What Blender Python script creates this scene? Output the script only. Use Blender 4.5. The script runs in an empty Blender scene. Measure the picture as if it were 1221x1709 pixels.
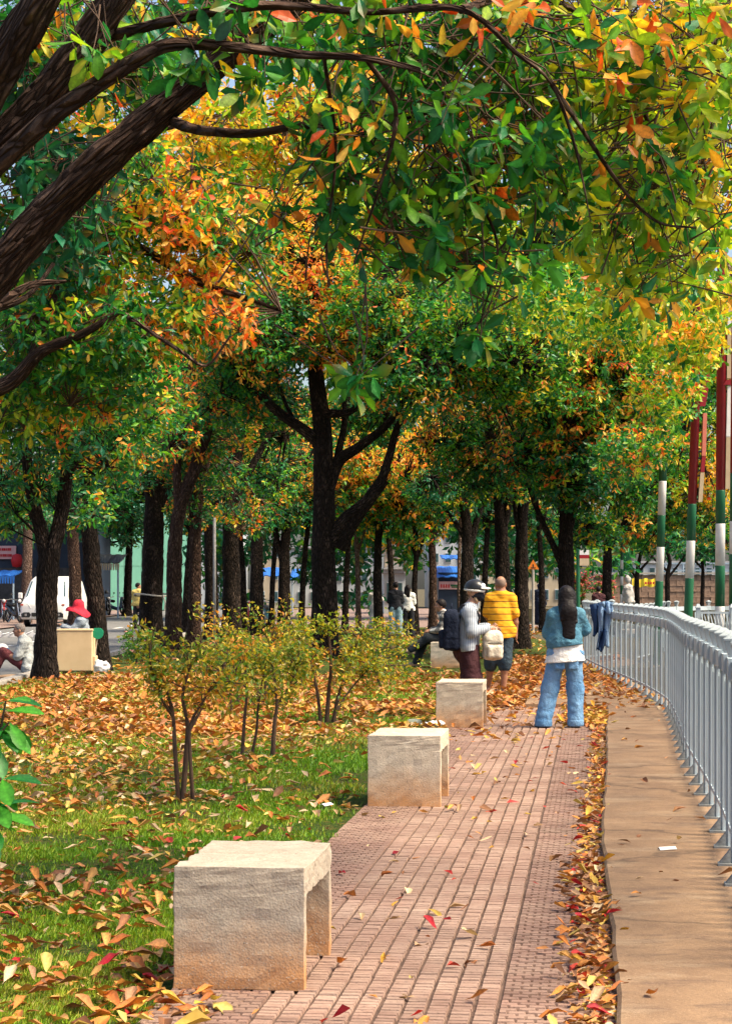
import bpy, bmesh, math, random
import numpy as np
from mathutils import Vector, Matrix

SC = bpy.context.scene
COL = SC.collection
random.seed(7)
RNG = np.random.default_rng(11)

# ---------------------------------------------------------------- camera, sky, sun, exposure
FPX, CX, HY, EYE = 3400.0, 610.5, 980.0, 1.56      # focal length, centre, horizon (photo pixels), eye height
cd = bpy.data.cameras.new('camera'); cam = bpy.data.objects.new('camera', cd); COL.objects.link(cam)
cam.location = (0, 0, EYE); cam.rotation_euler = (math.radians(90), 0, 0)
cd.sensor_fit = 'VERTICAL'; cd.sensor_height = 36.0; cd.lens = FPX/1709.0*36.0
cd.shift_y = (HY-854.5)/1709.0
cd.clip_start = 0.1; cd.clip_end = 3000
SC.camera = cam
SUN_DIR = Vector((0.62, -0.22, 0.95)).normalized()
world = bpy.data.worlds.new('World'); SC.world = world; world.use_nodes = True
wn = world.node_tree.nodes; wl = world.node_tree.links
sky = wn.new('ShaderNodeTexSky'); sky.sky_type = 'NISHITA'; sky.sun_disc = False
sky.sun_elevation = math.asin(SUN_DIR.z); sky.sun_rotation = math.atan2(SUN_DIR.x, SUN_DIR.y)
sky.air_density = 1.0; sky.dust_density = 4.0; sky.ozone_density = 1.0
wn['Background'].inputs['Strength'].default_value = 0.105
wl.new(sky.outputs[0], wn['Background'].inputs[0])
sl = bpy.data.lights.new('sun', 'SUN'); sl.energy = 3.4; sl.angle = math.radians(24.0); sl.color = (1.0, 0.86, 0.62)
sun = bpy.data.objects.new('sun', sl); COL.objects.link(sun)
sun.rotation_euler = SUN_DIR.to_track_quat('Z', 'Y').to_euler(); sun.location = (20, -10, 30)
SC.view_settings.view_transform = 'Standard'; SC.view_settings.look = 'None'
SC.view_settings.exposure = 1.33; SC.view_settings.gamma = 1.0; SC.view_settings.use_curve_mapping = False
SC.render.engine = 'CYCLES'
cy = SC.cycles
cy.use_denoising = True; cy.max_bounces = 7; cy.diffuse_bounces = 4; cy.glossy_bounces = 2
cy.transmission_bounces = 5; cy.transparent_max_bounces = 6; cy.caustics_reflective = False; cy.caustics_refractive = False
cy.use_adaptive_sampling = True; cy.adaptive_threshold = 0.02

# ---------------------------------------------------------------- helpers
def W(x, y, D):                                    # photo pixel at depth D -> world
    return np.array([(x-CX)/FPX*D, D, EYE-(y-HY)/FPX*D])
def gd(y): return EYE*FPX/(y-HY)                   # depth of the ground seen at pixel row y
def gp(x, y):
    D = gd(y); return np.array([(x-CX)/FPX*D, D, 0.0])
def pr(P):                                         # world -> photo pixels
    P = np.asarray(P, float); D = np.maximum(P[..., 1], .01)
    return CX+P[..., 0]/D*FPX, HY+(EYE-P[..., 2])/D*FPX
def tag(o, label=None, cat=None, group=None, kind=None):
    for k, v in (('label', label), ('category', cat), ('group', group), ('kind', kind)):
        if v: o[k] = v
    return o
def link(name, me, parent=None, mats=None):
    o = bpy.data.objects.new(name, me); COL.objects.link(o)
    if parent is not None: o.parent = parent
    if mats is not None and me is not None and len(me.materials) == 0:
        for m in (mats if isinstance(mats, (list, tuple)) else [mats]): me.materials.append(m)
    return o
def empty(name, loc=(0, 0, 0), rz=0.0, label=None, cat=None, group=None):
    o = bpy.data.objects.new(name, None); COL.objects.link(o)
    o.location = [float(v) for v in loc]; o.rotation_euler = (0, 0, rz); o.empty_display_size = .2
    return tag(o, label, cat, group)
def kids(o): return [c for c in bpy.data.objects if c.parent == o]
def copy_tree(o, parent=None):
    c = o.copy(); COL.objects.link(c)
    if parent is not None: c.parent = parent
    for ch in list(o.children): copy_tree(ch, c)
    return c
def np_mesh(name, V, F, col=None, smooth=False, mi=None, vec=None):
    V = np.ascontiguousarray(V, np.float32); F = np.ascontiguousarray(F, np.int32)
    me = bpy.data.meshes.new(name); k = F.shape[1]
    me.vertices.add(len(V)); me.vertices.foreach_set('co', V.ravel())
    me.loops.add(F.size); me.loops.foreach_set('vertex_index', F.ravel())
    me.polygons.add(len(F))
    me.polygons.foreach_set('loop_start', np.arange(0, F.size, k, dtype=np.int32))
    me.polygons.foreach_set('loop_total', np.full(len(F), k, np.int32))
    if mi is not None: me.polygons.foreach_set('material_index', np.asarray(mi, np.int32))
    me.polygons.foreach_set('use_smooth', np.full(len(F), bool(smooth)))
    if col is not None:
        a = me.color_attributes.new('Col', 'FLOAT_COLOR', 'POINT')
        c = np.ones((len(V), 4), np.float32); c[:, :3] = col; a.data.foreach_set('color', c.ravel())
    if vec is not None: me.attributes.new('bark', 'FLOAT_VECTOR', 'POINT').data.foreach_set('vector', np.ascontiguousarray(vec, np.float32).ravel())
    me.update(calc_edges=True); me.validate()
    return me

class MB:                                          # collects simple solids into ONE mesh
    def __init__(s): s.v = []; s.f = []; s.m = []
    def add(s, vs, fs, mi=0):
        b = len(s.v); s.v += [tuple(map(float, v)) for v in vs]
        s.f += [[i+b for i in f] for f in fs]; s.m += [mi]*len(fs)
    def box(s, c, d, rz=0.0, mi=0, top=None, M=None):
        x, y, z = d[0]/2, d[1]/2, d[2]/2; tx, ty = (x, y) if top is None else (top[0]/2, top[1]/2)
        vs = [(-x, -y, -z), (x, -y, -z), (x, y, -z), (-x, y, -z), (-tx, -ty, z), (tx, -ty, z), (tx, ty, z), (-tx, ty, z)]
        R = Matrix.Rotation(rz, 3, 'Z') if M is None else M
        vs = [R @ Vector(v)+Vector(c) for v in vs]
        s.add(vs, [(0, 3, 2, 1), (4, 5, 6, 7), (0, 1, 5, 4), (1, 2, 6, 5), (2, 3, 7, 6), (3, 0, 4, 7)], mi); return s
    def tube(s, pts, r, n=8, mi=0, caps=True):
        V, F = tube(np.array(pts, float), np.full(len(pts), r) if np.isscalar(r) else np.array(r, float), n, caps=False)
        s.add(V, F.tolist(), mi)
        if caps:
            b = len(s.v)-len(V); s.f.append([b+i for i in range(n)][::-1]); s.f.append([b+len(V)-n+i for i in range(n)]); s.m += [mi, mi]
        return s
    def lathe(s, prof, c=(0, 0, 0), n=16, axis='Z', mi=0):
        vs = []
        for r, h in prof:
            for k in range(n):
                a = 2*math.pi*k/n; p = (r*math.cos(a), r*math.sin(a), h)
                if axis == 'X': p = (p[2], p[0], p[1])
                if axis == 'Y': p = (p[0], p[2], p[1])
                vs.append((p[0]+c[0], p[1]+c[1], p[2]+c[2]))
        fs = [(i*n+k, i*n+(k+1) % n, (i+1)*n+(k+1) % n, (i+1)*n+k) for i in range(len(prof)-1) for k in range(n)]
        s.add(vs, fs, mi); return s
    def prism(s, poly, a, b, axis='X', mi=0):      # polygon in the other two axes, extruded from a to b
        def P(u, v, t): return {'X': (t, u, v), 'Y': (u, t, v), 'Z': (u, v, t)}[axis]
        n = len(poly); vs = [P(u, v, a) for u, v in poly]+[P(u, v, b) for u, v in poly]
        s.add(vs, [list(range(n))[::-1], list(range(n, 2*n))]+[(i, (i+1) % n, n+(i+1) % n, n+i) for i in range(n)], mi); return s
    def build(s, name, mats, parent=None, smooth=False, bevel=0.0):
        me = bpy.data.meshes.new(name); me.from_pydata(s.v, [], s.f)
        bm = bmesh.new(); bm.from_mesh(me); bmesh.ops.recalc_face_normals(bm, faces=bm.faces); 
        for f, m in zip(bm.faces, s.m): f.material_index = m; f.smooth = smooth
        bm.to_mesh(me); bm.free()
        o = link(name, me, parent, mats)
        if bevel > 0:
            b = o.modifiers.new('bevel', 'BEVEL'); b.width = bevel; b.segments = 2; b.limit_method = 'ANGLE'; b.angle_limit = math.radians(35)
        return o

def catmull(P, R, step):
    P = np.asarray(P, float); R = np.asarray(R, float)
    A = np.vstack([2*P[0]-P[1], P, 2*P[-1]-P[-2]]); out = []; ro = []
    for i in range(len(P)-1):
        p0, p1, p2, p3 = A[i:i+4]; n = max(1, int(np.linalg.norm(p2-p1)/step))
        for t in np.arange(n)/n:
            out.append(.5*((2*p1)+(-p0+p2)*t+(2*p0-5*p1+4*p2-p3)*t*t+(-p0+3*p1-3*p2+p3)*t**3)); ro.append(R[i]*(1-t)+R[i+1]*t)
    out.append(P[-1]); ro.append(R[-1]); return np.array(out), np.array(ro)
def tube(P, R, n=8, caps=True, rough=0.0):
    T = np.gradient(P, axis=0); T /= np.maximum(np.linalg.norm(T, axis=1, keepdims=True), 1e-9)
    ref = np.array([0.31, 0.95, 0.05]) if abs(T[0][1]) < .9 else np.array([1., .1, 0.])
    U = np.cross(T, ref); U /= np.maximum(np.linalg.norm(U, axis=1, keepdims=True), 1e-9); Vv = np.cross(T, U)
    a = 2*np.pi*np.arange(n)/n
    rr = np.repeat(R[:, None], n, 1)
    if rough > 0:
        i = np.arange(len(P))[:, None]*1.0; ph = float(P[0].sum())*7
        rr = rr*(1+rough*(np.sin(3*a[None]+i*.33+ph)*.4+np.sin(5*a[None]-i*.21+ph*2)*.3))
        if n >= 20:
            s_ = np.concatenate([[0], np.cumsum(np.linalg.norm(np.diff(P, axis=0), axis=1))])[:, None]; Rm = float(R.mean())
            q = np.stack(np.broadcast_arrays(np.cos(a)[None]*Rm*34+ph, np.sin(a)[None]*Rm*34, s_*5.0), -1); q2 = np.stack(np.broadcast_arrays(np.cos(a)[None]*Rm*9+ph, np.sin(a)[None]*Rm*9, s_*3.0), -1)
            rr = rr+np.minimum(.022, Rm*.14)*(np.abs(2*vnoise(q, 1.0)-1)*1.6-.8)+Rm*.13*(vnoise(q2, 1.0)-.6)
    V = P[:, None, :]+rr[..., None]*(np.cos(a)[None, :, None]*U[:, None, :]+np.sin(a)[None, :, None]*Vv[:, None, :])
    k = np.arange(n); F = []
    for i in range(len(P)-1): F.append(np.stack([i*n+k, i*n+(k+1) % n, (i+1)*n+(k+1) % n, (i+1)*n+k], 1))
    return V.reshape(-1, 3), np.vstack(F)
class Acc:                                         # many tubes in one quad mesh
    def __init__(s): s.V = []; s.F = []; s.K = []; s.n = 0
    def add(s, V, F, K=None): s.V.append(V); s.F.append(F+s.n); s.n += len(V); s.K.append(V*1.0 if K is None else K)
    def limb(s, pts, r, n=8, step=.15, rough=0.0):
        P, R = catmull(pts, r, step); V, F = tube(P, R, n, rough=rough); sl_ = np.concatenate([[0], np.cumsum(np.linalg.norm(np.diff(P, axis=0), axis=1))])
        an = 2*np.pi*np.arange(n)/n; Rm = max(float(R.mean()), float(R.max())*.6); o = float(abs(P[0].sum()))*3.7 % 50
        K = np.stack(np.broadcast_arrays(np.cos(an)[None]*Rm+o, np.sin(an)[None]*Rm, sl_[:, None]), -1).reshape(-1, 3); s.add(V, F, K); return P
    def build(s, name, mat, parent=None): return link(name, np_mesh(name, np.vstack(s.V), np.vstack(s.F), smooth=True, vec=np.vstack(s.K)), parent, mat)

def hash3(I):
    h = (I[..., 0]*374761393+I[..., 1]*668265263+I[..., 2]*1442695041) & 0x7fffffff
    h = ((h ^ (h >> 13))*1274126177) & 0x7fffffff
    return ((h ^ (h >> 16)) & 0xffff)/65535.0
def vnoise(P, s):                                  # smooth value noise 0..1
    Q = np.asarray(P, float)*s; I = np.floor(Q).astype(np.int64); f = Q-I; f = f*f*(3-2*f); r = 0
    for dx in (0, 1):
        for dy in (0, 1):
            for dz in (0, 1):
                w = (f[..., 0] if dx else 1-f[..., 0])*(f[..., 1] if dy else 1-f[..., 1])*(f[..., 2] if dz else 1-f[..., 2])
                r = r+w*hash3(I+np.array([dx, dy, dz]))
    return r

# ---------------------------------------------------------------- materials
def new_mat(name):
    m = bpy.data.materials.new(name); m.use_nodes = True
    nt = m.node_tree; return m, nt, nt.nodes, nt.links, nt.nodes['Principled BSDF']
def mixc(nt, a, b, fac, mode='MIX'):
    n = nt.nodes.new('ShaderNodeMix'); n.data_type = 'RGBA'; n.blend_type = mode
    for i, v in ((0, fac), (6, a), (7, b)):
        if hasattr(v, 'is_linked') or isinstance(v, bpy.types.NodeSocket): nt.links.new(v, n.inputs[i])
        else: n.inputs[i].default_value = v if i == 0 else (*v, 1)
    return n.outputs[2]
def coords(nt, scale=(1, 1, 1), kind='Object'):
    tc = nt.nodes.new('ShaderNodeTexCoord'); mp = nt.nodes.new('ShaderNodeMapping')
    nt.links.new(tc.outputs[kind], mp.inputs[0]); mp.inputs['Scale'].default_value = scale; return mp.outputs[0]
def noise(nt, vec, scale, detail=4, rough=.6, lo=.35, hi=.65):
    n = nt.nodes.new('ShaderNodeTexNoise'); n.inputs['Scale'].default_value = scale; n.inputs['Detail'].default_value = detail
    n.inputs['Roughness'].default_value = rough
    if vec is not None: nt.links.new(vec, n.inputs['Vector'])
    r = nt.nodes.new('ShaderNodeMapRange'); r.inputs[1].default_value = lo; r.inputs[2].default_value = hi
    nt.links.new(n.outputs[0], r.inputs[0]); return r.outputs[0]
def bump(nt, h, strength, dist, bsdf):
    b = nt.nodes.new('ShaderNodeBump'); b.inputs['Strength'].default_value = strength; b.inputs['Distance'].default_value = dist
    nt.links.new(h, b.inputs['Height']); nt.links.new(b.outputs[0], bsdf.inputs['Normal'])
def mat(name, c1, c2=None, scale=6.0, rough=.6, st=(1, 1, 1), bs=0.0, bd=.01, bscale=None, spec=.3, metal=0.0, lo=.35, hi=.65, rnd=0.0, kind='Object'):
    m, nt, N, L, b = new_mat(name)
    b.inputs['Roughness'].default_value = rough; b.inputs['Specular IOR Level'].default_value = spec; b.inputs['Metallic'].default_value = metal
    v = coords(nt, st, kind); c2 = c2 or tuple(x*.75 for x in c1)
    f = noise(nt, v, scale, 5, .6, lo, hi); c = mixc(nt, c1, c2, f)
    if rnd > 0:
        oi = N.new('ShaderNodeObjectInfo'); mr = N.new('ShaderNodeMapRange'); mr.inputs[3].default_value = 1-rnd; mr.inputs[4].default_value = 1+rnd
        L.new(oi.outputs['Random'], mr.inputs[0])
        hs = N.new('ShaderNodeHueSaturation'); L.new(mr.outputs[0], hs.inputs['Value']); L.new(c, hs.inputs['Color']); c = hs.outputs[0]
    L.new(c, b.inputs['Base Color'])
    if bs > 0: bump(nt, noise(nt, v, bscale or scale*4, 6, .65, .2, .8), bs, bd, b)
    return m
def leaf_mat(name, trans=.4, rough=.42, spec=.35, val=1.0):
    m, nt, N, L, b = new_mat(name)
    a = N.new('ShaderNodeAttribute'); a.attribute_name = 'Col'
    v = coords(nt, (1, 1, 1)); f = noise(nt, v, 9, 3, .6, .3, .7)
    hs = N.new('ShaderNodeHueSaturation'); hs.inputs['Saturation'].default_value = 1.0
    mr = N.new('ShaderNodeMapRange'); mr.inputs[3].default_value = .72*val; mr.inputs[4].default_value = 1.22*val
    L.new(f, mr.inputs[0]); L.new(mr.outputs[0], hs.inputs['Value']); L.new(a.outputs['Color'], hs.inputs['Color'])
    L.new(hs.outputs[0], b.inputs['Base Color']); b.inputs['Roughness'].default_value = rough; b.inputs['Specular IOR Level'].default_value = spec
    t = N.new('ShaderNodeBsdfTranslucent'); tint = mixc(nt, hs.outputs[0], (1.25, 1.15, .55), 1.0, 'MULTIPLY'); L.new(tint, t.inputs['Color'])
    mx = N.new('ShaderNodeMixShader'); mx.inputs[0].default_value = trans
    L.new(b.outputs[0], mx.inputs[1]); L.new(t.outputs[0], mx.inputs[2]); L.new(mx.outputs[0], N['Material Output'].inputs['Surface'])
    return m
def bark_mat(name, c1, c2, c3):
    m, nt, N, L, b = new_mat(name); b.inputs['Roughness'].default_value = .9; b.inputs['Specular IOR Level'].default_value = .12
    at = N.new('ShaderNodeAttribute'); at.attribute_name = 'bark'
    def bc(sz):
        mp = N.new('ShaderNodeMapping'); L.new(at.outputs['Vector'], mp.inputs[0]); mp.inputs['Scale'].default_value = (1, 1, sz); return mp.outputs[0]
    v = bc(.22); wp = N.new('ShaderNodeTexNoise'); wp.inputs['Scale'].default_value = 5; L.new(v, wp.inputs['Vector'])
    mx = N.new('ShaderNodeVectorMath'); mx.operation = 'MULTIPLY_ADD'; L.new(wp.outputs['Color'], mx.inputs[0]); mx.inputs[1].default_value = (.10, .10, .10); L.new(v, mx.inputs[2])
    vo = N.new('ShaderNodeTexVoronoi'); vo.feature = 'DISTANCE_TO_EDGE'; vo.inputs['Scale'].default_value = 30; L.new(mx.outputs[0], vo.inputs['Vector'])
    cr = N.new('ShaderNodeMapRange'); cr.inputs[1].default_value = .0; cr.inputs[2].default_value = .30; L.new(vo.outputs['Distance'], cr.inputs[0])
    f = noise(nt, v, 22, 6, .75, .38, .62); c = mixc(nt, c1, c2, f); f2 = noise(nt, bc(.6), 3.2, 5, .75, .50, .62); c = mixc(nt, c, c3, f2)
    lich = noise(nt, bc(.8), 7, 6, .8, .60, .68); c = mixc(nt, c, tuple(min(1, x*1.9+.015) for x in c3), lich)
    c = mixc(nt, tuple(x*.7 for x in c2), c, cr.outputs[0]); L.new(c, b.inputs['Base Color'])
    ad = N.new('ShaderNodeMath'); ad.operation = 'MULTIPLY_ADD'; L.new(noise(nt, v, 40, 6, .75, .2, .8), ad.inputs[0]); ad.inputs[1].default_value = .35; L.new(cr.outputs[0], ad.inputs[2])
    bump(nt, ad.outputs[0], 1.0, .06, b); return m

M = {}
M['leaf'] = leaf_mat('leaf_green', trans=.45, val=1.45)
M['dry'] = leaf_mat('leaf_dry', trans=.12, rough=.6, spec=.25)
M['grass'] = leaf_mat('grass_blade', trans=.35, rough=.5)
M['bark_dark'] = bark_mat('bark_dark', (.060, .041, .032), (.020, .014, .011), (.125, .085, .065))
M['bark_brown'] = bark_mat('bark_brown', (.17, .098, .068), (.060, .034, .025), (.26, .165, .12))
M['bark_pale'] = bark_mat('bark_pale', (.30, .20, .15), (.15, .09, .07), (.40, .30, .23))
M['twig'] = mat('twig', (.11, .065, .04), (.055, .032, .022), 8, .85)
# ---------------------------------------------------------------- leaves
T_A = (np.array([(0, 0), (.38, 0), (.72, 0), (1, 0), (.34, -.34), (.70, -.5), (.34, .34), (.70, .5)], float),
       np.array([(0, 6, 1), (6, 7, 2), (6, 2, 1), (7, 3, 2), (0, 1, 4), (4, 1, 2), (4, 2, 5), (5, 2, 3)]))
T_B = (np.array([(0, 0), (.6, 0), (1, 0), (.58, -.5), (.58, .5)], float), np.array([(0, 4, 1), (4, 2, 1), (0, 1, 3), (3, 1, 2)]))
T_C = (np.array([(0, 0), (.55, .5), (1, 0), (.55, -.5)], float), np.array([(0, 1, 2), (0, 2, 3)]))
def _u(n): return n/np.maximum(np.linalg.norm(n, axis=-1, keepdims=True), 1e-9)
def leaf_verts(pos, d, n, L, Wd, tm, fold, droop):
    d = _u(d); s = _u(np.cross(d, n)); n = np.cross(s, d); uv = tm[0]
    u = uv[:, 0][None, :, None]; v = uv[:, 1][None, :, None]; L = L[:, None, None]; Wd = Wd[:, None, None]
    fold = np.asarray(fold).reshape(-1, 1, 1); droop = np.asarray(droop).reshape(-1, 1, 1)
    h = 2*v*v*Wd*fold-droop*L*u*u
    V = pos[:, None]+d[:, None]*(L*u)+s[:, None]*(Wd*v)+n[:, None]*h
    k = len(uv); F = (tm[1][None]+(np.arange(len(pos))*k)[:, None, None]).reshape(-1, 3)
    return V.reshape(-1, 3), F
def leaf_mesh(name, pos, d, n, L, Wd, col, tm, m, parent=None, fold=.25, droop=.15, kind='stuff'):
    k = len(pos); V, F = leaf_verts(pos, d, n, L, Wd, tm, np.broadcast_to(fold, (k,)), np.broadcast_to(droop, (k,)))
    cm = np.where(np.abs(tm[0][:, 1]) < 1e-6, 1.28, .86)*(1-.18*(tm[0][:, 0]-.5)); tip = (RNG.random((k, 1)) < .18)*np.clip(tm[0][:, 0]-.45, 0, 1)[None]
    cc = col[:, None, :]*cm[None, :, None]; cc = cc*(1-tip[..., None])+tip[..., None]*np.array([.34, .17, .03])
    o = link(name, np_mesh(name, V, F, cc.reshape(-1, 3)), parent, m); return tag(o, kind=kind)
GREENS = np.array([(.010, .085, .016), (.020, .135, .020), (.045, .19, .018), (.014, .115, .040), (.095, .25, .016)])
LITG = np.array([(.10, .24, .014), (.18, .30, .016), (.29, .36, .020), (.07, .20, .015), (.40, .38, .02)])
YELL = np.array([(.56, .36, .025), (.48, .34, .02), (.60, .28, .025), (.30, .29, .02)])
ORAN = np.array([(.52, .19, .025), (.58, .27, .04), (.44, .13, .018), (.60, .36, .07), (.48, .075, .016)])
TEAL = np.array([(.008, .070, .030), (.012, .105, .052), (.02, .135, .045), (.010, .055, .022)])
PAL = {'g': GREENS, 'l': LITG, 'y': YELL, 'o': ORAN, 't': TEAL}
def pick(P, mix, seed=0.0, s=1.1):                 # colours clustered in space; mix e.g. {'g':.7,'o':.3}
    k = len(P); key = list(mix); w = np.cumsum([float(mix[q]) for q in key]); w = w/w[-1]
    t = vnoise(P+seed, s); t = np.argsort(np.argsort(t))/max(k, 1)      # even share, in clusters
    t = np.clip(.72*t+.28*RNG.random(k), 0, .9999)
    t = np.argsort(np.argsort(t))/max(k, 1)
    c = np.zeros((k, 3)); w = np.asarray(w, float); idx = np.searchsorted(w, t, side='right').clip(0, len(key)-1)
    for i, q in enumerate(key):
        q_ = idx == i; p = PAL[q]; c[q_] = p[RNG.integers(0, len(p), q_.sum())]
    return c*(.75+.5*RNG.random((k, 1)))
# shared meshes for the leaves that are objects of their own
T_H = (np.array([(0, 0), (.05, 0), (.35, 0), (.68, 0), (1, 0), (.18, -.16), (.42, -.40), (.68, -.5), (.88, -.33), (.18, .16), (.42, .40), (.68, .5), (.88, .33)], float),
       np.array([(0, 9, 1), (0, 1, 5), (9, 10, 2), (9, 2, 1), (10, 11, 3), (10, 3, 2), (11, 12, 3), (12, 4, 3), (5, 1, 2), (5, 2, 6), (6, 2, 3), (6, 3, 7), (7, 3, 8), (8, 3, 4)]))
_LM = {}
def single_leaf_mesh(col, fold, droop, m, key, tm=T_H, width=.44, wav=0.0, stalk=0.0):
    if key not in _LM:
        V, F = leaf_verts(np.zeros((1, 3)), np.array([[0, 1., 0]]), np.array([[0, 0, 1.]]), np.ones(1), np.full(1, width), tm, np.array([fold]), np.array([droop]))
        if wav: V[:, 2] += wav*np.sin(V[:, 1]*7+V[:, 0]*9)*np.abs(V[:, 0])/.2
        if stalk:
            b = len(V); V = np.vstack([V, [(-.008, 0, 0), (.008, 0, 0), (.004, -stalk, -.02), (-.004, -stalk, -.02)]]); F = np.vstack([F, [(b, b+2, b+1), (b, b+3, b+2)]])
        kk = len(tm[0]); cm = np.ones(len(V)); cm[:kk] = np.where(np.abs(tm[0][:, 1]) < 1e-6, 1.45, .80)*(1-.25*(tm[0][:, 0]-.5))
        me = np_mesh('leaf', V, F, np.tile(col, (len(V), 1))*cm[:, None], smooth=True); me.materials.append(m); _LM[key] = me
    return _LM[key]
def put_leaf(me, pos, d, n, L, parent=None, name='leaf'):
    o = bpy.data.objects.new(name, me); COL.objects.link(o)
    if parent is not None: o.parent = parent
    d = Vector(d).normalized(); s = d.cross(Vector(n)).normalized(); n = s.cross(d)
    R = Matrix((s, d, n)).transposed().to_4x4(); o.matrix_basis = Matrix.Translation(Vector(pos)) @ R @ Matrix.Scale(L, 4)
    return o
def quant(c):                                       # nearest of the palette colours, to share meshes
    A = np.vstack(list(PAL.values())); i = int(np.argmin(((A-c)**2).sum(1))); return i, A[i]

# ---------------------------------------------------------------- trees
def rosettes(n, blob, k=7, L=.2, up=(-.1, .5), spread=1.0):
    """whorls of K leaves inside an ellipsoid BLOB=(centre, radii)"""
    c, r = blob; q = RNG.normal(size=(n, 3)); q = _u(q)*(RNG.random((n, 1))**.45)
    c0 = c+q*r; ax = _u(q*.8+np.array([0, -.15, 0])+RNG.normal(size=(n, 3))*.45+np.array([0, 0, 1])*RNG.uniform(*up, (n, 1)))
    t = _u(np.cross(ax, RNG.normal(size=(n, 3)))); b = np.cross(ax, t)
    ph = (np.arange(k)*2.4)[None]+RNG.random((n, 1))*6.28+RNG.normal(size=(n, k))*.3
    th = np.linspace(.55, 1.75, k)[None]*spread+RNG.normal(size=(n, k))*.4
    d = ax[:, None]*np.cos(th)[..., None]+(t[:, None]*np.cos(ph)[..., None]+b[:, None]*np.sin(ph)[..., None])*np.sin(th)[..., None]
    d = _u(d+np.array([0, 0, -1.])*RNG.uniform(.05, .75, (n, k, 1))); nn = ax[:, None]+.55*RNG.normal(size=(n, k, 3))
    pos = c0[:, None]-ax[:, None]*(np.arange(k)[None, :, None]*L*.13)+L*.12*RNG.normal(size=(n, k, 3))
    LL = L*RNG.uniform(.6, 1.15, (n, k))
    return c0, pos.reshape(-1, 3), d.reshape(-1, 3), nn.reshape(-1, 3), LL.ravel()
class Crown:
    def __init__(s): s.p = []; s.d = []; s.n = []; s.L = []; s.c = []
    def blob(s, px, py, rx, ry, D, rd, mix, tau=2.4, L=.2, acc=None, anchor=None, seed=0.0, k=7, up=(-.1, .5), sp=1.9, twigs=None):
        if D < 90:
            mix = dict(mix); mix['l'] = mix.get('l', 0)+.07; mix['y'] = mix.get('y', 0)+.02; mix['o'] = mix.get('o', 0)+.03; L = L*.78
        c = W(px, py, D); m = D/FPX; r = np.array([rx*m, rd, ry*m])
        la = L*.9*L*.42*.6/(m*m)*.5; n = max(6, int(tau*math.pi*rx*ry/la/k))
        c0, p, d, nn, LL = rosettes(n, (c, r), k, L, up)
        s.p.append(p); s.d.append(d); s.n.append(nn); s.L.append(LL); s.c.append(pick(p, mix, seed, sp))
        if twigs is not None:
            for q in c0:
                g_ = _u(np.asarray(anchor)-q)*.5+_u(c-q)*.4+np.array([0, 0, .45])+RNG.normal(size=3)*.3; g_ = _u(g_)*RNG.uniform(.25, .6)
                twigs.limb([q-np.array([0, 0, .02]), q+g_*.5+RNG.normal(size=3)*.03, q+g_], [.0022, .0035, .0055], 4, .1)
        if acc is not None:
            a = c if anchor is None else np.asarray(anchor, float); hubs = []
            for _ in range(4):
                e = c+_u(RNG.normal(size=3))*r*.75; mid = (a+e)/2+RNG.normal(size=3)*r*.12+np.array([0, 0, .1*r[2]])
                hubs.append(acc.limb([a, mid, e], [max(.008, .0005*D), .0004*D, .0002*D], 5, .5))
            H = np.vstack(hubs)
            for q in c0[RNG.random(n) < .4]:
                h = H[np.argmin(((H-q)**2).sum(1))]
                if np.linalg.norm(h-q) < 2.6:
                    md = (h+q)/2+RNG.normal(size=3)*.05+np.array([0, 0, .04]); V, F = tube(np.array([h, md, q]), np.array([.0004*D, .0003*D, .0002*D]), 3); acc.add(V, F)
    def build(s, parent, tm=T_B, n_ind=0, name='crown', m=None, wid=.42, clear=None):
        m = m or M['leaf']
        P, D, N, L, C = (np.concatenate(a) for a in (s.p, s.d, s.n, s.L, s.c))
        if clear is not None:
            k = ~clear(P); P, D, N, L, C = P[k], D[k], N[k], L[k], C[k]
        P = P-np.array(parent.location)
        if n_ind:
            Q = P+np.array(parent.location); x, y = pr(Q); size = L/np.maximum(Q[:, 1], .1)*FPX
            ok = (x > 8) & (x < 1213) & (y > 8) & (y < 1700); size = np.where(ok, size*(.9+.2*RNG.random(len(size))), 0)
            top = np.argsort(-size)[:n_ind]
            for i in top:
                qi, qc = quant(C[i]); v = i % 3
                put_leaf(single_leaf_mesh(qc, (.22, .4, .1)[v], (.12, .3, .22)[v], m, ('g', qi, v, m.name)), P[i], D[i], N[i], L[i], parent)
            keep = np.ones(len(P), bool); keep[top] = False; P, D, N, L, C = P[keep], D[keep], N[keep], L[keep], C[keep]
        k = len(P)
        return leaf_mesh(name, P, D, N, L, L*wid*RNG.uniform(.85, 1.15, k), C, tm, m, parent, RNG.uniform(.1, .45, k), RNG.uniform(.05, .32, k))
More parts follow.
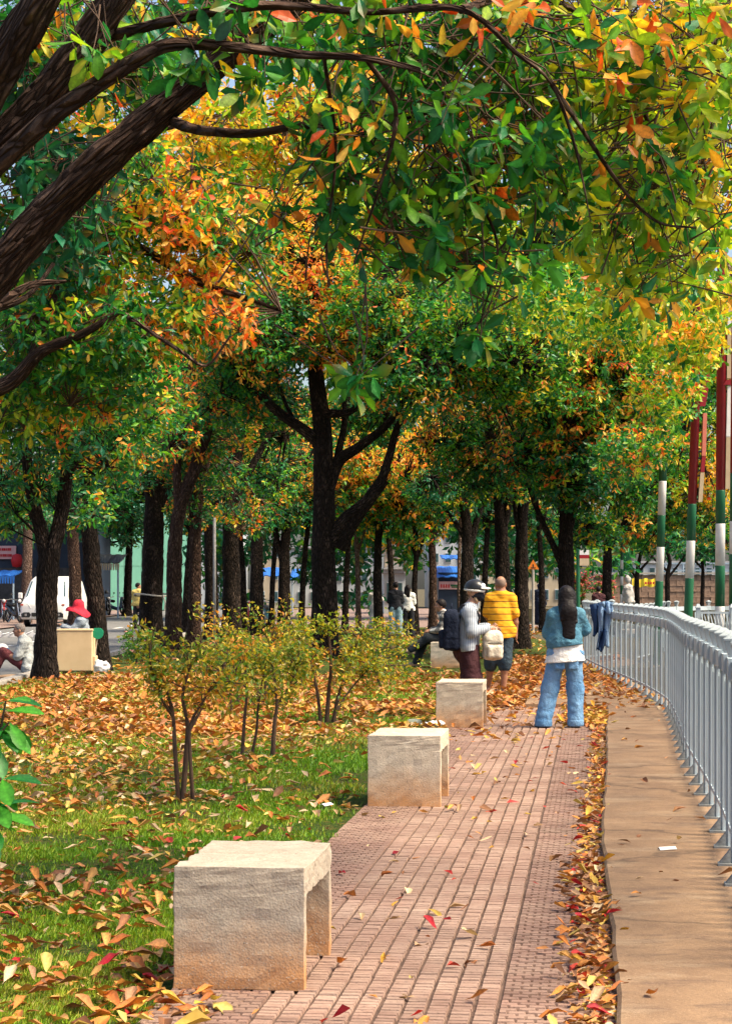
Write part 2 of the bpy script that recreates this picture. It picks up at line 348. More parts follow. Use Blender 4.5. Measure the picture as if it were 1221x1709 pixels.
def make_tree(label, base, limbs, blobs, mat_, group=None, D=None, tm=T_B, n_ind=0, L=.2, cat='tree', name='tree', rough=.07, sides=22, clear=None):
    """limbs: (pixel path [(x, y, dD)], width px start, width px end); the first starts on the ground"""
    b = gp(*base) if D is None else np.array([(base[0]-CX)/FPX*D, D, 0.0]); D = b[1]
    root = empty(name, b, 0, label, cat, group); wood = Acc(); ends = []
    for i, (path, w0, w1) in enumerate(limbs):
        pts = [W(x, y, D+d) for x, y, d in path]
        if i == 0: pts[0] = b+np.array([0, 0, -.12])
        R = np.linspace(w0, w1, len(pts))*(.46 if D < 15 else .42)*D/FPX
        if i == 0:                                  # root flare
            R = np.concatenate([[R[0]*1.45, R[0]*1.06], R[1:]]); pts = [pts[0], pts[0]*.0+b+(pts[1]-b)*min(.35, .45/max(pts[1][2]-b[2], .46))]+pts[1:]
        P = wood.limb([p-b for p in pts], R, sides, max(.05, D*.0022), rough); ends.append(P[-1]+b)
    cr = Crown(); tw = Acc()
    for k, bl in enumerate(blobs):
        px, py, rx, ry, dd, rd, mix = bl[:7]; kw = bl[7] if len(bl) > 7 else {}
        c = W(px, py, D+dd); a = min(ends, key=lambda e: np.linalg.norm(e-c)) if ends else c
        kw = dict(dict(L=L, seed=k*7.3+base[0]), **kw)
        if py > 690 and px < 520 and D > 15 and D < 60: kw.setdefault('tau', 1.5)
        if kw.get('bare'): kw.pop('bare'); cr.blob(px, py, rx, ry, D+dd, rd, mix, **(dict(kw, twigs=tw, anchor=a) if D < 15 else kw))
        else: cr.blob(px, py, rx, ry, D+dd, rd, mix, acc=tw, anchor=a, **kw)
    t = wood.build('trunk', M[mat_], root)
    if tw.n:
        tw.V = [v-b for v in tw.V]; tw.build('branches', M['twig'] if mat_ != 'bark_dark' else M['bark_dark'], root)
    if cr.p: cr.build(root, tm, n_ind, clear=clear)
    return root
# ---------------------------------------------------------------- setting
PD = np.array([.112, 1.0, 0])/math.hypot(.112, 1); PN = np.array([1, -.112, 0])/math.hypot(.112, 1)
def Xr(D): return .4746+.112*(np.asarray(D, float)-7.42)           # right edge of the ribbed strip
PO = np.array([float(Xr(0)), 0, 0])
FP = [(1.30, 4.0), (1.62, 8.0), (1.93, 10.6), (2.16, 12.28), (2.447, 14.69), (2.769, 17.56), (3.06, 19.79), (3.46, 22.96), (3.69, 25.07), (3.87, 28.2), (3.96, 31.0), (4.03, 34.0), (4.12, 37.1), (4.32, 40.0), (5.3, 42.0)]
def fenceX(D): return np.interp(D, [p[1] for p in FP], [p[0] for p in FP])
KP = [(-.02, 0.0), (.898, 7.276), (1.10, 9.145), (1.458, 12.63), (2.077, 17.68), (2.60, 22.1), (2.86, 24.1), (3.06, 25.9)]
def kerbX(D): return np.interp(D, [p[1] for p in KP], [p[0] for p in KP])
ROADX = -5.8

M['earth'] = mat('earth', (.10, .075, .04), (.05, .045, .02), 2.5, .95, bs=.6, bd=.02)
def lawn_material():
    m, nt, N, L, b = new_mat('lawn'); b.inputs['Roughness'].default_value = .95; b.inputs['Specular IOR Level'].default_value = .1
    v = coords(nt); c = mixc(nt, (.07, .13, .012), (.13, .095, .035), noise(nt, v, 1.3, 6, .7, .40, .60))
    c = mixc(nt, c, (.025, .07, .008), noise(nt, v, 28, 4, .7, .4, .6)); c = mixc(nt, c, (.22, .13, .04), noise(nt, v, 11, 6, .75, .56, .64))
    L.new(c, b.inputs['Base Color']); bump(nt, noise(nt, v, 40, 5, .7, .2, .8), 1.0, .03, b); return m
M['lawn'] = lawn_material()
M['asphalt'] = mat('asphalt', (.17, .165, .16), (.12, .118, .115), 1.5, .85, bs=.3, bd=.004, bscale=60)
M['pavement'] = mat('pavement', (.24, .165, .14), (.17, .115, .095), 2, .85)
M['groove'] = mat('groove', (.15, .092, .070), (.085, .054, .042), 9, .95, bs=.5, bd=.006)
def tile_material(name, c1, c2, c3):
    m, nt, N, L, b = new_mat(name); b.inputs['Roughness'].default_value = .72; b.inputs['Specular IOR Level'].default_value = .3
    v = coords(nt, kind='Object'); geo = N.new('ShaderNodeNewGeometry'); oi = N.new('ShaderNodeObjectInfo')
    ad = N.new('ShaderNodeVectorMath'); ad.operation = 'ADD'; L.new(v, ad.inputs[0])
    sc_ = N.new('ShaderNodeVectorMath'); sc_.operation = 'SCALE'; L.new(oi.outputs['Location'], sc_.inputs[0]); sc_.inputs['Scale'].default_value = 1.0; L.new(sc_.outputs[0], ad.inputs[1])
    wv = ad.outputs[0]
    c = mixc(nt, c1, c2, geo.outputs['Random Per Island']); c = mixc(nt, c, c3, noise(nt, wv, 1.6, 5, .7, .42, .70))
    c = mixc(nt, c, tuple(x*.5 for x in c2), noise(nt, wv, 45, 4, .8, .52, .75))
    mr = N.new('ShaderNodeMapRange'); mr.inputs[3].default_value = .84; mr.inputs[4].default_value = 1.14; L.new(oi.outputs['Random'], mr.inputs[0])
    hs = N.new('ShaderNodeHueSaturation'); L.new(mr.outputs[0], hs.inputs['Value']); L.new(c, hs.inputs['Color']); L.new(hs.outputs[0], b.inputs['Base Color'])
    bump(nt, noise(nt, wv, 70, 5, .7, .2, .8), .5, .004, b); return m
M['tile_rib'] = tile_material('tile_rib', (.33, .205, .155), (.245, .145, .108), (.40, .275, .21))
M['tile_edge'] = tile_material('tile_edge', (.27, .16, .122), (.195, .112, .084), (.33, .22, .165))
def slab_material():
    m, nt, N, L, b = new_mat('slab_concrete'); b.inputs['Roughness'].default_value = .8; b.inputs['Specular IOR Level'].default_value = .25
    v = coords(nt, (1, .7, 1)); c = mixc(nt, (.28, .175, .10), (.185, .112, .066), noise(nt, v, 2.2, 7, .7, .38, .62))
    c = mixc(nt, c, (.33, .24, .155), noise(nt, coords(nt, (.7, 1.4, 1)), 1.4, 7, .75, .52, .70)); c = mixc(nt, c, (.13, .08, .055), noise(nt, coords(nt, (.8, 1.9, 1)), 2.3, 8, .8, .53, .66))
    c = mixc(nt, c, (.11, .068, .045), noise(nt, v, 90, 4, .85, .54, .70)); c = mixc(nt, c, (.44, .32, .21), noise(nt, v, 150, 3, .8, .60, .72))
    wv = N.new('ShaderNodeTexVoronoi'); wv.feature = 'DISTANCE_TO_EDGE'; wv.inputs['Scale'].default_value = .30; q_ = N.new('ShaderNodeVectorMath'); q_.operation = 'MULTIPLY_ADD'; nz = N.new('ShaderNodeTexNoise'); nz.inputs['Scale'].default_value = 3.5; nz.inputs['Detail'].default_value = 6; L.new(coords(nt), nz.inputs['Vector']); L.new(nz.outputs['Color'], q_.inputs[0]); q_.inputs[1].default_value = (.5, .5, .5); L.new(coords(nt), q_.inputs[2]); L.new(q_.outputs[0], wv.inputs['Vector'])
    ck = N.new('ShaderNodeMapRange'); ck.inputs[1].default_value = .004; ck.inputs[2].default_value = .012; ck.inputs[3].default_value = .55; ck.inputs[4].default_value = 0; L.new(wv.outputs['Distance'], ck.inputs[0]); c = mixc(nt, c, (.07, .045, .03), ck.outputs[0])
    L.new(c, b.inputs['Base Color']); bump(nt, noise(nt, v, 55, 6, .7, .2, .8), .45, .006, b); return m
M['slab'] = slab_material()
def water_material():
    m, nt, N, L, b = new_mat('water'); b.inputs['Base Color'].default_value = (.045, .06, .055, 1); b.inputs['Roughness'].default_value = .12
    b.inputs['Specular IOR Level'].default_value = .6; bump(nt, noise(nt, coords(nt), 3.0, 4, .6, .2, .8), .35, .05, b); return m
M['water'] = water_material()

def sheet(name, left, right, Ds, z, m, label=None):
    """strip of ground between x=left(D) and x=right(D)"""
    nx = 6; V = []; F = []
    for i, D in enumerate(Ds):
        a, b = float(left(D)), float(right(D))
        for k in range(nx+1): V.append((a+(b-a)*k/nx, D, z))
        if i:
            for k in range(nx): q = (i-1)*(nx+1)+k; F.append((q, q+1, q+nx+2, q+nx+1))
    return tag(link(name, np_mesh(name, V, F), None, m), kind='structure')
mb = MB(); edge = [(float(fenceX(D))+.24, float(D)) for D in np.arange(4, 40.1, 1.0)]
poly = [(-900, -30), (1.2, -30)]+edge+[(9.5, 42.5), (10.5, 62), (7.0, 66), (7.5, 150), (900, 150), (900, 1500), (-900, 1500)]
mb.prism(poly, -1.6, -.035, 'Z'); tag(mb.build('ground', M['earth']), kind='structure')
tag(link('water', np_mesh('water', [(0, -30, -1.0), (900, -30, -1.0), (900, 150.5, -1.0), (0, 150.5, -1.0)], [(0, 1, 2, 3)]), None, M['water']), kind='structure')
sheet('lawn', lambda D: max(ROADX+.1, -3-.25*D), lambda D: Xr(D)-1.27 if D < 36 else min(Xr(D)-1.27+(D-36)*.38, 5.2), list(np.arange(3, 80, 1.0)), .004, M['lawn'])
sheet('path', lambda D: Xr(D)-1.275, lambda D: Xr(D)+.62, list(np.arange(3, 46, 1.0)), -.001, M['groove'])
sheet('plaza', lambda D: ROADX+.1, lambda D: 7.0, list(np.arange(79, 150, 10.0)), .0, M['pavement'])
sheet('road', lambda D: -13.6, lambda D: ROADX, list(np.arange(15, 200, 5.0)), -.022, M['asphalt'])
sheet('far_pavement', lambda D: -60, lambda D: -13.6, list(np.arange(15, 200, 5.0)), .03, M['pavement'])
M['kerb'] = mat('kerb', (.42, .38, .33), (.28, .25, .22), 3, .85, bs=.3)
M['paint'] = mat('road_paint', (.72, .70, .66), (.5, .49, .46), 5, .7)
mb = MB()
for i in range(60): mb.box((ROADX, 31+i*1.0, .02), (.18, .985, .14))
tag(mb.build('road_kerb', M['kerb'], bevel=.01), kind='structure')
mb = MB()
for i in range(18): mb.box((-9.6, 34+i*5.0, -.016), (.14, 2.6, .006))
tag(mb.build('road_marking', M['paint']), kind='structure')
# raised concrete slab along the canal, its kerb on the path side
Ds = list(np.arange(1, 25.6, .5))+[25.75, 25.95, 26.15, 26.16]+list(np.arange(27, 44.5, .5)); V = []; F = []
def slabL(D):
    if D <= 25.9: return kerbX(D)+.006*math.sin(D*5.1)+.004*math.sin(D*13)
    if D < 26.155: return 3.06-(D-25.9)*.55
    return Xr(D)-.55
ZS = .062
for i, D in enumerate(Ds):
    a, b = slabL(D), float(fenceX(D))+.22
    row = [(a+.004, D, -.03), (a, D, ZS-.014), (a+.016, D, ZS)]+[(a+.016+(b-a-.016)*t, D, ZS) for t in (.25, .5, .75, 1)]+[(b, D, -1.3)]
    V += row; n = len(row)
    if i: F += [((i-1)*n+k, (i-1)*n+k+1, i*n+k+1, i*n+k) for k in range(n-1)]
slab_o = tag(link('slab_pavement', np_mesh('slab_pavement', V, F), None, M['slab']), kind='structure')

# paving tiles: ribbed tiles in the middle, running-bond edge tiles on both sides
path_o = bpy.data.objects['path']
def ribbed(seed):
    r = random.Random(seed); V = []; F = []; TL, NW = .40, 5; lw = .4325/NW
    for c in range(NW):
        for j in range(8):
            x0, x1 = c*lw+.0065, (c+1)*lw-.0065+r.uniform(-.002, .002); y0, y1 = j*.05+.0035, (j+1)*.05-.0035; z = .0125+r.uniform(-.0022, .0022)
            tl = r.uniform(-.0012, .0012); b = len(V); e = .0035
            V += [(x0, y0, 0), (x1, y0, 0), (x1, y1, 0), (x0, y1, 0), (x0+e, y0+e, z), (x1-e, y0+e, z+tl), (x1-e, y1-e, z+tl), (x0+e, y1-e, z)]
            F += [(b+4, b+5, b+6, b+7), (b, b+1, b+5, b+4), (b+1, b+2, b+6, b+5), (b+2, b+3, b+7, b+6), (b+3, b, b+4, b+7)]
    me = np_mesh('paving_tile', V, F); me.materials.append(M['tile_rib']); return me
def bonded(seed, Wt):
    r = random.Random(seed); V = []; F = []
    for j in range(8):
        xs = [0]+[(.035 if j % 2 else .07)+.07*k for k in range(int((Wt-.04)/.07))]+[Wt]
        for x0, x1 in zip(xs[:-1], xs[1:]):
            x0 += .0035; x1 -= .0035; y0, y1 = j*.05+.003, (j+1)*.05-.003; z = .0115+r.uniform(-.0025, .0025); b = len(V); e = .003
            if x1-x0 < .012: continue
            V += [(x0, y0, 0), (x1, y0, 0), (x1, y1, 0), (x0, y1, 0), (x0+e, y0+e, z), (x1-e, y0+e, z), (x1-e, y1-e, z), (x0+e, y1-e, z)]
            F += [(b+4, b+5, b+6, b+7), (b, b+1, b+5, b+4), (b+1, b+2, b+6, b+5), (b+2, b+3, b+7, b+6), (b+3, b, b+4, b+7)]
    me = np_mesh('edging_tile', V, F); me.materials.append(M['tile_edge']); return me
RB = [ribbed(i) for i in range(4)]; BD = [bonded(i+20, .395) for i in range(3)]; BR = [bonded(i+40, .50) for i in range(3)]
ang = math.atan2(PD[1], PD[0])-math.pi/2; row = 0
for j in range(52):
    y = 6.1+j*.403; jit = random.Random(j)
    for me, x in ((BD[j % 3], -1.268), (RB[j % 4], -.868), (RB[(j*3+1) % 4], -.433), (BR[(j+1) % 3], .004)):
        if me in BR and y > 25.5: continue
        o = link('paving_tile' if me in RB else 'edging_tile', me, path_o)
        P = PO+PN*(x+jit.uniform(-.0015, .0015))+PD*(y+jit.uniform(-.002, .002)); o.location = (P[0], P[1], jit.uniform(-.0015, .0015)); o.rotation_euler = (jit.uniform(-.002, .002), jit.uniform(-.002, .002), ang+jit.uniform(-.003, .003))

# ---------------------------------------------------------------- concrete benches
def bench_material(k=1.0, dirt=0.0):
    m, nt, N, L, b = new_mat('pebbled_concrete'); b.inputs['Roughness'].default_value = .85; b.inputs['Specular IOR Level'].default_value = .2
    v = coords(nt); c = mixc(nt, (.52*k, .44*k, .345*k), (.40*k, .33*k, .25*k), noise(nt, v, 16, 6, .75, .35, .65))
    sx = N.new('ShaderNodeSeparateXYZ'); tc = N.new('ShaderNodeTexCoord'); L.new(tc.outputs['Object'], sx.inputs[0])
    oi = N.new('ShaderNodeObjectInfo'); of = N.new('ShaderNodeVectorMath'); of.operation = 'ADD'; L.new(tc.outputs['Object'], of.inputs[0]); L.new(oi.outputs['Location'], of.inputs[1])
    wv = of.outputs[0]
    st = N.new('ShaderNodeMapRange'); st.inputs[1].default_value = .36; st.inputs[2].default_value = .02; st.inputs[3].default_value = -.25; st.inputs[4].default_value = 1.1
    ad = N.new('ShaderNodeMath'); ad.operation = 'MULTIPLY_ADD'; ad.use_clamp = True
    L.new(sx.outputs[2], st.inputs[0]); L.new(noise(nt, wv, 4.0, 6, .7, .3, .7), ad.inputs[0]); ad.inputs[1].default_value = .55; sb = N.new('ShaderNodeMath'); sb.operation = 'SUBTRACT'; L.new(st.outputs[0], sb.inputs[0]); sb.inputs[1].default_value = .35; L.new(sb.outputs[0], ad.inputs[2])
    c = mixc(nt, c, (.52, .27, .12), ad.outputs[0])                       # rusty soil splash stain near the ground
    c = mixc(nt, c, (.23, .195, .15), noise(nt, wv, 9.0, 7, .8, .60-dirt, .78-dirt)); c = mixc(nt, c, (.16, .13, .10), noise(nt, v, 70, 4, .8, .56, .66))
    c = mixc(nt, c, (.72, .66, .57), noise(nt, v, 140, 2, .8, .60, .74)); L.new(c, b.inputs['Base Color'])
    vo = N.new('ShaderNodeTexVoronoi'); vo.inputs['Scale'].default_value = 110; L.new(v, vo.inputs['Vector'])
    bump(nt, vo.outputs['Distance'], .38, .003, b); return m
M['bench'] = bench_material(.92, .0); M['bench_light'] = bench_material(1.25, .0); M['bench_spot'] = bench_material(1.1, .06)
def bench(px, py, wpx, hpx, Lb, label, seed, mk='bench'):
    P = gp(px, py); s = gd(py)/FPX; Wb, H = wpx*s, hpx*s; r = random.Random(seed)
    b = bmesh.new(); leg = .055; ap = .115; g = .010
    ys = [0, .006, leg-.004, leg, leg+.02, .24*Lb, .30*Lb, .36*Lb, .52*Lb, .58*Lb, .64*Lb, Lb-leg-.02, Lb-leg, Lb-leg+.004, Lb-.006, Lb]
    cols = []
    for y in ys:
        n = math.exp(-((y-.30*Lb)/.022)**2)+math.exp(-((y-.58*Lb)/.022)**2); dip = -.006*math.sin(math.pi*y/Lb)
        inleg = y <= leg+1e-6 or y >= Lb-leg-1e-6
        cols.append((y, Wb/2-.007*n, H+dip-g*n, inleg))
    def ring(y, w, t, bot): return [b.verts.new((-w, y, bot)), b.verts.new((-w, y, t-.0)), b.verts.new((w, y, t-.0)), b.verts.new((w, y, bot))]
    R = []
    zb = H-ap
    for y, w, t, il in cols:
        R.append((ring(y, w, t, zb), [b.verts.new((-w, y, 0)), b.verts.new((w, y, 0))] if il else None))
    for (A, a2), (B, b2) in zip(R[:-1], R[1:]):
        b.faces.new((A[0], A[1], B[1], B[0])); b.faces.new((A[1], A[2], B[2], B[1])); b.faces.new((A[2], A[3], B[3], B[2]))
        if a2 and b2:
            b.faces.new((a2[0], A[0], B[0], b2[0])); b.faces.new((A[3], a2[1], b2[1], B[3])); b.faces.new((a2[0], b2[0], b2[1], a2[1]))
        else: b.faces.new((A[0], B[0], B[3], A[3]))
    for i, rev in ((0, 0), (-1, 1)):
        A, a2 = R[i]; f = [A[0], A[3], A[2], A[1]]; b.faces.new(f); b.faces.new([a2[0], a2[1], A[3], A[0]])
    for i in (3, 12):
        A, a2 = R[i]; b.faces.new([A[0], a2[0], a2[1], A[3]])
    bmesh.ops.recalc_face_normals(b, faces=b.faces)
    me = bpy.data.meshes.new('concrete_bench'); b.to_mesh(me); b.free()
    o = link('concrete_bench', me, None, M[mk]); tag(o, label, 'bench', 'concrete benches along the path')
    o.location = (P[0]+Wb/2, P[1], .010); o.rotation_euler = (0, 0, ang)
    bv = o.modifiers.new('bevel', 'BEVEL'); bv.width = .011; bv.segments = 3; bv.limit_method = 'ANGLE'; bv.angle_limit = math.radians(30)
    ss = o.modifiers.new('sub', 'SUBSURF'); ss.subdivision_type = 'SIMPLE'; ss.levels = ss.render_levels = 3
    tx = bpy.data.textures.new('wear', 'CLOUDS'); tx.noise_scale = .05
    dm = o.modifiers.new('wear', 'DISPLACE'); dm.texture = tx; dm.strength = .016; dm.mid_level = .5; dm.texture_coords = 'GLOBAL'
    return o
bench(288, 1657, 221, 206, .80, 'biggest nearest cream concrete bench, rust stained at the bottom, half on the lawn', 1)
bench(613, 1349, 122, 119, .80, 'pale grey cream concrete bench standing alone on the tiled path edge, before the standing woman', 2, 'bench_light')
bench(727, 1216, 78, 76, .80, 'blotchy concrete bench with dark speckled top in front of the helmeted person', 3, 'bench_spot')
bench(718, 1116, 47, 43, .80, 'pinkish concrete bench with the checked shirt person sitting on it', 4, 'bench_light')

# ---------------------------------------------------------------- railing along the canal
M['rail'] = mat('railing_paint', (.44, .505, .54), (.34, .40, .435), 4, .45, spec=.5, lo=.3, hi=.7)
M['rail_plate'] = mat('railing_plate', (.34, .405, .44), (.25, .315, .345), 3, .5, spec=.45)
M['rail_cap'] = mat('railing_cap', (.40, .44, .465), (.29, .33, .355), 7, .6, spec=.35)
M['rail_base'] = mat('railing_base', (.30, .33, .34), (.17, .17, .165), 12, .6, bs=.2)
MS = {}
def shared(key, fn, m):
    if key not in MS:
        o = fn().build(key, m); MS[key] = o.data; bpy.data.objects.remove(o)
    return MS[key]
def rail_parts():
    shared('post', lambda: MB().box((0, 0, .515), (.045, .012, 1.03)).box((0, 0, .515), (.012, .036, 1.02)), M['rail'])
    shared('post_head', lambda: MB().box((0, 0, 1.055), (.12, .066, .11)), M['rail'])
    shared('cap', lambda: MB().box((0, 0, 1.165), (.055, .055, .09), top=(.105, .105)).box((0, 0, 1.216), (.112, .112, .010)).box((0, 0, 1.236), (.11, .11, .03), top=(.03, .03)), M['rail_cap'])
    def foot():
        m = MB(); m.box((0, -.02, .006), (.10, .13, .012)); 
        for x in (-.02, .02): m.prism([(-.080, .012), (-.018, .012), (-.018, .09)], x-.004, x+.004, 'X')
        return m
    shared('foot', foot, M['rail_base'])
    shared('baluster', lambda: MB().box((0, 0, .535), (.050, .006, .79)).prism([(-.025, .93), (.025, .93), (.015, .955), (-.015, .955)], -.003, .003, 'Y'), M['rail_plate'])
rail_parts()
def railing(pts, label, z0, n0=0, bal=3, sp=.75, group='railings along the canal'):
    P, _ = catmull([(x, y, z0) for x, y in pts], [1]*len(pts), .05); L = np.concatenate([[0], np.cumsum(np.linalg.norm(np.diff(P, axis=0), axis=1))])
    n = int(L[-1]/sp); at = lambda s: np.array([np.interp(s, L, P[:, k]) for k in range(3)])
    root = empty('railing', at(0), 0, label, 'railing', group); o0 = at(0)
    def put(nm, p, a, par=root, me=None):
        o = link(nm, me or MS[nm], par); o.location = p-o0 if par is root else p; o.rotation_euler = (0, 0, a); return o
    for i in range(n+1):
        p = at(i*sp); t = at(min(i*sp+.1, L[-1]))-at(max(i*sp-.1, 0)); a = math.atan2(t[1], t[0])+math.pi
        po = put('post', p, a); put('post_head', (0, 0, 0), 0, po); put('cap', (0, 0, 0), 0, po); put('foot', (0, 0, 0), 0, po)
        if i < n:
            q = at((i+1)*sp); mid = (p+q)/2; d = q-p; ln = np.linalg.norm(d)-.05; a2 = math.atan2(d[1], d[0])+math.pi
            key = 'rail_%.2f' % ln
            for zz, hh, nm in ((1.045, .105, 'top_rail'), (.135, .03, 'bottom_rail')):
                me = shared('%s_%.2f' % (nm, ln), lambda: MB().box((0, 0, zz), (ln, .03 if hh > .05 else .012, hh)), M['rail']); put(nm, mid, a2, root, me)
            for k in range(bal): put('baluster', p+d*(k+1)/(bal+1), a2)
    return root
railing(FP[1:], 'grey blue metal railing with flared post caps curving beside the concrete slab walk', ZS)
railing([(5.6, 42.2), (6.6, 46), (7.4, 50.5), (8.6, 52.6), (10.2, 52.8)], 'distant grey railing row with flared caps seen behind the green and white pole', -.03, bal=2)
# ---------------------------------------------------------------- striped flag poles standing in the canal
M['pgreen'] = mat('pole_green', (.010, .115, .045), (.008, .09, .035), 6, .4, spec=.4)
M['pwhite'] = mat('pole_white', (.78, .75, .72), (.66, .62, .58), 5, .45, spec=.4)
M['pred'] = mat('pole_red', (.32, .012, .018), (.24, .010, .014), 4, .4, spec=.4)
M['pbeige'] = mat('panel_beige', (.55, .42, .27), (.46, .34, .21), 5, .5)
M['ppink'] = mat('panel_pink', (.66, .20, .14), (.58, .15, .10), 5, .5)
M['metal_dark'] = mat('metal_dark', (.06, .06, .065), (.03, .03, .03), 5, .5)
PM = [M['pgreen'], M['pwhite'], M['pred'], M['pbeige'], M['ppink'], M['metal_dark']]
def flag_pole(x0, y0, x1, y1, D, wpx, bands, label, panels=(), base_z=-1.05, z_up=None):
    """axis through pixels (x0,y0) and (x1,y1); bands = [(lower pixel row, upper row, material)] from the base up"""
    a, b = W(x0, y0, D), W(x1, y1, D); ax = (b-a)/(b[2]-a[2]); at = lambda z: a+ax*(z-a[2])
    Z = lambda y: EYE-(y-HY)/FPX*D
    root = empty('flag_pole', at(base_z), 0, label, 'pole', 'striped poles in the canal'); o0 = at(base_z); r = wpx/2*D/FPX
    pole = MB(); pole.tube([at(base_z)-o0, at(Z(bands[-1][1]))-o0], r*.9, 16, 5)
    po = pole.build('shaft', PM, root, smooth=True)
    for lo, hi, mi in bands:
        z0 = base_z+.01 if lo is None else Z(lo); m = MB(); zz = Z(hi)
        m.tube([at(z0)-o0, at(zz-.012)-o0, at(zz)-o0], [r, r, r*.985], 18, mi); bo = m.build('band', PM, root, smooth=False)
        for p in bo.data.polygons: p.use_smooth = len(p.vertices) == 4
    fl = MB(); fl.lathe([(r*1.1, -.0), (r*1.9, 0), (r*1.9, .04), (r*1.1, .05)], n=18, mi=5); fl.build('base_flange', PM, root)
    for (xa, ya, xb, yb, w, dep, mi) in panels:     # slim box panels carried on brackets beside the pole
        p, q = W(xa, ya, D)-o0, W(xb, yb, D)-o0; w_ = w*D/FPX; u = q-p; pb = MB()
        h = np.array([w_/2, 0, 0]); t = np.array([0, dep/2, 0])
        vs = [p-h-t, p+h-t, p+h+t, p-h+t, q-h-t, q+h-t, q+h+t, q-h+t]
        pb.add(vs, [(0, 3, 2, 1), (4, 5, 6, 7), (0, 1, 5, 4), (1, 2, 6, 5), (2, 3, 7, 6), (3, 0, 4, 7)], mi); pb.build('panel', PM, root)
        for t_ in (.1, .9): br = MB(); m_ = p*(1-t_)+q*t_; c = at(m_[2]+o0[2])-o0; br.tube([c, m_], .018, 6, 5); br.build('bracket', PM, root)
    return root
flag_pole(1098, 1018, 1104.8, 803, 41.8, 13.2, [(None, 970, 0), (970, 913, 1), (913, 860, 0), (860, 803, 1), (803, 690, 0), (690, 600, 1), (600, 520, 2)],
          'green and white striped pole, thinnest of the four, with no red panel below the leaves')
flag_pole(1147.5, 1027, 1154, 841, 38, 14.8, [(None, 965, 0), (965, 902.5, 1), (902.5, 841, 0), (841, 470, 2)],
          'leaning striped pole with a dark red top carrying beige and pink panels',
          [(1167, 838, 1170.5, 789, 6.5, .12, 3), (1170.5, 788, 1173, 762, 6.5, .12, 2), (1173, 761, 1175, 690, 6.5, .12, 4), (1170.5, 678, 1182, 612, 10, .12, 2), (1184, 600, 1187, 552, 6, .12, 4)])
flag_pole(1200, 1045, 1203.4, 525, 34, 16.2, [(None, 1078, 0), (1078, 1012, 1), (1012, 944, 0), (944, 874, 1), (874, 818, 0), (818, 380, 2)],
          'tall upright striped pole with a long red upper half and cream panel beside it',
          [(1212.5, 816, 1214, 730, 8, .12, 3), (1214, 729, 1216, 645, 8, .12, 1), (1212, 643, 1218, 634, 15, .16, 2), (1215, 632, 1216, 548, 8, .12, 3), (1216, 547, 1217, 523, 8, .12, 1), (1217, 522, 1218, 430, 8, .12, 3)])
flag_pole(1223, 1055, 1228, 525, 33, 16.2, [(None, 1010, 1), (1010, 925, 0), (925, 870, 1), (870, 790, 0), (790, 380, 2)],
          'striped pole cut by the right edge, beside the tall red one')
flag_pole(1036.5, 1000, 1037, 880, 72, 5.2, [(None, 992, 1), (992, 977, 0), (977, 962, 1), (962, 950, 0), (950, 935, 1), (935, 905, 0)],
          'small far striped pole next to the red flowering bush', base_z=-.02)

# ---------------------------------------------------------------- foreground tree leaning in from the left
d0 = 10.3
FG_L = [([(-370, 1510, 0), (-330, 1150, .1), (-265, 880, .1), (-215, 720, .1), (-120, 590, .1), (0, 448, .05), (80, 358, 0), (160, 278, -.1), (250, 200, -.15), (330, 130, -.2), (420, 62, -.3), (540, -40, -.4)], 104, 44),
        ([(-230, 740, .2), (-180, 520, -.3), (-110, 370, -.6), (0, 248, -.8), (95, 138, -.9), (190, 5, -1.0), (250, -90, -1.1)], 84, 48),
        ([(-150, 450, -.4), (-70, 250, -.8), (0, 118, -1.0), (75, -15, -1.2), (110, -80, -1.2)], 80, 54),
        ([(-20, 290, -.9), (80, 200, -1.1), (165, 140, -1.2), (230, 98, -1.25), (275, 76, -1.3), (340, 74, -1.3), (415, 81, -1.3), (500, 91, -1.35), (610, 97, -1.4), (700, 118, -1.3)], 36, 9),
        ([(282, 200, -.1), (330, 216, -.4), (420, 223, -.6), (500, 210, -.7), (560, 216, -.7), (600, 226, -.8), (655, 205, -.8), (740, 180, -.9)], 20, 5),
        ([(185, 60, -.9), (280, 36, -1.2), (400, 12, -1.3), (490, 10, -1.3), (620, 20, -1.3), (770, 16, -1.4), (860, 88, -1.3), (920, 140, -1.2), (960, 250, -1.1), (985, 370, -1.1)], 20, 3),
        ([(-90, 560, .4), (0, 508, .5), (50, 476, .6), (110, 470, .7)], 26, 9),
        ([(-60, 520, .5), (-20, 520, .6), (45, 495, .7), (90, 440, .8)], 20, 8),
        ([(770, 16, -1.4), (880, -10, -.6), (1000, 50, 0), (1075, 190, .4), (1110, 330, .8), (1090, 470, 1.0)], 15, 4),
        ([(920, 140, -1.2), (1000, 260, -.6), (1050, 330, -.3), (1100, 372, 0), (1160, 380, .2)], 9, 4),
        ([(880, -10, -.6), (1050, -40, 0), (1160, 30, .6), (1215, 130, 1), (1240, 280, 1.2)], 14, 5),
        ([(610, 97, -1.4), (660, 180, -1.2), (640, 290, -1.1), (610, 380, -1.0), (590, 440, -1)], 9, 3),
        ([(540, 90, -1.3), (560, 250, -1), (545, 400, -.9), (548, 480, -.9)], 7, 3),
        ([(740, 180, -.9), (800, 330, -.6), (830, 420, -.5), (800, 540, -.5)], 8, 3)]
G = dict(k=6, bare=True, up=(-.6, .2), sp=2.0)
def wb(X, D, z, r): return (CX+X/D*FPX, HY-(z-EYE)/D*FPX, r/D*FPX, r*.45/D*FPX, D-d0, r)
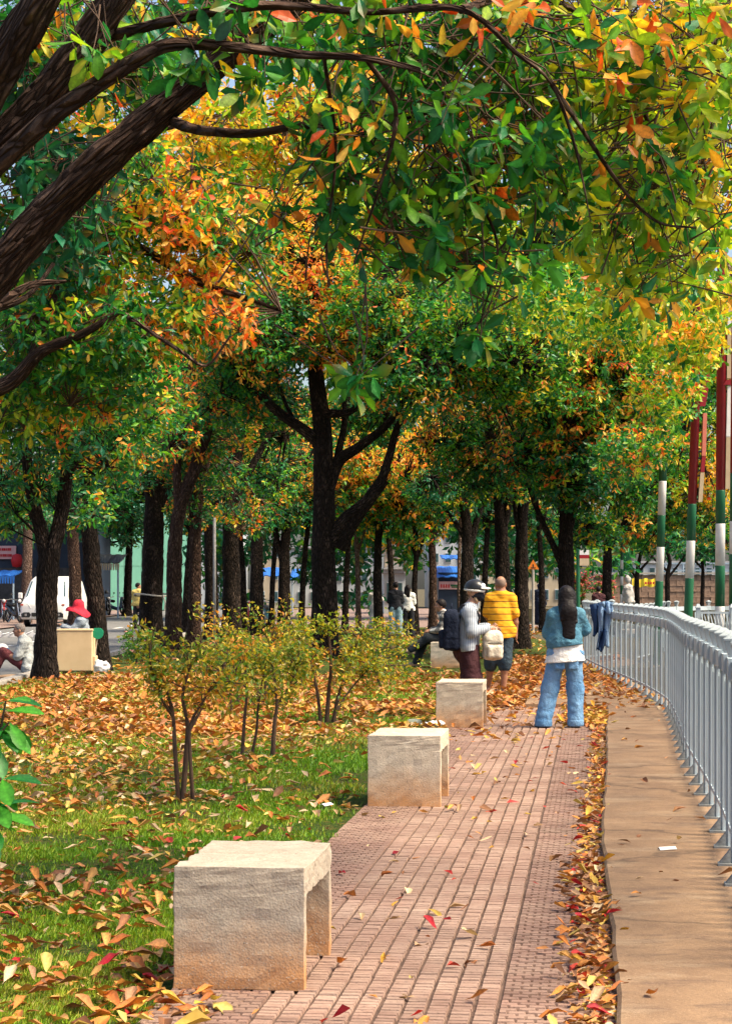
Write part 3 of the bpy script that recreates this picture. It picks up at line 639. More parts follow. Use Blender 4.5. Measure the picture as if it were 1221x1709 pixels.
FG_B = [(*wb(2.6, 7.6, 5.0, 1.3), {'g': .7, 'l': .3}, dict(G, tau=.8)), (*wb(3.6, 9.4, 5.6, 1.3), {'g': .5, 'l': .5}, dict(G, tau=.6)),  # unseen crown clumps overhead, added to shade the near path
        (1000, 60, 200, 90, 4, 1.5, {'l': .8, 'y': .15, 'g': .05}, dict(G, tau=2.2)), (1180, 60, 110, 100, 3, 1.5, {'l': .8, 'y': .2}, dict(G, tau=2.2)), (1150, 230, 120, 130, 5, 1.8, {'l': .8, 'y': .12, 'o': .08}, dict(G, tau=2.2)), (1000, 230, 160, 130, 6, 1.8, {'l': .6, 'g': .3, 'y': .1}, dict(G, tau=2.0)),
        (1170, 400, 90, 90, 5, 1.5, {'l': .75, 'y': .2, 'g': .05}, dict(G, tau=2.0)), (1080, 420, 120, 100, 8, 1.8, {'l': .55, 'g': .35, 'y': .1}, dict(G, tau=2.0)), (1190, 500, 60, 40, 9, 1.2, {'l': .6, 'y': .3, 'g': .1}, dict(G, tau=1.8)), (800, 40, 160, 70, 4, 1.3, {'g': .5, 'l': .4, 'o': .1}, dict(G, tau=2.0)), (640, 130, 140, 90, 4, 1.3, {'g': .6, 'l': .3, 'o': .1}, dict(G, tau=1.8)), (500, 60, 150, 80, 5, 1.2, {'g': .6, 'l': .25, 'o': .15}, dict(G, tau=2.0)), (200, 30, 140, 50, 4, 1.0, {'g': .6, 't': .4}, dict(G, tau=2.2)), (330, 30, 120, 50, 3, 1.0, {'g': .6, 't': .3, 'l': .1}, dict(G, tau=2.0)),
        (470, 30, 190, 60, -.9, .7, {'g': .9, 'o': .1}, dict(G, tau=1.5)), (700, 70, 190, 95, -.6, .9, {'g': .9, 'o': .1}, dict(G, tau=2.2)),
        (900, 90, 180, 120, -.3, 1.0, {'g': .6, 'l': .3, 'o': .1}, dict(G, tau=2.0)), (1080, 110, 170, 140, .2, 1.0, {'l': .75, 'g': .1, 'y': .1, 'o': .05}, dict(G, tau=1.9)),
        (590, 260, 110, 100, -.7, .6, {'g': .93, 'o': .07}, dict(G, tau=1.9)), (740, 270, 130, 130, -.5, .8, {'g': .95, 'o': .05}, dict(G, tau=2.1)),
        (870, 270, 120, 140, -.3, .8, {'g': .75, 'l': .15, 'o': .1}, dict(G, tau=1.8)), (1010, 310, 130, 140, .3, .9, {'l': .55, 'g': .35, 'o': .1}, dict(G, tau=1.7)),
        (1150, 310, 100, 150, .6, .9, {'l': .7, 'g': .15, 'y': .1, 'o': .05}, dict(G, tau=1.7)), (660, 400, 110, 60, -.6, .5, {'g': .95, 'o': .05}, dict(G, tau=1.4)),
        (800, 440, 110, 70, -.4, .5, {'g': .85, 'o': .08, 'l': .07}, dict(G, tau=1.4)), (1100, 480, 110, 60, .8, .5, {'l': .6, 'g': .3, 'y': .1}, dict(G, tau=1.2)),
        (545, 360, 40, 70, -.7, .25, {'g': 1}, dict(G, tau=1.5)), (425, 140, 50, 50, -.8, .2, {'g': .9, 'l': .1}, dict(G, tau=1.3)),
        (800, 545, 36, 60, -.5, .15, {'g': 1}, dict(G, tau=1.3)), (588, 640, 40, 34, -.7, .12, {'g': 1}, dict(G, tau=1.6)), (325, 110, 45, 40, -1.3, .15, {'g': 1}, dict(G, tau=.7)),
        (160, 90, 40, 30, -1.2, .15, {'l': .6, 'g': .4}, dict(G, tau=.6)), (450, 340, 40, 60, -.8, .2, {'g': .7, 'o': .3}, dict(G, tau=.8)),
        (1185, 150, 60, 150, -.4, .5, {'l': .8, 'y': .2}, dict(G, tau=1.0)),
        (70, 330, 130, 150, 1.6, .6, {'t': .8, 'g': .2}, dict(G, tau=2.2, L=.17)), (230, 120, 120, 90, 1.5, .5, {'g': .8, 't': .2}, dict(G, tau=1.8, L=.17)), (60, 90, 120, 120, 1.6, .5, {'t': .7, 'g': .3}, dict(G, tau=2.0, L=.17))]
def fg_clear(P):                                    # the opening below the big limb and the limbs themselves stay free of near leaves
    x, y = pr(P); near = P[:, 1] < d0+5
    gap = (x > 150) & (x < 500) & (y > 165) & (y < 330) & (y > 330-(x-120)*.55+30)
    return gap & near & (RNG.random(len(P)) < .93)
make_tree('big brown leaning tree with thick forked limbs crossing the upper left corner', (-370, 1510), FG_L, FG_B, 'bark_brown', 'trees lining the path', D=d0, tm=T_A, n_ind=300, L=.165, sides=40, rough=.05, clear=fg_clear)
# ---------------------------------------------------------------- the other trees
GR = 'trees lining the path'
def up(x0, y0, x1, y1, n=3, d=0.0, wob=4):
    return [(x0+(x1-x0)*t+random.uniform(-wob, wob)*(0 < t < 1), y0+(y1-y0)*t, d*t) for t in np.linspace(0, 1, n)]
# tree at 20 m whose trunk stands outside the left edge
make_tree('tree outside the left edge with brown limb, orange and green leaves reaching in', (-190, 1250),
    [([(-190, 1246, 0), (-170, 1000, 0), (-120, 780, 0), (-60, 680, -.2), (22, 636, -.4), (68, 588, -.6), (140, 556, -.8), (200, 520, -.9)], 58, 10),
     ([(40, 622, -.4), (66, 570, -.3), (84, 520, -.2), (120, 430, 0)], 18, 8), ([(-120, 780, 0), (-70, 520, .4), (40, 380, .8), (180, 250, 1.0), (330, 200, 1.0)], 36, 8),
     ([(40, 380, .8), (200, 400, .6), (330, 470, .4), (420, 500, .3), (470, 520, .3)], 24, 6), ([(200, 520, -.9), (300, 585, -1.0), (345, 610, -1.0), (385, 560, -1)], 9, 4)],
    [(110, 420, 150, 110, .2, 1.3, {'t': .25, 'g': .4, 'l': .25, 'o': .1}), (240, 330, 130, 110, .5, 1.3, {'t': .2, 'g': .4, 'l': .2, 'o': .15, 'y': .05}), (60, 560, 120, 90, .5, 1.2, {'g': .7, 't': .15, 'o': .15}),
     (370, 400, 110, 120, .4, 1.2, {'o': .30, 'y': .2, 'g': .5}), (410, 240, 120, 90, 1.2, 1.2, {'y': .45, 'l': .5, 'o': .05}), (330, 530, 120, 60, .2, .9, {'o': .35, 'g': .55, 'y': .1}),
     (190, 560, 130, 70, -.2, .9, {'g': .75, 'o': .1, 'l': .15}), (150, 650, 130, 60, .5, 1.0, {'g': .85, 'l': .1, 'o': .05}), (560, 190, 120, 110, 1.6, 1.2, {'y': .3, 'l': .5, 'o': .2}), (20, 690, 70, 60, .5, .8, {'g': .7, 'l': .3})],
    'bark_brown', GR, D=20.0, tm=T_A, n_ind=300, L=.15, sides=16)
make_tree('dark forked trunk in front of the white van, left of the cream box', (75, 1136),
    [([(75, 1136, 0), (77, 1040, 0), (80, 960, 0), (83, 915, 0)], 46, 44), ([(78, 935, 0), (62, 860, 0), (48, 790, -.1), (42, 730, -.2), (30, 640, -.4), (10, 560, -.6)], 30, 14), ([(86, 930, 0), (104, 850, .1), (112, 780, .2), (108, 700, .3), (125, 620, .2), (150, 520, 0)], 32, 14),
     ([(110, 800, .2), (150, 740, 0), (215, 690, -.5)], 14, 7)],
    [(60, 660, 120, 90, -1, 2.2, {'g': .75, 'o': .12, 't': .13}), (190, 650, 130, 90, -1.5, 2, {'g': .8, 'o': .15, 'l': .05}), (40, 780, 90, 70, 0, 1.6, {'t': .5, 'g': .45, 'o': .05}), (170, 750, 100, 60, -1, 1.8, {'t': .4, 'g': .5, 'o': .1}), (20, 850, 60, 50, 1, 1.6, {'t': .6, 'g': .4}), (140, 850, 60, 36, 2, 1.6, {'t': .6, 'g': .4}), (90, 500, 160, 110, 1, 2.2, {'g': .7, 'o': .3})],
    'bark_dark', GR, n_ind=0, L=.19)
make_tree('slightly leaning dark trunk directly behind the cream box and green paddle', (168, 1119),
    [([(168, 1118, 0), (163, 1040, 0), (154, 940, 0), (147, 860, 0), (140, 790, 0), (150, 700, 0)], 42, 24), ([(150, 880, 0), (128, 830, 0), (118, 760, 0), (120, 680, .5)], 20, 10)],
    [(140, 800, 90, 50, 0, 1.6, {'t': .6, 'g': .4}), (230, 700, 110, 80, 0, 2, {'g': .6, 't': .3, 'o': .1})], 'bark_dark', GR, L=.19)
make_tree('reddish brown trunk between the van and the pink hat person', (126, 1058),
    [([(126, 1058, 0), (125, 960, 0), (122, 880, 0), (126, 800, 0)], 27, 20)], [(120, 820, 60, 40, 0, 2, {'t': .7, 'g': .3}, dict(L=.25))], 'bark_brown', GR)
make_tree('thick dark trunk with a pale rope loop tied round it', (253, 1078),
    [([(253, 1078, 0), (252, 1000, 0), (256, 920, 0), (258, 850, 0), (262, 800, 0)], 48, 38), ([(256, 850, 0), (246, 780, 0), (250, 700, .3), (235, 600, .5)], 28, 12), ([(264, 840, 0), (285, 790, 0), (300, 740, 0), (280, 660, -.4)], 30, 12)],
    [(240, 760, 100, 60, -1, 2, {'t': .5, 'g': .4, 'o': .1}), (270, 620, 130, 80, 0, 2.4, {'g': .6, 'o': .3, 'y': .1})], 'bark_dark', GR, L=.19)
make_tree('brown trunk with a sunlit limb slanting up right, beside the rope tied trunk', (289, 1086),
    [([(289, 1086, 0), (290, 1000, 0), (292, 920, 0), (300, 850, 0), (322, 790, 0), (345, 725, 0), (370, 640, 0)], 36, 18), ([(300, 850, 0), (296, 780, 0), (312, 700, 0)], 22, 10)],
    [(350, 690, 100, 70, .5, 2, {'g': .55, 't': .2, 'o': .25}), (310, 760, 70, 50, 1, 1.6, {'g': .5, 't': .3, 'o': .2}), (330, 850, 60, 36, 4, 2, {'t': .6, 'g': .3, 'o': .1}), (420, 860, 60, 36, 5, 2, {'t': .5, 'g': .35, 'o': .15})], 'bark_brown', GR, L=.19)
make_tree('slim brown trunk just left of the thin pale pole', (323, 1080), [([(323, 1080, 0), (325, 980, 0), (327, 880, 0), (335, 800, 0), (350, 700, 0)], 29, 16), ([(327, 900, 0), (318, 830, 0), (322, 740, 0)], 15, 8)],
    [(340, 790, 80, 50, 0, 2, {'t': .6, 'g': .4})], 'bark_brown', GR, L=.19)
make_tree('dark trunk right behind the thin pale pole', (354, 1068), [([(354, 1068, 0), (352, 970, 0), (350, 870, 0), (344, 790, 0), (350, 690, 0)], 29, 18), ([(350, 880, 0), (366, 820, 0), (385, 740, 0)], 15, 8)],
    [(380, 740, 80, 60, 0, 2, {'g': .5, 't': .4, 'o': .1})], 'bark_dark', GR, L=.19)
make_tree('wide dark trunk between the thin pale pole and the red parked motorbike', (386, 1074), [([(386, 1074, 0), (386, 980, 0), (385, 890, 0), (384, 810, 0), (398, 740, 0), (410, 650, 0)], 40, 22), ([(384, 860, 0), (402, 810, 0), (430, 760, 0), (470, 690, .5)], 22, 10)],
    [(430, 700, 90, 70, 1, 2, {'g': .6, 'o': .3, 'l': .1}), (450, 800, 60, 50, 2, 2, {'t': .5, 'g': .5})], 'bark_dark', GR, L=.19)
make_tree('narrow dark trunk with a pale bare limb, right of the wide dark trunk', (428, 1060), [([(428, 1060, 0), (428, 960, 0), (430, 880, 0), (432, 820, 0), (440, 740, 0)], 29, 18), ([(430, 890, 0), (455, 850, 0), (495, 795, 0), (530, 740, 0)], 12, 6)],
    [(470, 790, 70, 60, 1, 2, {'g': .5, 't': .3, 'o': .2})], 'bark_dark', GR, L=.2)
make_tree('forked dark trunk immediately left of the biggest centre trunk', (474, 1055), [([(474, 1055, 0), (474, 970, 0), (475, 920, 0), (480, 840, 0), (478, 760, 0)], 26, 16), ([(474, 950, 0), (462, 900, 0), (455, 860, 0), (450, 790, 0)], 14, 8)],
    [(470, 850, 60, 40, 0, 2, {'t': .6, 'g': .4}), (500, 700, 80, 60, 1, 2, {'g': .6, 'o': .4})], 'bark_dark', GR, L=.2)
# the big tree in the middle
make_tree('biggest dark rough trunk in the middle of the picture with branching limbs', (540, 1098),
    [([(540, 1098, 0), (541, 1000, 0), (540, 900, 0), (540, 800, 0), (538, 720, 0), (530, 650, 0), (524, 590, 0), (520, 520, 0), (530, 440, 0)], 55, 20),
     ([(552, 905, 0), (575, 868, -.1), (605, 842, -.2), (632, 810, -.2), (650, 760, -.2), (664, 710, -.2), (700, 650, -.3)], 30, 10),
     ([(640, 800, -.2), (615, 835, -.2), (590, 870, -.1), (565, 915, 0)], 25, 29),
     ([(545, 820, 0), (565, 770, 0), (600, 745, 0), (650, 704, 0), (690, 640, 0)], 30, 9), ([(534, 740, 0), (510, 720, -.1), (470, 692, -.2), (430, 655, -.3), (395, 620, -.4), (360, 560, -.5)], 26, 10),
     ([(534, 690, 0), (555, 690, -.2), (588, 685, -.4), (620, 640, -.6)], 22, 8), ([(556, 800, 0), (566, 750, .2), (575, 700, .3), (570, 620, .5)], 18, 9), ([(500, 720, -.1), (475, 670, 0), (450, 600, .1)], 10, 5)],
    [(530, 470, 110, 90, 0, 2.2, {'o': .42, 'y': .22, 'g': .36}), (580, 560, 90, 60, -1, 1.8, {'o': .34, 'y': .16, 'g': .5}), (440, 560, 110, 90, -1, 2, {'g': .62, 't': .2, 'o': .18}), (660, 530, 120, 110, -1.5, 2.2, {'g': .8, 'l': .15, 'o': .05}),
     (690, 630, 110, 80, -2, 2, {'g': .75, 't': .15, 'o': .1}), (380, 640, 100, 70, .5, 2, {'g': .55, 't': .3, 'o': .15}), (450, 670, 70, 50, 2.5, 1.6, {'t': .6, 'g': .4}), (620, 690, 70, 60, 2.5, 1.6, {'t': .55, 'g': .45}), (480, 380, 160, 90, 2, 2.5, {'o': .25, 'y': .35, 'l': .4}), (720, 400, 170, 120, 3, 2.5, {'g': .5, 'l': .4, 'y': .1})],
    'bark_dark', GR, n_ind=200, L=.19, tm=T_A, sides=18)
for a in (('thin pale curved trunk right of the biggest centre trunk', 598, 1055, 12, 'bark_pale', 880), ('dark trunk behind the white dress person', 632, 1050, 20, 'bark_dark', 860), ('narrow trunk with thin bare branches right of the long haired person in white', 694, 1050, 13, 'bark_dark', 900),
          ('straight mottled trunk in front of the blue awning', 722, 1046, 18, 'bark_brown', 860), ('slim grey trunk touching the right end of the blue awning', 766, 1055, 9, 'bark_pale', 830)):
    lab, x, y, w, bm_, yt = a
    make_tree(lab, (x, y), [([(x, y, 0), (x+random.uniform(-3, 3), (y+yt)/2, 0), (x+random.uniform(-4, 4), yt, 0), (x+random.uniform(-14, 14), yt-70, 0)], w, w*.6), ([(x, yt+40, 0), (x+16, yt-10, 0), (x+34, yt-60, 0)], w*.5, w*.25), ([(x, yt+30, 0), (x-18, yt-15, 0), (x-36, yt-60, 0)], w*.5, w*.25)],
              [(x, yt-30, 60, 46, 0, 2.5, {'g': .5, 'o': .15, 'y': .15, 't': .2}, dict(L=.26)), (x-10, yt-90, 80, 60, 0, 2.5, {'g': .35, 'o': .3, 'y': .35}, dict(L=.26))], bm_, GR, D=min(gd(y), 66.0))
make_tree('dark trunk forking low, left of the bald person in yellow', (778, 1068), [([(778, 1068, 0), (778, 970, 0), (780, 910, 0), (776, 860, 0), (764, 800, 0)], 30, 18), ([(780, 925, 0), (795, 870, 0), (815, 810, 0)], 17, 9), ([(776, 900, 0), (758, 870, 0), (735, 840, 0)], 12, 6)],
    [(760, 820, 90, 50, 0, 2, {'t': .5, 'g': .45, 'o': .05}), (700, 780, 90, 60, 2, 2.2, {'g': .4, 'y': .3, 'o': .3})], 'bark_dark', GR, L=.2)
make_tree('dark trunk directly behind the bald person in yellow', (838, 1086), [([(838, 1086, 0), (838, 980, 0), (836, 890, 0), (830, 830, 0), (815, 760, 0)], 36, 20), ([(836, 890, 0), (848, 840, 0), (852, 760, .3)], 20, 10)],
    [(780, 740, 100, 70, -1, 2.2, {'g': .55, 't': .3, 'o': .15}), (830, 800, 80, 50, 0, 2, {'t': .6, 'g': .4})], 'bark_dark', GR, L=.19)
make_tree('dark trunk between the bald person and the long haired woman', (870, 1083), [([(870, 1083, 0), (869, 1000, 0), (870, 920, 0), (872, 850, 0), (884, 780, 0)], 33, 20), ([(870, 900, 0), (860, 850, 0), (850, 790, 0)], 16, 9)],
    [(880, 740, 110, 70, 0, 2.2, {'g': .65, 't': .2, 'o': .15}), (850, 650, 130, 80, -1, 2.4, {'g': .7, 'l': .15, 'o': .15})], 'bark_dark', GR, L=.19)
make_tree('dark trunk rising behind the long haired woman', (944, 1096), [([(944, 1096, 0), (944, 1000, 0), (944, 920, 0), (944, 850, 0), (942, 790, 0), (950, 700, 0)], 37, 24), ([(938, 945, 0), (918, 900, 0), (900, 860, 0), (884, 815, 0), (870, 750, 0)], 15, 9), ([(948, 880, 0), (962, 830, 0), (985, 770, 0), (1020, 690, 0)], 20, 9)],
    [(985, 790, 110, 70, -1, 2.0, {'t': .5, 'g': .5}, dict(tau=3)), (930, 760, 110, 60, -1, 2.2, {'g': .5, 't': .3, 'o': .2}), (1010, 700, 110, 70, -1, 2.2, {'g': .65, 'o': .22, 't': .13}), (900, 600, 150, 90, -2, 2.2, {'g': .75, 'l': .2, 'o': .05}), (1050, 600, 120, 90, -1.5, 2.2, {'g': .5, 'l': .3, 'o': .2}),
     (800, 560, 120, 90, -2.5, 2.2, {'g': .8, 'l': .2}), (950, 680, 100, 50, -2.5, 1.5, {'o': .32, 'y': .1, 'g': .58}), (1060, 810, 60, 60, 0, 1.8, {'g': .6, 't': .4}), (1100, 690, 70, 120, 0, 2, {'g': .55, 'l': .35, 'o': .1}), (1120, 540, 80, 80, 0, 2, {'l': .6, 'g': .3, 'y': .1}), (980, 880, 60, 40, 2, 2, {'g': .7, 't': .3}), (960, 430, 200, 120, 2, 2.6, {'l': .55, 'g': .35, 'y': .1}), (1110, 650, 70, 80, -9, 1.6, {'g': .45, 'l': .4, 'o': .15}, dict(bare=True)), (1130, 560, 80, 60, -13, 1.6, {'l': .6, 'g': .2, 'y': .2}, dict(bare=True)), (1100, 740, 40, 40, -6, 1.2, {'g': .7, 'o': .2, 'l': .1}, dict(bare=True)), (1040, 760, 60, 60, -5, 1.6, {'g': .6, 't': .2, 'o': .2}, dict(bare=True)), (1020, 520, 120, 70, -12, 2.0, {'l': .5, 'g': .4, 'y': .1}, dict(bare=True)), (860, 480, 140, 70, -10, 2.0, {'g': .7, 'l': .3}, dict(bare=True)), (1180, 560, 40, 60, -14, 1.3, {'l': .7, 'y': .3}, dict(bare=True))],
    'bark_dark', GR, n_ind=300, L=.19, tm=T_A)
make_tree('tree behind the poles with green and yellow crown over the canal walk', (1012, 1040), [([(1012, 1040, 0), (1012, 960, 0), (1016, 880, 0), (1030, 800, 0)], 22, 14), ([(1014, 920, 0), (1050, 860, 0), (1100, 820, 0)], 12, 6)],
    [(1060, 870, 60, 50, 0, 2.5, {'g': .6, 'o': .15, 'y': .25}), (1120, 820, 60, 70, 0, 2.5, {'g': .5, 'l': .3, 'y': .2}), (1130, 700, 60, 110, 0, 3, {'g': .7, 'l': .3}), (1185, 800, 50, 70, 0, 2.5, {'y': .4, 'o': .2, 'l': .4}), (1175, 870, 60, 40, 0, 2.5, {'g': .5, 'y': .2, 't': .3}), (1170, 690, 40, 90, 0, 2.5, {'g': .6, 'l': .4}), (1195, 620, 40, 60, 0, 2.5, {'g': .6, 'l': .4})],
    'bark_dark', GR, D=72, L=.28)
for lab, x, y, w, lean, yt in (('thin leaning trunk in the shade between the rope tied and the slim brown trunks', 308, 1052, 13, 16, 850), ('thin dark trunk in the gap left of the narrow dark trunk', 408, 1050, 14, -12, 840), ('thin forked trunk in the gap left of the forked dark trunk', 452, 1048, 12, 14, 850),
        ('slim dark trunk just left of the biggest centre trunk, far back', 502, 1047, 13, 18, 840), ('slim dark trunk right behind the far standing trio', 655, 1044, 14, -10, 860), ('dark slim trunk in the shade left of the bald person', 806, 1052, 14, 10, 850), ('dark slim far trunk behind the dark blue robe', 905, 1044, 14, -8, 860), ('slim shaded trunk between the central tree and the pale curved trunk', 575, 1046, 13, 12, 850)):
    make_tree(lab, (x, y), [([(x, y, 0), (x+lean*.3, (y+yt)/2, 0), (x+lean, yt, 0), (x+lean*2.2, yt-80, 0)], w, w*.55), ([(x+lean*.6, yt+40, 0), (x-lean, yt-20, 0), (x-lean*2.4, yt-80, 0)], w*.55, w*.25)],
              [(x, yt+10, 52, 34, 1, 2.4, {'t': .65, 'g': .3, 'o': .05}, dict(L=.3, tau=2.2)), (x+lean*2, yt-60, 70, 50, 0, 2.4, {'t': .4, 'g': .45, 'o': .15}, dict(L=.3))], 'bark_dark', GR, D=min(gd(y), 72.0))
# street trees on the far side of the road and trees across the canal
make_tree('slim dark street tree in front of the mint green wall', (212, 1024), [([(212, 1024, 0), (214, 960, 0), (216, 900, 0), (218, 840, 0)], 17, 12)], [(200, 870, 70, 46, 0, 4, {'t': .85, 'g': .15}, dict(L=.4)), (170, 830, 90, 60, 0, 4, {'t': .8, 'g': .2}, dict(L=.4)), (290, 800, 90, 60, 0, 4, {'t': .7, 'g': .3}, dict(L=.4))], 'bark_dark', 'street trees', D=112)
make_tree('pale pinkish straight street trunk left of the white van', (43, 1036), [([(43, 1036, 0), (45, 960, 0), (47, 880, 0), (49, 800, 0)], 21, 18)], [(35, 860, 70, 46, 2, 4, {'t': .8, 'g': .2}, dict(L=.36)), (20, 800, 70, 50, 2, 4, {'t': .7, 'g': .3}, dict(L=.36))], 'bark_pale', 'street trees', D=88)
for lab, x, D, hs in (('left of the two dark trees across the canal, behind the yellow banner', 1062, 128, 1), ('right of the two dark trees across the canal, behind the leaning pole', 1113, 124, -1)):
    make_tree(lab, (x, 1000), [([(x, 1010, 0), (x, 960, 0), (x+4, 935, 0), (x+10*hs, 905, 0)], 11, 6), ([(x, 965, 0), (x-16*hs, 945, 0), (x-34*hs, 920, 0)], 6, 3), ([(x+2, 955, 0), (x+20*hs, 935, 0), (x+36*hs, 915, 0)], 6, 3)],
              [(x, 905, 60, 30, 0, 4, {'t': .7, 'g': .3}, dict(L=.42, tau=1.5)), (x+30*hs, 890, 50, 34, 0, 4, {'g': .5, 't': .3, 'y': .2}, dict(L=.42, tau=1.6))], 'bark_dark', 'trees across the canal', D=D)
make_tree('low dark green tree across the canal between the leaning and the upright pole', (1170, 1000), [([(1172, 1008, 0), (1172, 960, 0), (1170, 920, 0)], 9, 6), ([(1172, 950, 0), (1150, 925, 0), (1140, 905, 0)], 5, 3)], [(1175, 910, 60, 36, 0, 4, {'t': .8, 'g': .2}, dict(L=.42)), (1205, 880, 40, 40, 0, 4, {'g': .5, 'y': .5}, dict(L=.42))], 'bark_dark', 'trees across the canal', D=126)
# far wood behind everything: reads as one mass
fw = Crown()
for x, y, rx, ry, D, mx in ((420, 840, 150, 80, 96, 't'), (560, 870, 110, 50, 96, 'g'), (660, 860, 100, 60, 98, 'g'), (700, 720, 160, 90, 98, 'l'), (520, 740, 180, 90, 96, 't'), (300, 740, 160, 80, 98, 't'), (860, 850, 130, 60, 98, 't'), (900, 930, 50, 40, 100, 't'), (960, 900, 60, 60, 100, 'g'), (900, 720, 180, 90, 98, 'g'),
                            (130, 720, 170, 80, 100, 't'), (250, 560, 250, 120, 100, 'g'), (600, 560, 250, 120, 100, 'l'), (900, 560, 230, 120, 100, 'g'), (300, 300, 300, 200, 100, 'y'), (700, 300, 300, 200, 100, 'l'), (1040, 300, 160, 220, 100, 'l'), (1030, 930, 30, 40, 100, 't'), (120, 120, 200, 150, 100, 'g'), (350, 925, 45, 70, 100, 't'), (400, 915, 60, 45, 102, 't'), (520, 935, 50, 40, 102, 't'), (590, 920, 50, 60, 100, 't'), (640, 890, 60, 30, 100, 'g'), (690, 925, 30, 45, 100, 'g'), (830, 930, 60, 60, 100, 't'), (790, 890, 60, 40, 100, 't'), (905, 905, 50, 30, 100, 'g'), (110, 850, 90, 60, 100, 't'), (1150, 880, 90, 40, 140, 't'), (400, 1000, 60, 14, 100, 't'), (600, 1000, 60, 16, 100, 't')):
    fw.blob(x, y, rx, ry, D, 5, {'t': {'t': .8, 'g': .2}, 'g': {'g': .6, 't': .3, 'y': .1}, 'l': {'g': .4, 'l': .3, 'y': .3}, 'y': {'y': .6, 'o': .2, 'l': .2}}[mx], tau=1.7, L=.5)
far_root = bpy.data.objects.new('o', None); far = fw.build(far_root, T_C, 0, 'far_woodland'); far.parent = None; bpy.data.objects.remove(far_root)

# ---------------------------------------------------------------- shrubs on the lawn
def shrub(label, base, stems, blobs, n=900, L=.05, cols='s', rk='twig'):
    b = gp(*base); D = b[1]; root = empty('shrub', b, 0, label, 'shrub', 'shrubs on the lawn'); wood = Acc(); tips = []
    for i, (path, w) in enumerate(stems):
        pts = [W(x, y, D+d)-b for x, y, d in path]; Lh = wood.limb(pts, np.linspace(w, w*.35, len(pts))/2*D/FPX, 7, .05, .08); tips.append(Lh)
    H = np.vstack(tips); P = []; 
    for (x, y, rx, ry, rd, k) in blobs:
        c = W(x, y+ry*.22, D)-b; r = np.array([rx*1.2*D/FPX, rd, ry*1.25*D/FPX]); k = int(k*.85)
        for _ in range(max(3, k)):
            e = c+_u(RNG.normal(size=3))*r*(RNG.random()**.33)*RNG.uniform(.8, 1.25); e[2] = max(e[2], .18); cand = H[H[:, 2] < e[2]+.15] if (H[:, 2] < e[2]+.15).any() else H
            h = cand[np.argmin(((cand-e)**2).sum(1)+.05*RNG.random(len(cand)))]
            md = (h+e)/2+RNG.normal(size=3)*.06+np.array([0, 0, .03]); Q = wood.limb([h, md, e], [.006, .004, .002], 4, .06)
            m_ = max(3, int(n/24*RNG.uniform(.3, 1.6))); t = RNG.integers(len(Q)//4, len(Q), m_); P.append(Q[t]+RNG.normal(size=(m_, 3))*np.array([.05, .05, .045]))
    wood.build('stems', M[rk], root); P = np.vstack(P); k = len(P)
    C = np.array([(.13, .18, .016), (.24, .22, .02), (.07, .14, .016), (.32, .24, .025), (.38, .16, .025)] if cols == 's' else [(.02, .10, .015), (.05, .17, .02), (.10, .20, .03), (.03, .13, .02)])
    w = vnoise(P+b, 2.5); ci = np.clip((w*len(C)*.9+RNG.normal(size=k)*.9).astype(int), 0, len(C)-1); cc = C[ci]*(.7+.6*RNG.random((k, 1)))
    d = _u(RNG.normal(size=(k, 3))+np.array([0, 0, .1])); leaf_mesh('foliage', P, d, RNG.normal(size=(k, 3))+np.array([0, 0, 1.2]), L*RNG.uniform(.6, 1.2, k), L*.5*np.ones(k), cc, T_C, M['leaf'], root)
    return root, P, b
shrub('thin multi stemmed yellow green shrub nearest the path, bare lower stems', (312, 1337),
      [([(298, 1335, 0), (292, 1250, 0), (288, 1190, .1), (275, 1140, .1), (262, 1090, .1)], 9), ([(305, 1338, 0), (310, 1270, 0), (313, 1210, 0), (305, 1160, 0), (322, 1100, 0)], 11), ([(322, 1335, -.05), (318, 1270, -.1), (318, 1210, -.1), (345, 1160, -.1), (375, 1110, -.1)], 8), ([(313, 1225, 0), (335, 1185, .1), (350, 1150, .2), (392, 1120, .2)], 6), ([(290, 1200, .1), (262, 1150, 0), (250, 1090, -.1), (262, 1040, -.1)], 5)],
      [(325, 1130, 66, 46, .35, 26), (290, 1110, 46, 40, .3, 12), (380, 1140, 46, 40, .3, 13), (345, 1090, 46, 30, .3, 9), (256, 1060, 20, 26, .15, 4)], 750, .055)
shrub('middle yellow green shrub with three dark stems on the lawn', (430, 1264),
      [([(404, 1262, 0), (408, 1200, 0), (412, 1150, 0), (405, 1100, 0)], 7), ([(420, 1262, .1), (428, 1220, .1), (432, 1170, .1), (445, 1100, .1)], 6), ([(455, 1262, -.1), (458, 1210, -.1), (462, 1170, -.1), (455, 1110, -.1)], 9), ([(462, 1180, -.1), (480, 1150, 0), (500, 1110, 0)], 5)],
      [(440, 1120, 76, 50, .5, 30), (400, 1090, 46, 36, .4, 12), (490, 1100, 50, 40, .4, 14), (450, 1070, 50, 26, .4, 9)], 760, .058)
shrub('bushiest yellow orange shrub, in front of the biggest centre trunk', (545, 1206),
      [([(535, 1206, 0), (530, 1160, 0), (520, 1110, 0), (510, 1060, 0)], 7), ([(545, 1208, 0), (548, 1160, 0), (552, 1110, 0), (548, 1050, 0)], 9), ([(556, 1206, 0), (565, 1160, 0), (580, 1120, 0), (600, 1060, 0)], 8), ([(560, 1190, 0), (585, 1150, .1), (620, 1110, .1)], 5)],
      [(560, 1090, 90, 56, .7, 44), (510, 1060, 50, 40, .5, 16), (620, 1090, 56, 44, .5, 18), (560, 1040, 66, 24, .5, 12), (640, 1060, 36, 30, .4, 8)], 800, .062)
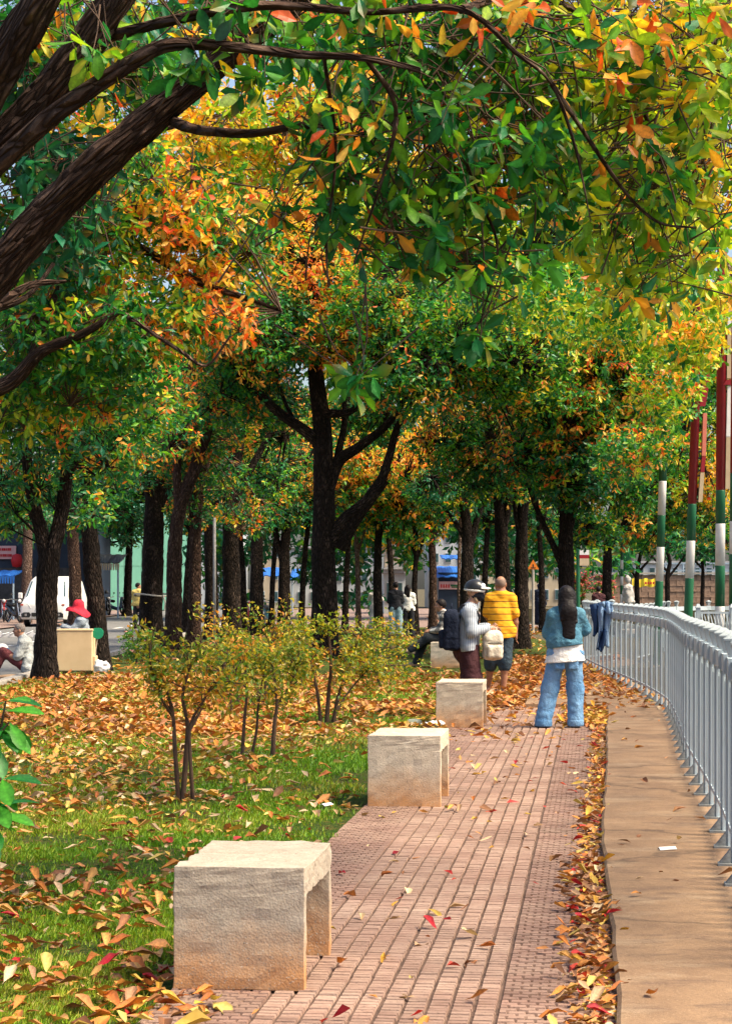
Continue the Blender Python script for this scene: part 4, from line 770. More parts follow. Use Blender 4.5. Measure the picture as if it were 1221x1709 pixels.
for lab, x, y, bl in (('yellow shrub with upright sprays left of the biggest centre trunk', 440, 1175, [(430, 1065, 70, 46, .8, 26), (370, 1040, 40, 36, .6, 10), (340, 1025, 20, 20, .4, 5), (500, 1030, 30, 40, .5, 8)]), ('low yellow orange shrub under the far standing trio', 640, 1150, [(640, 1075, 56, 44, .8, 22), (690, 1110, 40, 30, .6, 9)]),
                      ('small orange shrub behind the nearest shrub', 395, 1190, [(385, 1090, 70, 40, .7, 22)])):
    shrub(lab, (x, y), [([(x-8, y, 0), (x-12, y-50, 0), (x-20, y-90, 0)], 6), ([(x+2, y, 0), (x+4, y-50, 0), (x+10, y-100, 0)], 7)], bl, 820, .066)
r_, P_, b_ = shrub('dark green rose shrub with pink flowers at the foot of the rope tied trunk', (232, 1108), [([(228, 1108, 0), (226, 1085, 0), (220, 1060, 0)], 5), ([(236, 1108, 0), (242, 1080, 0), (250, 1055, 0)], 5)], [(238, 1078, 34, 28, .5, 26), (215, 1070, 16, 20, .3, 7)], 900, .07, 'g')
M['pink'] = mat('petal_pink', (.62, .25, .24), (.72, .40, .36), 9, .6); M['crimson'] = mat('petal_red', (.56, .07, .11), (.62, .20, .14), 9, .6)
def blooms(parent, P, b, n, r, m):
    mb = MB()
    for i in RNG.choice(len(P), n, replace=False):
        c = P[i]+np.array([0, -.05, .05])
        for k in range(6):
            a = k*1.05+RNG.random(); d = np.array([math.cos(a), math.sin(a)*.8, .35+.3*math.sin(a*3)])*r; s = np.array([-math.sin(a), math.cos(a), .2])*r*.5
            mb.add([c, c+d*.7+s, c+d, c+d*.7-s], [(0, 1, 2, 3)])
    o = mb.build('blossoms', m, parent); o['kind'] = 'stuff'; return o
blooms(r_, P_, b_, 16, .05, M['pink'])
r_, P_, b_ = shrub('red and pink flowering bougainvillea behind the railing', (985, 1030), [([(975, 1030, 0), (970, 1000, 0), (965, 975, 0)], 5), ([(992, 1030, 0), (1000, 1000, 0), (1010, 975, 0)], 5)], [(985, 972, 38, 22, 1.3, 90), (958, 975, 22, 22, .8, 34), (1018, 982, 18, 14, .8, 24)], 700, .13, 'g')
blooms(r_, P_, b_, 620, .10, M['crimson'])
# broad leaved plant cut by the left edge
b = W(-62, 1480, 8.6); b[2] = 0; pl = empty('broad_leaf_plant', b, 0, 'green broad leaved plant leaning in at the left edge of the lawn', 'plant'); st = Acc(); hubs = []
for path in ([(-62, 1580, 0), (-50, 1400, 0), (-20, 1260, .05), (16, 1205, .05)], [(-50, 1400, 0), (-28, 1330, -.05), (4, 1300, -.05)], [(-60, 1450, 0), (-30, 1390, -.1), (0, 1345, -.1)], [(-20, 1260, .05), (0, 1220, .1), (10, 1170, .1)]):
    q = [W(x, y, 8.6+d)-b for x, y, d in path]; q[0][2] = max(q[0][2], 0); hubs.append(st.limb(q, np.linspace(.011, .004, len(q)), 6, .04))
st.build('stems', M['twig'], pl)
for H in hubs:
    for k in range(13):
        e = H[-1-min(k//3, len(H)-1)]; a = k*2.4+RNG.random(); d = np.array([math.cos(a)*.9, math.sin(a)*.8, RNG.uniform(-.75, .25)]); qi = k % 3; qc = GREENS[qi]*1.1
        put_leaf(single_leaf_mesh(qc, .25, .25, M['leaf'], ('plant', qi), width=.40), e, d, (RNG.normal()*.3, -.5, 1), RNG.uniform(.13, .19), pl)

# ---------------------------------------------------------------- grass
def grass(n, D0, D1, h, w):
    D = D0+(D1-D0)*RNG.random(n)**1.25; xl = np.maximum(-.188*D-.6, ROADX+.2); xr = Xr(D)-1.28+.05*np.sin(D*3.7)+.03*np.sin(D*11); X = xl+(xr-xl)*RNG.random(n)
    P = np.stack([X, D, np.full(n, .004)], 1); dens = vnoise(P, 1.6); edge_ = np.clip((xr-X)/.35, .25, 1); keep = RNG.random(n) < np.clip((dens-.25)*2.2, .08, 1)*edge_; P = P[keep]; k = len(P); D = P[:, 1]
    s = (D/8)**.55; hh = h*RNG.uniform(.5, 1.3, k)*s; ww = w*s*RNG.uniform(.7, 1.3, k); a = RNG.random(k)*6.283; ln = RNG.uniform(.1, .9, k)
    t = np.stack([np.cos(a)*ln, np.sin(a)*ln, np.ones(k)], 1)*hh[:, None]; sd = np.stack([-np.sin(a+.8), np.cos(a+.8), 0*a], 1)*ww[:, None]
    V = np.stack([P-sd, P+sd, P+t*.55+sd*.6+np.array([0, 0, 0]), P+t], 1).reshape(-1, 3); V[3::4, 2] -= hh*.12
    F = np.array([[0, 1, 2, 3]])+4*np.arange(k)[:, None]
    c = np.array([(.12, .27, .014), (.19, .33, .016), (.27, .35, .02), (.33, .31, .05), (.07, .20, .014)])[np.clip((vnoise(P+9, .9)*5+RNG.normal(size=k)*.8-.3).astype(int), 0, 4)]*RNG.uniform(.7, 1.3, (k, 1))
    return V, F, c
V1, F1, C1 = grass(140000, 6.2, 15, .027, .0036); V2, F2, C2 = grass(120000, 15, 36, .030, .0045)
g_ = link('grass', np_mesh('grass', np.vstack([V1, V2]), np.vstack([F1, F2+len(V1)]), np.repeat(np.vstack([C1, C2]), 4, 0)), None, M['grass']); tag(g_, kind='stuff')

# ---------------------------------------------------------------- fallen leaves
DRY = {'o': np.array([(.46, .16, .035), (.52, .21, .045), (.36, .11, .028), (.52, .27, .08), (.42, .18, .06)]), 'y': np.array([(.52, .34, .06), (.48, .36, .10), (.54, .29, .04)]), 'b': np.array([(.26, .11, .05), (.20, .09, .045), (.33, .17, .09)]), 't': np.array([(.48, .33, .20), (.40, .25, .14), (.54, .40, .24)]), 'r': np.array([(.42, .02, .02), (.50, .05, .03), (.34, .015, .025)])}
FLV = []
def zone(n, D0, D1, xl, xr, z, L, mix, where, dens=None, pw=1.0):
    D = D0+(D1-D0)*RNG.random(n)**pw; a, b = np.array([xl(d) for d in D]), np.array([xr(d) for d in D]); X = a+(b-a)*RNG.random(n); P = np.stack([X, D, np.full(n, z)], 1)
    if dens is not None: P = P[RNG.random(n) < dens(P)]
    k = len(P); key = list(mix); q = RNG.choice(len(key), k, p=np.array([mix[e] for e in key])/sum(mix.values()))
    for i in range(k): FLV.append((P[i], key[q[i]], where, L))
lawnL = lambda d: max(-.188*d-.55, ROADX+.15); lawnR = lambda d: float(Xr(d))-1.3
zone(680, 6.4, 11, lawnL, lawnR, .016, .10, dict(o=.56, b=.22, r=.06, y=.06, t=.10), 'grass', None, .9)
zone(1500, 9.5, 15, lawnL, lawnR, .016, .095, dict(o=.42, b=.12, t=.26, y=.16, r=.04), 'grass', lambda P: np.clip(.5+1.1*(vnoise(P, .9)-.4), .1, 1))
zone(6800, 14, 23, lawnL, lawnR, .018, .105, dict(y=.30, t=.24, o=.40, b=.06), 'grass', lambda P: np.clip(.12+(P[:, 1]-14)/8+.9*(vnoise(P, .6)-.5)+np.clip((-1.2-P[:, 0])*.25, -.35, .4), .05, 1))
zone(19000, 21, 36, lawnL, lawnR, .026, .13, dict(o=.70, y=.12, b=.12, t=.06), 'grass', lambda P: np.clip(.62+1.9*(vnoise(P, .5)-.42), .10, 1))
zone(5200, 34, 78, lambda d: ROADX+.2, lambda d: min(float(Xr(d))+.2, 5.1), .02, .17, dict(o=.55, y=.22, b=.13, t=.1), 'grass', lambda P: np.clip(.5+1.8*(vnoise(P, .4)-.45), .1, 1))
zone(3400, 25.5, 45, lambda d: float(Xr(d))-1.28, lambda d: float(Xr(d))-.5, .02, .14, dict(o=.66, b=.2, y=.1, t=.04), 'path', lambda P: np.clip(.35+(P[:, 1]-25.5)/6, 0, .95))
zone(3200, 25.0, 44, lambda d: slabL(d)+.03, lambda d: float(fenceX(d))+.05, ZS+.02, .13, dict(o=.62, b=.25, y=.08, t=.05), 'slab', lambda P: np.clip((P[:, 1]-25.0)/9+.35*(vnoise(P, 1.2)-.3), 0, .9))
zone(330, 20, 26, lambda d: float(Xr(d))-1.2, lambda d: kerbX(d)-.02, .02, .13, dict(o=.6, b=.25, y=.15), 'path', lambda P: np.clip((P[:, 1]-20)/6, 0, .9))
zone(1300, 6.6, 26, lambda d: kerbX(d)-.13, lambda d: kerbX(d)-.005, .02, .08, dict(o=.38, b=.28, y=.17, r=.07, t=.10), 'kerb', None, 1.05)
zone(420, 6.6, 11.5, lambda d: kerbX(d)-.20, lambda d: kerbX(d)-.01, .018, .08, dict(o=.36, b=.32, y=.14, r=.08, t=.1), 'kerb')
zone(90, 22.5, 25.9, lambda d: kerbX(d)-.55, lambda d: kerbX(d)-.01, .03, .12, dict(y=.5, o=.4, b=.1), 'kerb')
zone(260, 22.5, 25.9, lambda d: kerbX(d)-.5, lambda d: kerbX(d)-.01, .04, .12, dict(y=.4, o=.5, b=.1), 'kerb')
zone(70, 6.6, 13, lambda d: float(Xr(d))-1.0, lambda d: kerbX(d)-.1, .016, .085, dict(o=.3, r=.28, y=.18, t=.14, b=.1), 'tile')
zone(120, 13, 22, lambda d: float(Xr(d))-1.2, lambda d: kerbX(d)-.1, .016, .09, dict(o=.3, r=.15, y=.25, t=.2, b=.1), 'tile')
zone(26, 7, 24, lambda d: kerbX(d)+.05, lambda d: float(fenceX(d))-.1, ZS+.006, .085, dict(o=.3, r=.2, b=.3, t=.2), 'slab')
zone(130, 6.3, 8.2, lambda d: float(Xr(d))-1.5, lambda d: float(Xr(d))-1.05, .02, .12, dict(o=.5, y=.3, b=.2), 'tile')
zone(900, 66, 106, lambda d: 3.0, lambda d: 6.5, .02, .2, dict(o=.7, y=.2, b=.1), 'grass')
def occ(P):                                         # nothing lies inside the benches
    for o in bpy.data.objects:
        if o.name.startswith('concrete_bench'):
            dx, dy = P[0]-o.location[0], P[1]-o.location[1]; u = dx*PN[0]+dy*PN[1]; v = dx*PD[0]+dy*PD[1]
            if abs(u) < .29 and -.04 < v < .86: return True
    return False
BEN = [o for o in bpy.data.objects if o.name.startswith('concrete_bench')]
FLV = [f for f in FLV if not (f[0][1] < 41 and occ(f[0]))]
P = np.array([f[0] for f in FLV]); Lb = np.array([f[3] for f in FLV])*RNG.uniform(.45, 1.35, len(FLV)); x, y = pr(P); size = Lb/P[:, 1]*np.where((x > 5) & (x < 1216) & (y < 1702), 1, 0)
top = np.argsort(-size)[:300]; isn = set(top.tolist())
WORD = {'o': 'orange', 'y': 'yellow', 'b': 'dark brown', 't': 'pale tan', 'r': 'red'}; WH = {'grass': 'lying in the grass', 'path': 'lying on the path', 'slab': 'lying on the raised concrete slab', 'kerb': 'in the drift of leaves along the slab edge', 'tile': 'lying on the pink paving tiles'}
for i in top:
    p, key, wh, _ = FLV[i]; ci = int(RNG.integers(0, len(DRY[key]))); v = int(RNG.integers(0, 4)); a = RNG.random()*6.283
    me = single_leaf_mesh(DRY[key][ci], (.75, .3, 1.1, .5)[v], (-.3, .4, -.15, .6)[v], M['dry'], ('dry', key, ci, v), width=(.42, .5, .36, .46)[v], wav=(.06, .09, .05, .10)[v], stalk=.18)
    tl = RNG.normal(size=2)*(.17 if wh in ('grass', 'kerb') else .10)
    o = put_leaf(me, (p[0], p[1], p[2]+(.012 if wh in ('grass', 'kerb') else .004)), (math.cos(a), math.sin(a), tl[0]*.6+.05), (tl[0], tl[1], 1), Lb[i], None, 'fallen_leaf')
    tag(o, '%s dry curled leaf %s' % (WORD[key], WH[wh]), 'leaf', 'fallen %s leaves %s' % (WORD[key], WH[wh]))
rest = np.array([i for i in range(len(FLV)) if i not in isn]); k = len(rest)
a = RNG.random(k)*6.283; tilt = RNG.normal(size=(k, 2))*.24; C = np.array([DRY[FLV[i][1]][RNG.integers(0, len(DRY[FLV[i][1]]))] for i in rest])*RNG.uniform(.7, 1.25, (k, 1))
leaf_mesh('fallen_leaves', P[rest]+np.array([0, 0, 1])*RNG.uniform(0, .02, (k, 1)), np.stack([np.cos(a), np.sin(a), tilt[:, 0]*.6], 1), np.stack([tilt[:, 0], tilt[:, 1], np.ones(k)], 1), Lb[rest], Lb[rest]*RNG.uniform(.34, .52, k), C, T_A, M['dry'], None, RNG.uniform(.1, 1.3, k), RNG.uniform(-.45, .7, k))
# ---------------------------------------------------------------- people: smooth distance fields meshed with surface nets
def surface_nets(v, org, h):
    ins = v < 0; a = ins[:-1, :-1, :-1].astype(np.int8); s = np.zeros_like(a)
    offs = [(i, j, k) for i in (0, 1) for j in (0, 1) for k in (0, 1)]
    nx, ny, nz = v.shape
    for i, j, k in offs: s += ins[i:nx-1+i, j:ny-1+j, k:nz-1+k]
    act = np.argwhere((s > 0) & (s < 8)); ids = -np.ones(s.shape, np.int64); ids[tuple(act.T)] = np.arange(len(act))
    acc = np.zeros((len(act), 3)); cnt = np.zeros(len(act))
    for p in range(8):
        for q in range(p+1, 8):
            A, B = np.array(offs[p]), np.array(offs[q])
            if np.abs(A-B).sum() != 1: continue
            va = v[tuple((act+A).T)]; vb = v[tuple((act+B).T)]; cr = (va < 0) != (vb < 0); t = va/np.where(cr, va-vb, 1)
            acc[cr] += A+(B-A)*t[cr, None]; cnt[cr] += 1
    V = (act+acc/np.maximum(cnt, 1)[:, None])*h+org; F = []
    for ax in range(3):
        n1, n2 = [(1, 2), (2, 0), (0, 1)][ax]; sl0 = [slice(None)]*3; sl1 = [slice(None)]*3; sl0[ax] = slice(0, -1); sl1[ax] = slice(1, None)
        e0, e1 = ins[tuple(sl0)], ins[tuple(sl1)]
        E = np.argwhere(e0 != e1); E = E[(E[:, n1] > 0) & (E[:, n2] > 0) & (E[:, n1] < v.shape[n1]-1) & (E[:, n2] < v.shape[n2]-1)]
        u1 = np.zeros(3, int); u1[n1] = 1; u2 = np.zeros(3, int); u2[n2] = 1
        q = np.stack([ids[tuple((E-u1-u2).T)], ids[tuple((E-u2).T)], ids[tuple(E.T)], ids[tuple((E-u1).T)]], 1)
        fl = ~e0[tuple(E.T)]; q[fl] = q[fl][:, ::-1]; F.append(q)
    F = np.vstack(F); return V, F[(F >= 0).all(1)]
def cap(a, b, r1, r2=None, k=.02, flat=None): return ('c', np.array(a, float), np.array(b, float), r1, r1 if r2 is None else r2, k, flat)
def ell(c, r, k=.02, R=None): return ('e', np.array(c, float), np.array(r, float), None if R is None else np.array(R), k, None)
def rbox(c, half, r, k=.02, R=None): return ('b', np.array(c, float), np.array(half, float), None if R is None else np.array(R), k, r)
def field_mesh(name, prims, h, m, parent, clips=(), wr=0.0, wf=14.0, smooth=True, cut=()):
    lo, hi = np.full(3, 1e9), np.full(3, -1e9)
    for p in prims:
        if p[0] == 'c': q = np.stack([p[1], p[2]]); r = max(p[3], p[4])*(1.0 if p[6] is None else max(1, p[6][1]))
        else: q = p[1][None]; r = np.linalg.norm(p[2])+p[5] if p[0] == 'b' else p[2].max()
        lo = np.minimum(lo, q.min(0)-r); hi = np.maximum(hi, q.max(0)+r)
    lo -= 3*h; hi += 3*h; n = np.ceil((hi-lo)/h).astype(int)+1; v = np.full(n, .5, np.float32)
    for p in prims:
        mg = p[5]*1.2+2*h if p[0] == 'c' else p[4]*1.2+2*h
        if p[0] == 'c': q = np.stack([p[1], p[2]]); r = max(p[3], p[4])*(1.0 if p[6] is None else max(1, p[6][1]))
        else: q = p[1][None]; r = np.linalg.norm(p[2])+p[5] if p[0] == 'b' else p[2].max()
        i0 = np.clip(((q.min(0)-r-mg-lo)/h).astype(int), 0, n-1); i1 = np.clip(((q.max(0)+r+mg-lo)/h).astype(int)+2, 1, n)
        G_ = np.stack(np.meshgrid(*[np.arange(i0[k], i1[k]) for k in range(3)], indexing='ij'), -1)*h+lo
        if p[0] == 'c':
            a, b_ = p[1], p[2]; P_ = G_-a; ba = b_-a
            if p[6] is not None: sc = np.ones(3); sc[p[6][0]] = p[6][1]; P_ = P_/sc; ba = ba/sc
            hh = np.clip((P_ @ ba)/max(ba @ ba, 1e-9), 0, 1); d = np.linalg.norm(P_-hh[..., None]*ba, axis=-1)-(p[3]+(p[4]-p[3])*hh)
            if p[6] is not None and p[6][1] < 1: d = d*max(p[6][1], .6)
            k_ = p[5]
        else:
            P_ = G_-p[1]; P_ = P_ @ p[3] if p[3] is not None else P_
            if p[0] == 'b':
                qd = np.abs(P_)-p[2]; d = np.linalg.norm(np.maximum(qd, 0), axis=-1)+np.minimum(qd.max(-1), 0)-p[5]
            else: k0 = np.linalg.norm(P_/p[2], axis=-1); k1 = np.linalg.norm(P_/p[2]**2, axis=-1); d = k0*(k0-1)/np.maximum(k1, 1e-6)
            k_ = p[4]
        sl = tuple(slice(i0[k], i1[k]) for k in range(3)); o = v[sl]; hm = np.maximum(k_-np.abs(o-d), 0)/max(k_, 1e-6); v[sl] = np.minimum(o, d)-hm*hm*k_*.25
    if wr > 0 or clips or cut:
        G_ = np.stack(np.meshgrid(*[np.arange(n[k]) for k in range(3)], indexing='ij'), -1)*h+lo
        if wr > 0:
            near = np.abs(v) < 4*wr+2*h; Q = G_[near]*np.array([1, 1, 1.6])
            v[near] += (wr*(2*vnoise(Q, wf)-1)+wr*.6*(2*vnoise(Q[:, [2, 0, 1]], wf*2.1)-1)).astype(np.float32)
        for ax, sgn, val, tilt in clips:            # keep sgn*(x_ax - val - tilt.x) < 0
            f = sgn*(G_[..., ax]-val-(G_ @ np.array(tilt))); v = np.maximum(v, f.astype(np.float32))
        for c in cut: v = np.maximum(v, c(G_).astype(np.float32))
    V, F = surface_nets(v, lo, h); o = link(name, np_mesh(name, V, F, smooth=smooth), parent, m); return o
SKIN = mat('skin', (.42, .22, .14), (.36, .175, .11), 14, .55, spec=.35); SKIN_D = mat('skin_tan', (.34, .165, .095), (.29, .13, .075), 14, .55, spec=.35)
def cloth(name, c1, c2=None, sc=7, **k): return mat(name, c1, c2, sc, .9, spec=.1, bs=.75, bd=.035, bscale=10, st=(1, 1, .7), **k)
HAIR = mat('hair_black', (.006, .005, .006), (.014, .010, .010), 5, .55, st=(26, 26, 1.0), spec=.15, bs=.35, bd=.002, bscale=8)
WHITE_E = mat('eye_white', (.75, .72, .68)); DARK = mat('dark_plastic', (.015, .015, .017), (.03, .03, .032), 8, .4)
def A_(*p): return [np.array(q, float) for q in p]
def hand(J, s, pr_, curl=.5, thumb=(0, 0, 0)):
    """palm, four unequal bent fingers and a thumb that leaves the side of the palm"""
    w, el = J['wr'+s], J['el'+s]; d = J.get('hd'+s, _u(w-el)); d = _u(np.array(d, float)); side = J.get('hs'+s, np.array([0, 1., 0])); side = _u(side-d*(side @ d)); nn = np.cross(d, side)
    pr_.append(cap(w, w+d*.03, .024, .026, .015)); c = w+d*.055
    pr_.append(ell(c, (.040, .022, .047), .012, np.stack([side, nn, d], 1)))
    for i, ln in enumerate((.062, .072, .068, .052)):
        o = c+d*.036+side*(.027-.018*i); d1 = _u(d+nn*curl*.6); d2 = _u(d+nn*curl*1.7); p1 = o+d1*ln*.5; p2 = p1+d2*ln*.55
        pr_ += [cap(o-d*.01, p1, .0092, .0085, .006), cap(p1, p2, .0085, .0072, .004)]
    o = c-d*.012+side*.034; p1 = o+_u(d*.6+side*.7+nn*.3)*.035; pr_ += [cap(o, p1, .011, .010, .008), cap(p1, p1+_u(d+nn*.6)*.028, .010, .008, .005)]
def head_prims(J, sc=1.0):
    h = J['head']; f = _u(J['face']); upv = _u(J.get('hup', np.array([0, 0, 1.]))); f = _u(f-upv*(f @ upv)); sd = np.cross(f, upv); R = np.stack([sd, f, upv], 1); q = lambda a, b_, c: h+R @ np.array([a, b_, c])*sc
    p = [ell(q(0, -.012, .022), np.array([.074, .092, .092])*sc, .02, R), ell(q(0, .018, -.045), np.array([.056, .066, .068])*sc, .03, R), ell(q(0, .060, -.088), np.array([.026, .022, .020])*sc, .02, R),
         cap(q(0, .082, .012), q(0, .104, -.026), .010*sc, .015*sc, .012), ell(q(0, .085, -.060), np.array([.024, .012, .010])*sc, .008, R), cap(q(-.03, .078, .028), q(.03, .078, .028), .012*sc, None, .012)]
    for e in (-1, 1): p += [ell(q(e*.076, -.012, -.008), np.array([.011, .022, .033])*sc, .008, R), ell(q(e*.038, .058, -.028), np.array([.026, .026, .022])*sc, .02, R)]
    return p, q, R
def person(px, py, pose, label, clothes, D=None, rz=0.0, h=.010, skin=None, hair=None, group='people in the park', sc=1.0, hands=True, loc=None, feet=True, female=False, neck=.052):
    b = gp(px, py) if D is None else np.array([(px-CX)/FPX*D, D, 0.0]); b = b if loc is None else np.array(loc, float)
    J = {k: np.array(v, float) for k, v in pose.items()}; J['shL'][2] -= .03; J['shR'][2] -= .03; root = empty('person', b, rz, label, 'person', group); root.scale = (sc,)*3
    p, q, R = head_prims(J); pel, che, nk = J['pel'], J['che'], J['nk']; tw = .125 if female else .135
    wa = pel*.5+che*.5+np.array([0, 0, -.01]); fl = (J.get('flat', 1), .66); fl = (int(fl[0]), fl[1])
    p += [cap(nk-np.array([0, 0, .05]), J['head']-np.array([0, 0, .06]), neck, neck*.94, .03), cap(J['hiL'], J['hiR'], tw-.01, None, .05, fl), cap(pel, wa, tw, tw-.025, .06, fl), cap(wa, che, tw-.022, tw+.012, .06, fl), cap(J['shL'], J['shR'], .062, None, .06), cap(che, nk, .10, .055, .05, fl), cap(nk-np.array([0, 0, .03]), J['shL'], .056, .055, .05), cap(nk-np.array([0, 0, .03]), J['shR'], .056, .055, .05)]
    for s in 'LR':
        sh, el, wr = J['sh'+s], J['el'+s], J['wr'+s]; hi, kn, an = J['hi'+s], J['kn'+s], J['an'+s]
        p += [cap(sh, el, .050, .038, .03), cap(el, el+(wr-el)*.35, .038, .040, .02), cap(el+(wr-el)*.35, wr, .040, .026, .02), cap(hi, kn, .086, .056, .05), cap(kn, kn+(an-kn)*.35, .054, .056, .03), cap(kn+(an-kn)*.35, an, .056, .036, .03)]
        if hands: hand(J, s, p, float(pose.get('curl', .6)))
        if feet:
            f = _u(J.get('ft'+s, J['face']*np.array([1, 1, 0]))); hl = an+np.array([0, 0, -.045])-f*.03
            p += [cap(an, hl, .034, .032, .02), cap(hl, an+f*.10+np.array([0, 0, -.052]), .032, .030, .03, (2, .9)), cap(an+f*.10+np.array([0, 0, -.055]), an+f*.155+np.array([0, 0, -.060]), .034, .024, .02, (2, .75))]
    field_mesh('body', p, h, skin or SKIN, root)
    eyes = MB()
    for e in (-1, 1):
        c = q(e*.031, .076, .006); eyes.lathe([(0, -.007), (.009, -.004), (.0115, 0), (.009, .004), (0, .007)], c, 8)
    eyes.build('eyes', DARK, root, True)
    def T(g=.02, k=.05, z0=None): return [cap(J['hiL'], J['hiR'], tw-.01+g, None, k, fl), cap(pel, wa, tw+g, tw-.015+g, k, fl), cap(wa, che, tw-.012+g, tw+.014+g, k, fl), cap(J['shL'], J['shR'], .060+g*.6, None, k), cap(nk-np.array([0, 0, .035]), J['shL'], .062+g*.4, .060+g*.5, k), cap(nk-np.array([0, 0, .035]), J['shR'], .062+g*.4, .060+g*.5, k), cap(che, nk-np.array([0, 0, .05]), .105+g*.5, .070, k, fl)]
    def Arm(s, t=1.0, r0=.066, r1=.056, r2=.046, k=.03):
        sh, el, wr = J['sh'+s], J['el'+s], J['wr'+s]
        return [cap(sh, sh+(el-sh)*min(1, 2*t), r0, r1, k)]+([cap(el, el+(wr-el)*min(1, 2*t-1), r1, r2, k)] if t > .5 else [])
    def Leg(s, t=1.0, r0=.105, r1=.085, r2=.08, k=.05):
        hi, kn, an = J['hi'+s], J['kn'+s], J['an'+s]
        return [cap(hi, hi+(kn-hi)*min(1, 2*t), r0, r1 if t >= .5 else r1, k)]+([cap(kn, kn+(an-kn)*min(1, 2*t-1), r1, r2, k)] if t > .5 else [])
    def Hair(mode='short'):
        if mode == 'short': return field_mesh('hair', [ell(q(0, -.020, .034), (.082, .096, .092), .01, R)], h, HAIR, root, cut=[lambda Gd: _hl(Gd, q, R)], wr=.003, wf=60)
        if mode == 'long': return None
    ns = dict(T=T, Arm=Arm, Leg=Leg, J=J, q=q, R=R, root=root, h=h, H=hair)
    for c in clothes: c(ns)
    return root, ns
def _hl(Gd, q, R):                                   # hairline: drop the face and neck side of the cap
    P_ = (Gd-q(0, 0, 0)) @ R; return np.minimum(P_[..., 1]*.9-P_[..., 2]*.75-.012, np.inf)-.0+np.maximum(-.055-P_[..., 2], 0)*3
def short_hair(ns, m=None, g=.008): 
    q, R = ns['q'], ns['R']; field_mesh('hair', [ell(q(0, -.014, .030), (.076+g, .094+g, .090+g), .01, R)], ns['h'], m or HAIR, ns['root'], cut=[lambda Gd: _hl(Gd, q, R)], wr=.004, wf=55)
def long_hair(ns, drop, w=.085, back=-.085, m=None):
    q, R = ns['q'], ns['R']; dn = np.array([0, 0, -1.]); f = R[:, 1]; s = R[:, 0]; c = q(0, back, -.02)*np.array([1, 1, 1.]); dn = _u(dn+.0*f)
    p = [ell(q(0, -.020, .028), (.090, .104, .098), .03, R), cap(q(-.045, -.06, .0), q(-.05, -.07, -.02)+dn*drop*.62, .045, .028, .03), cap(q(.045, -.06, .0), q(.05, -.07, -.02)+dn*drop*.66, .045, .030, .03), cap(q(0, -.06, .0), c+dn*drop*.35, w*1.15, w*1.15, .03, (1, .5)), cap(c+dn*drop*.35, c+dn*drop*.95, w*1.15, w*.80, .03, (1, .45)), cap(q(-.06, -.03, -.02), c-s*.085+dn*drop*.55, .026, .012, .02), cap(q(.06, -.03, -.02), c+s*.09+dn*drop*.62, .026, .012, .02), cap(q(-.03, -.07, -.05), c-s*.03+dn*drop, .05, .034, .03, (1, .6)), cap(q(.03, -.07, -.05), c+s*.028+dn*drop*.97, .05, .034, .03, (1, .6))]
    field_mesh('hair', p, ns['h'], m or HAIR, ns['root'], wr=.003, wf=55, cut=[lambda Gd: np.minimum((Gd-q(0, .045, 0)) @ f, (Gd-q(0, 0, .075)) @ np.array([0, 0, -1.]))])
def shoes(ns, m, sole=None, g=.012):
    J = ns['J']
    for s in 'LR':
        f = _u(J.get('ft'+s, J['face']*np.array([1, 1, 0]))); an = J['an'+s]
        field_mesh('shoe', [cap(an+np.array([0, 0, -.02]), an+np.array([0, 0, -.045])-f*.03, .036+g, .038+g, .02), cap(an+np.array([0, 0, -.045])-f*.03, an+f*.11+np.array([0, 0, -.050]), .034+g, .036+g, .03, (2, .85)), cap(an+f*.1+np.array([0, 0, -.05]), an+f*.165+np.array([0, 0, -.056]), .037+g, .026+g, .02, (2, .75))], ns['h'], m, ns['root'], clips=[(2, -1, an[2]-.088, (0, 0, 0))])
def garment(name, fn, m, clips=(), wr=.006, wf=11, hh=None):
    return lambda ns: field_mesh(name, fn(ns), hh or ns['h'], m, ns['root'], clips=clips, wr=wr, wf=wf)
def stripe_mat(name, base, dark, axis, period, duty, rough=.9, off=0.0):
    m, nt, N, L, b = new_mat(name); b.inputs['Roughness'].default_value = rough; b.inputs['Specular IOR Level'].default_value = .1
    tc = N.new('ShaderNodeTexCoord'); sp = N.new('ShaderNodeSeparateXYZ'); L.new(tc.outputs['Object'], sp.inputs[0])
    def ax(i):
        a = N.new('ShaderNodeMath'); a.operation = 'MULTIPLY_ADD'; a.inputs[1].default_value = 1/period; a.inputs[2].default_value = 50+off; L.new(sp.outputs[i], a.inputs[0]); nz = N.new('ShaderNodeMath'); nz.operation = 'MULTIPLY_ADD'; L.new(noise(nt, coords(nt), 7, 2, .5, 0, 1), nz.inputs[0]); nz.inputs[1].default_value = .08; L.new(a.outputs[0], nz.inputs[2])
        f = N.new('ShaderNodeMath'); f.operation = 'FRACT'; L.new(nz.outputs[0], f.inputs[0]); l = N.new('ShaderNodeMath'); l.operation = 'LESS_THAN'; L.new(f.outputs[0], l.inputs[0]); l.inputs[1].default_value = duty; return l.outputs[0]
    c = mixc(nt, base, tuple(x*.86 for x in base), noise(nt, coords(nt), 12))
    for i in axis: c = mixc(nt, c, dark, ax(i)) if len(axis) == 1 else mixc(nt, c, dark, _half(nt, ax(i)))
    L.new(c, b.inputs['Base Color']); bump(nt, noise(nt, coords(nt), 150, 2), .2, .003, b); return m
def _half(nt, s):
    a = nt.nodes.new('ShaderNodeMath'); a.operation = 'MULTIPLY'; nt.links.new(s, a.inputs[0]); a.inputs[1].default_value = .68; return a.outputs[0]
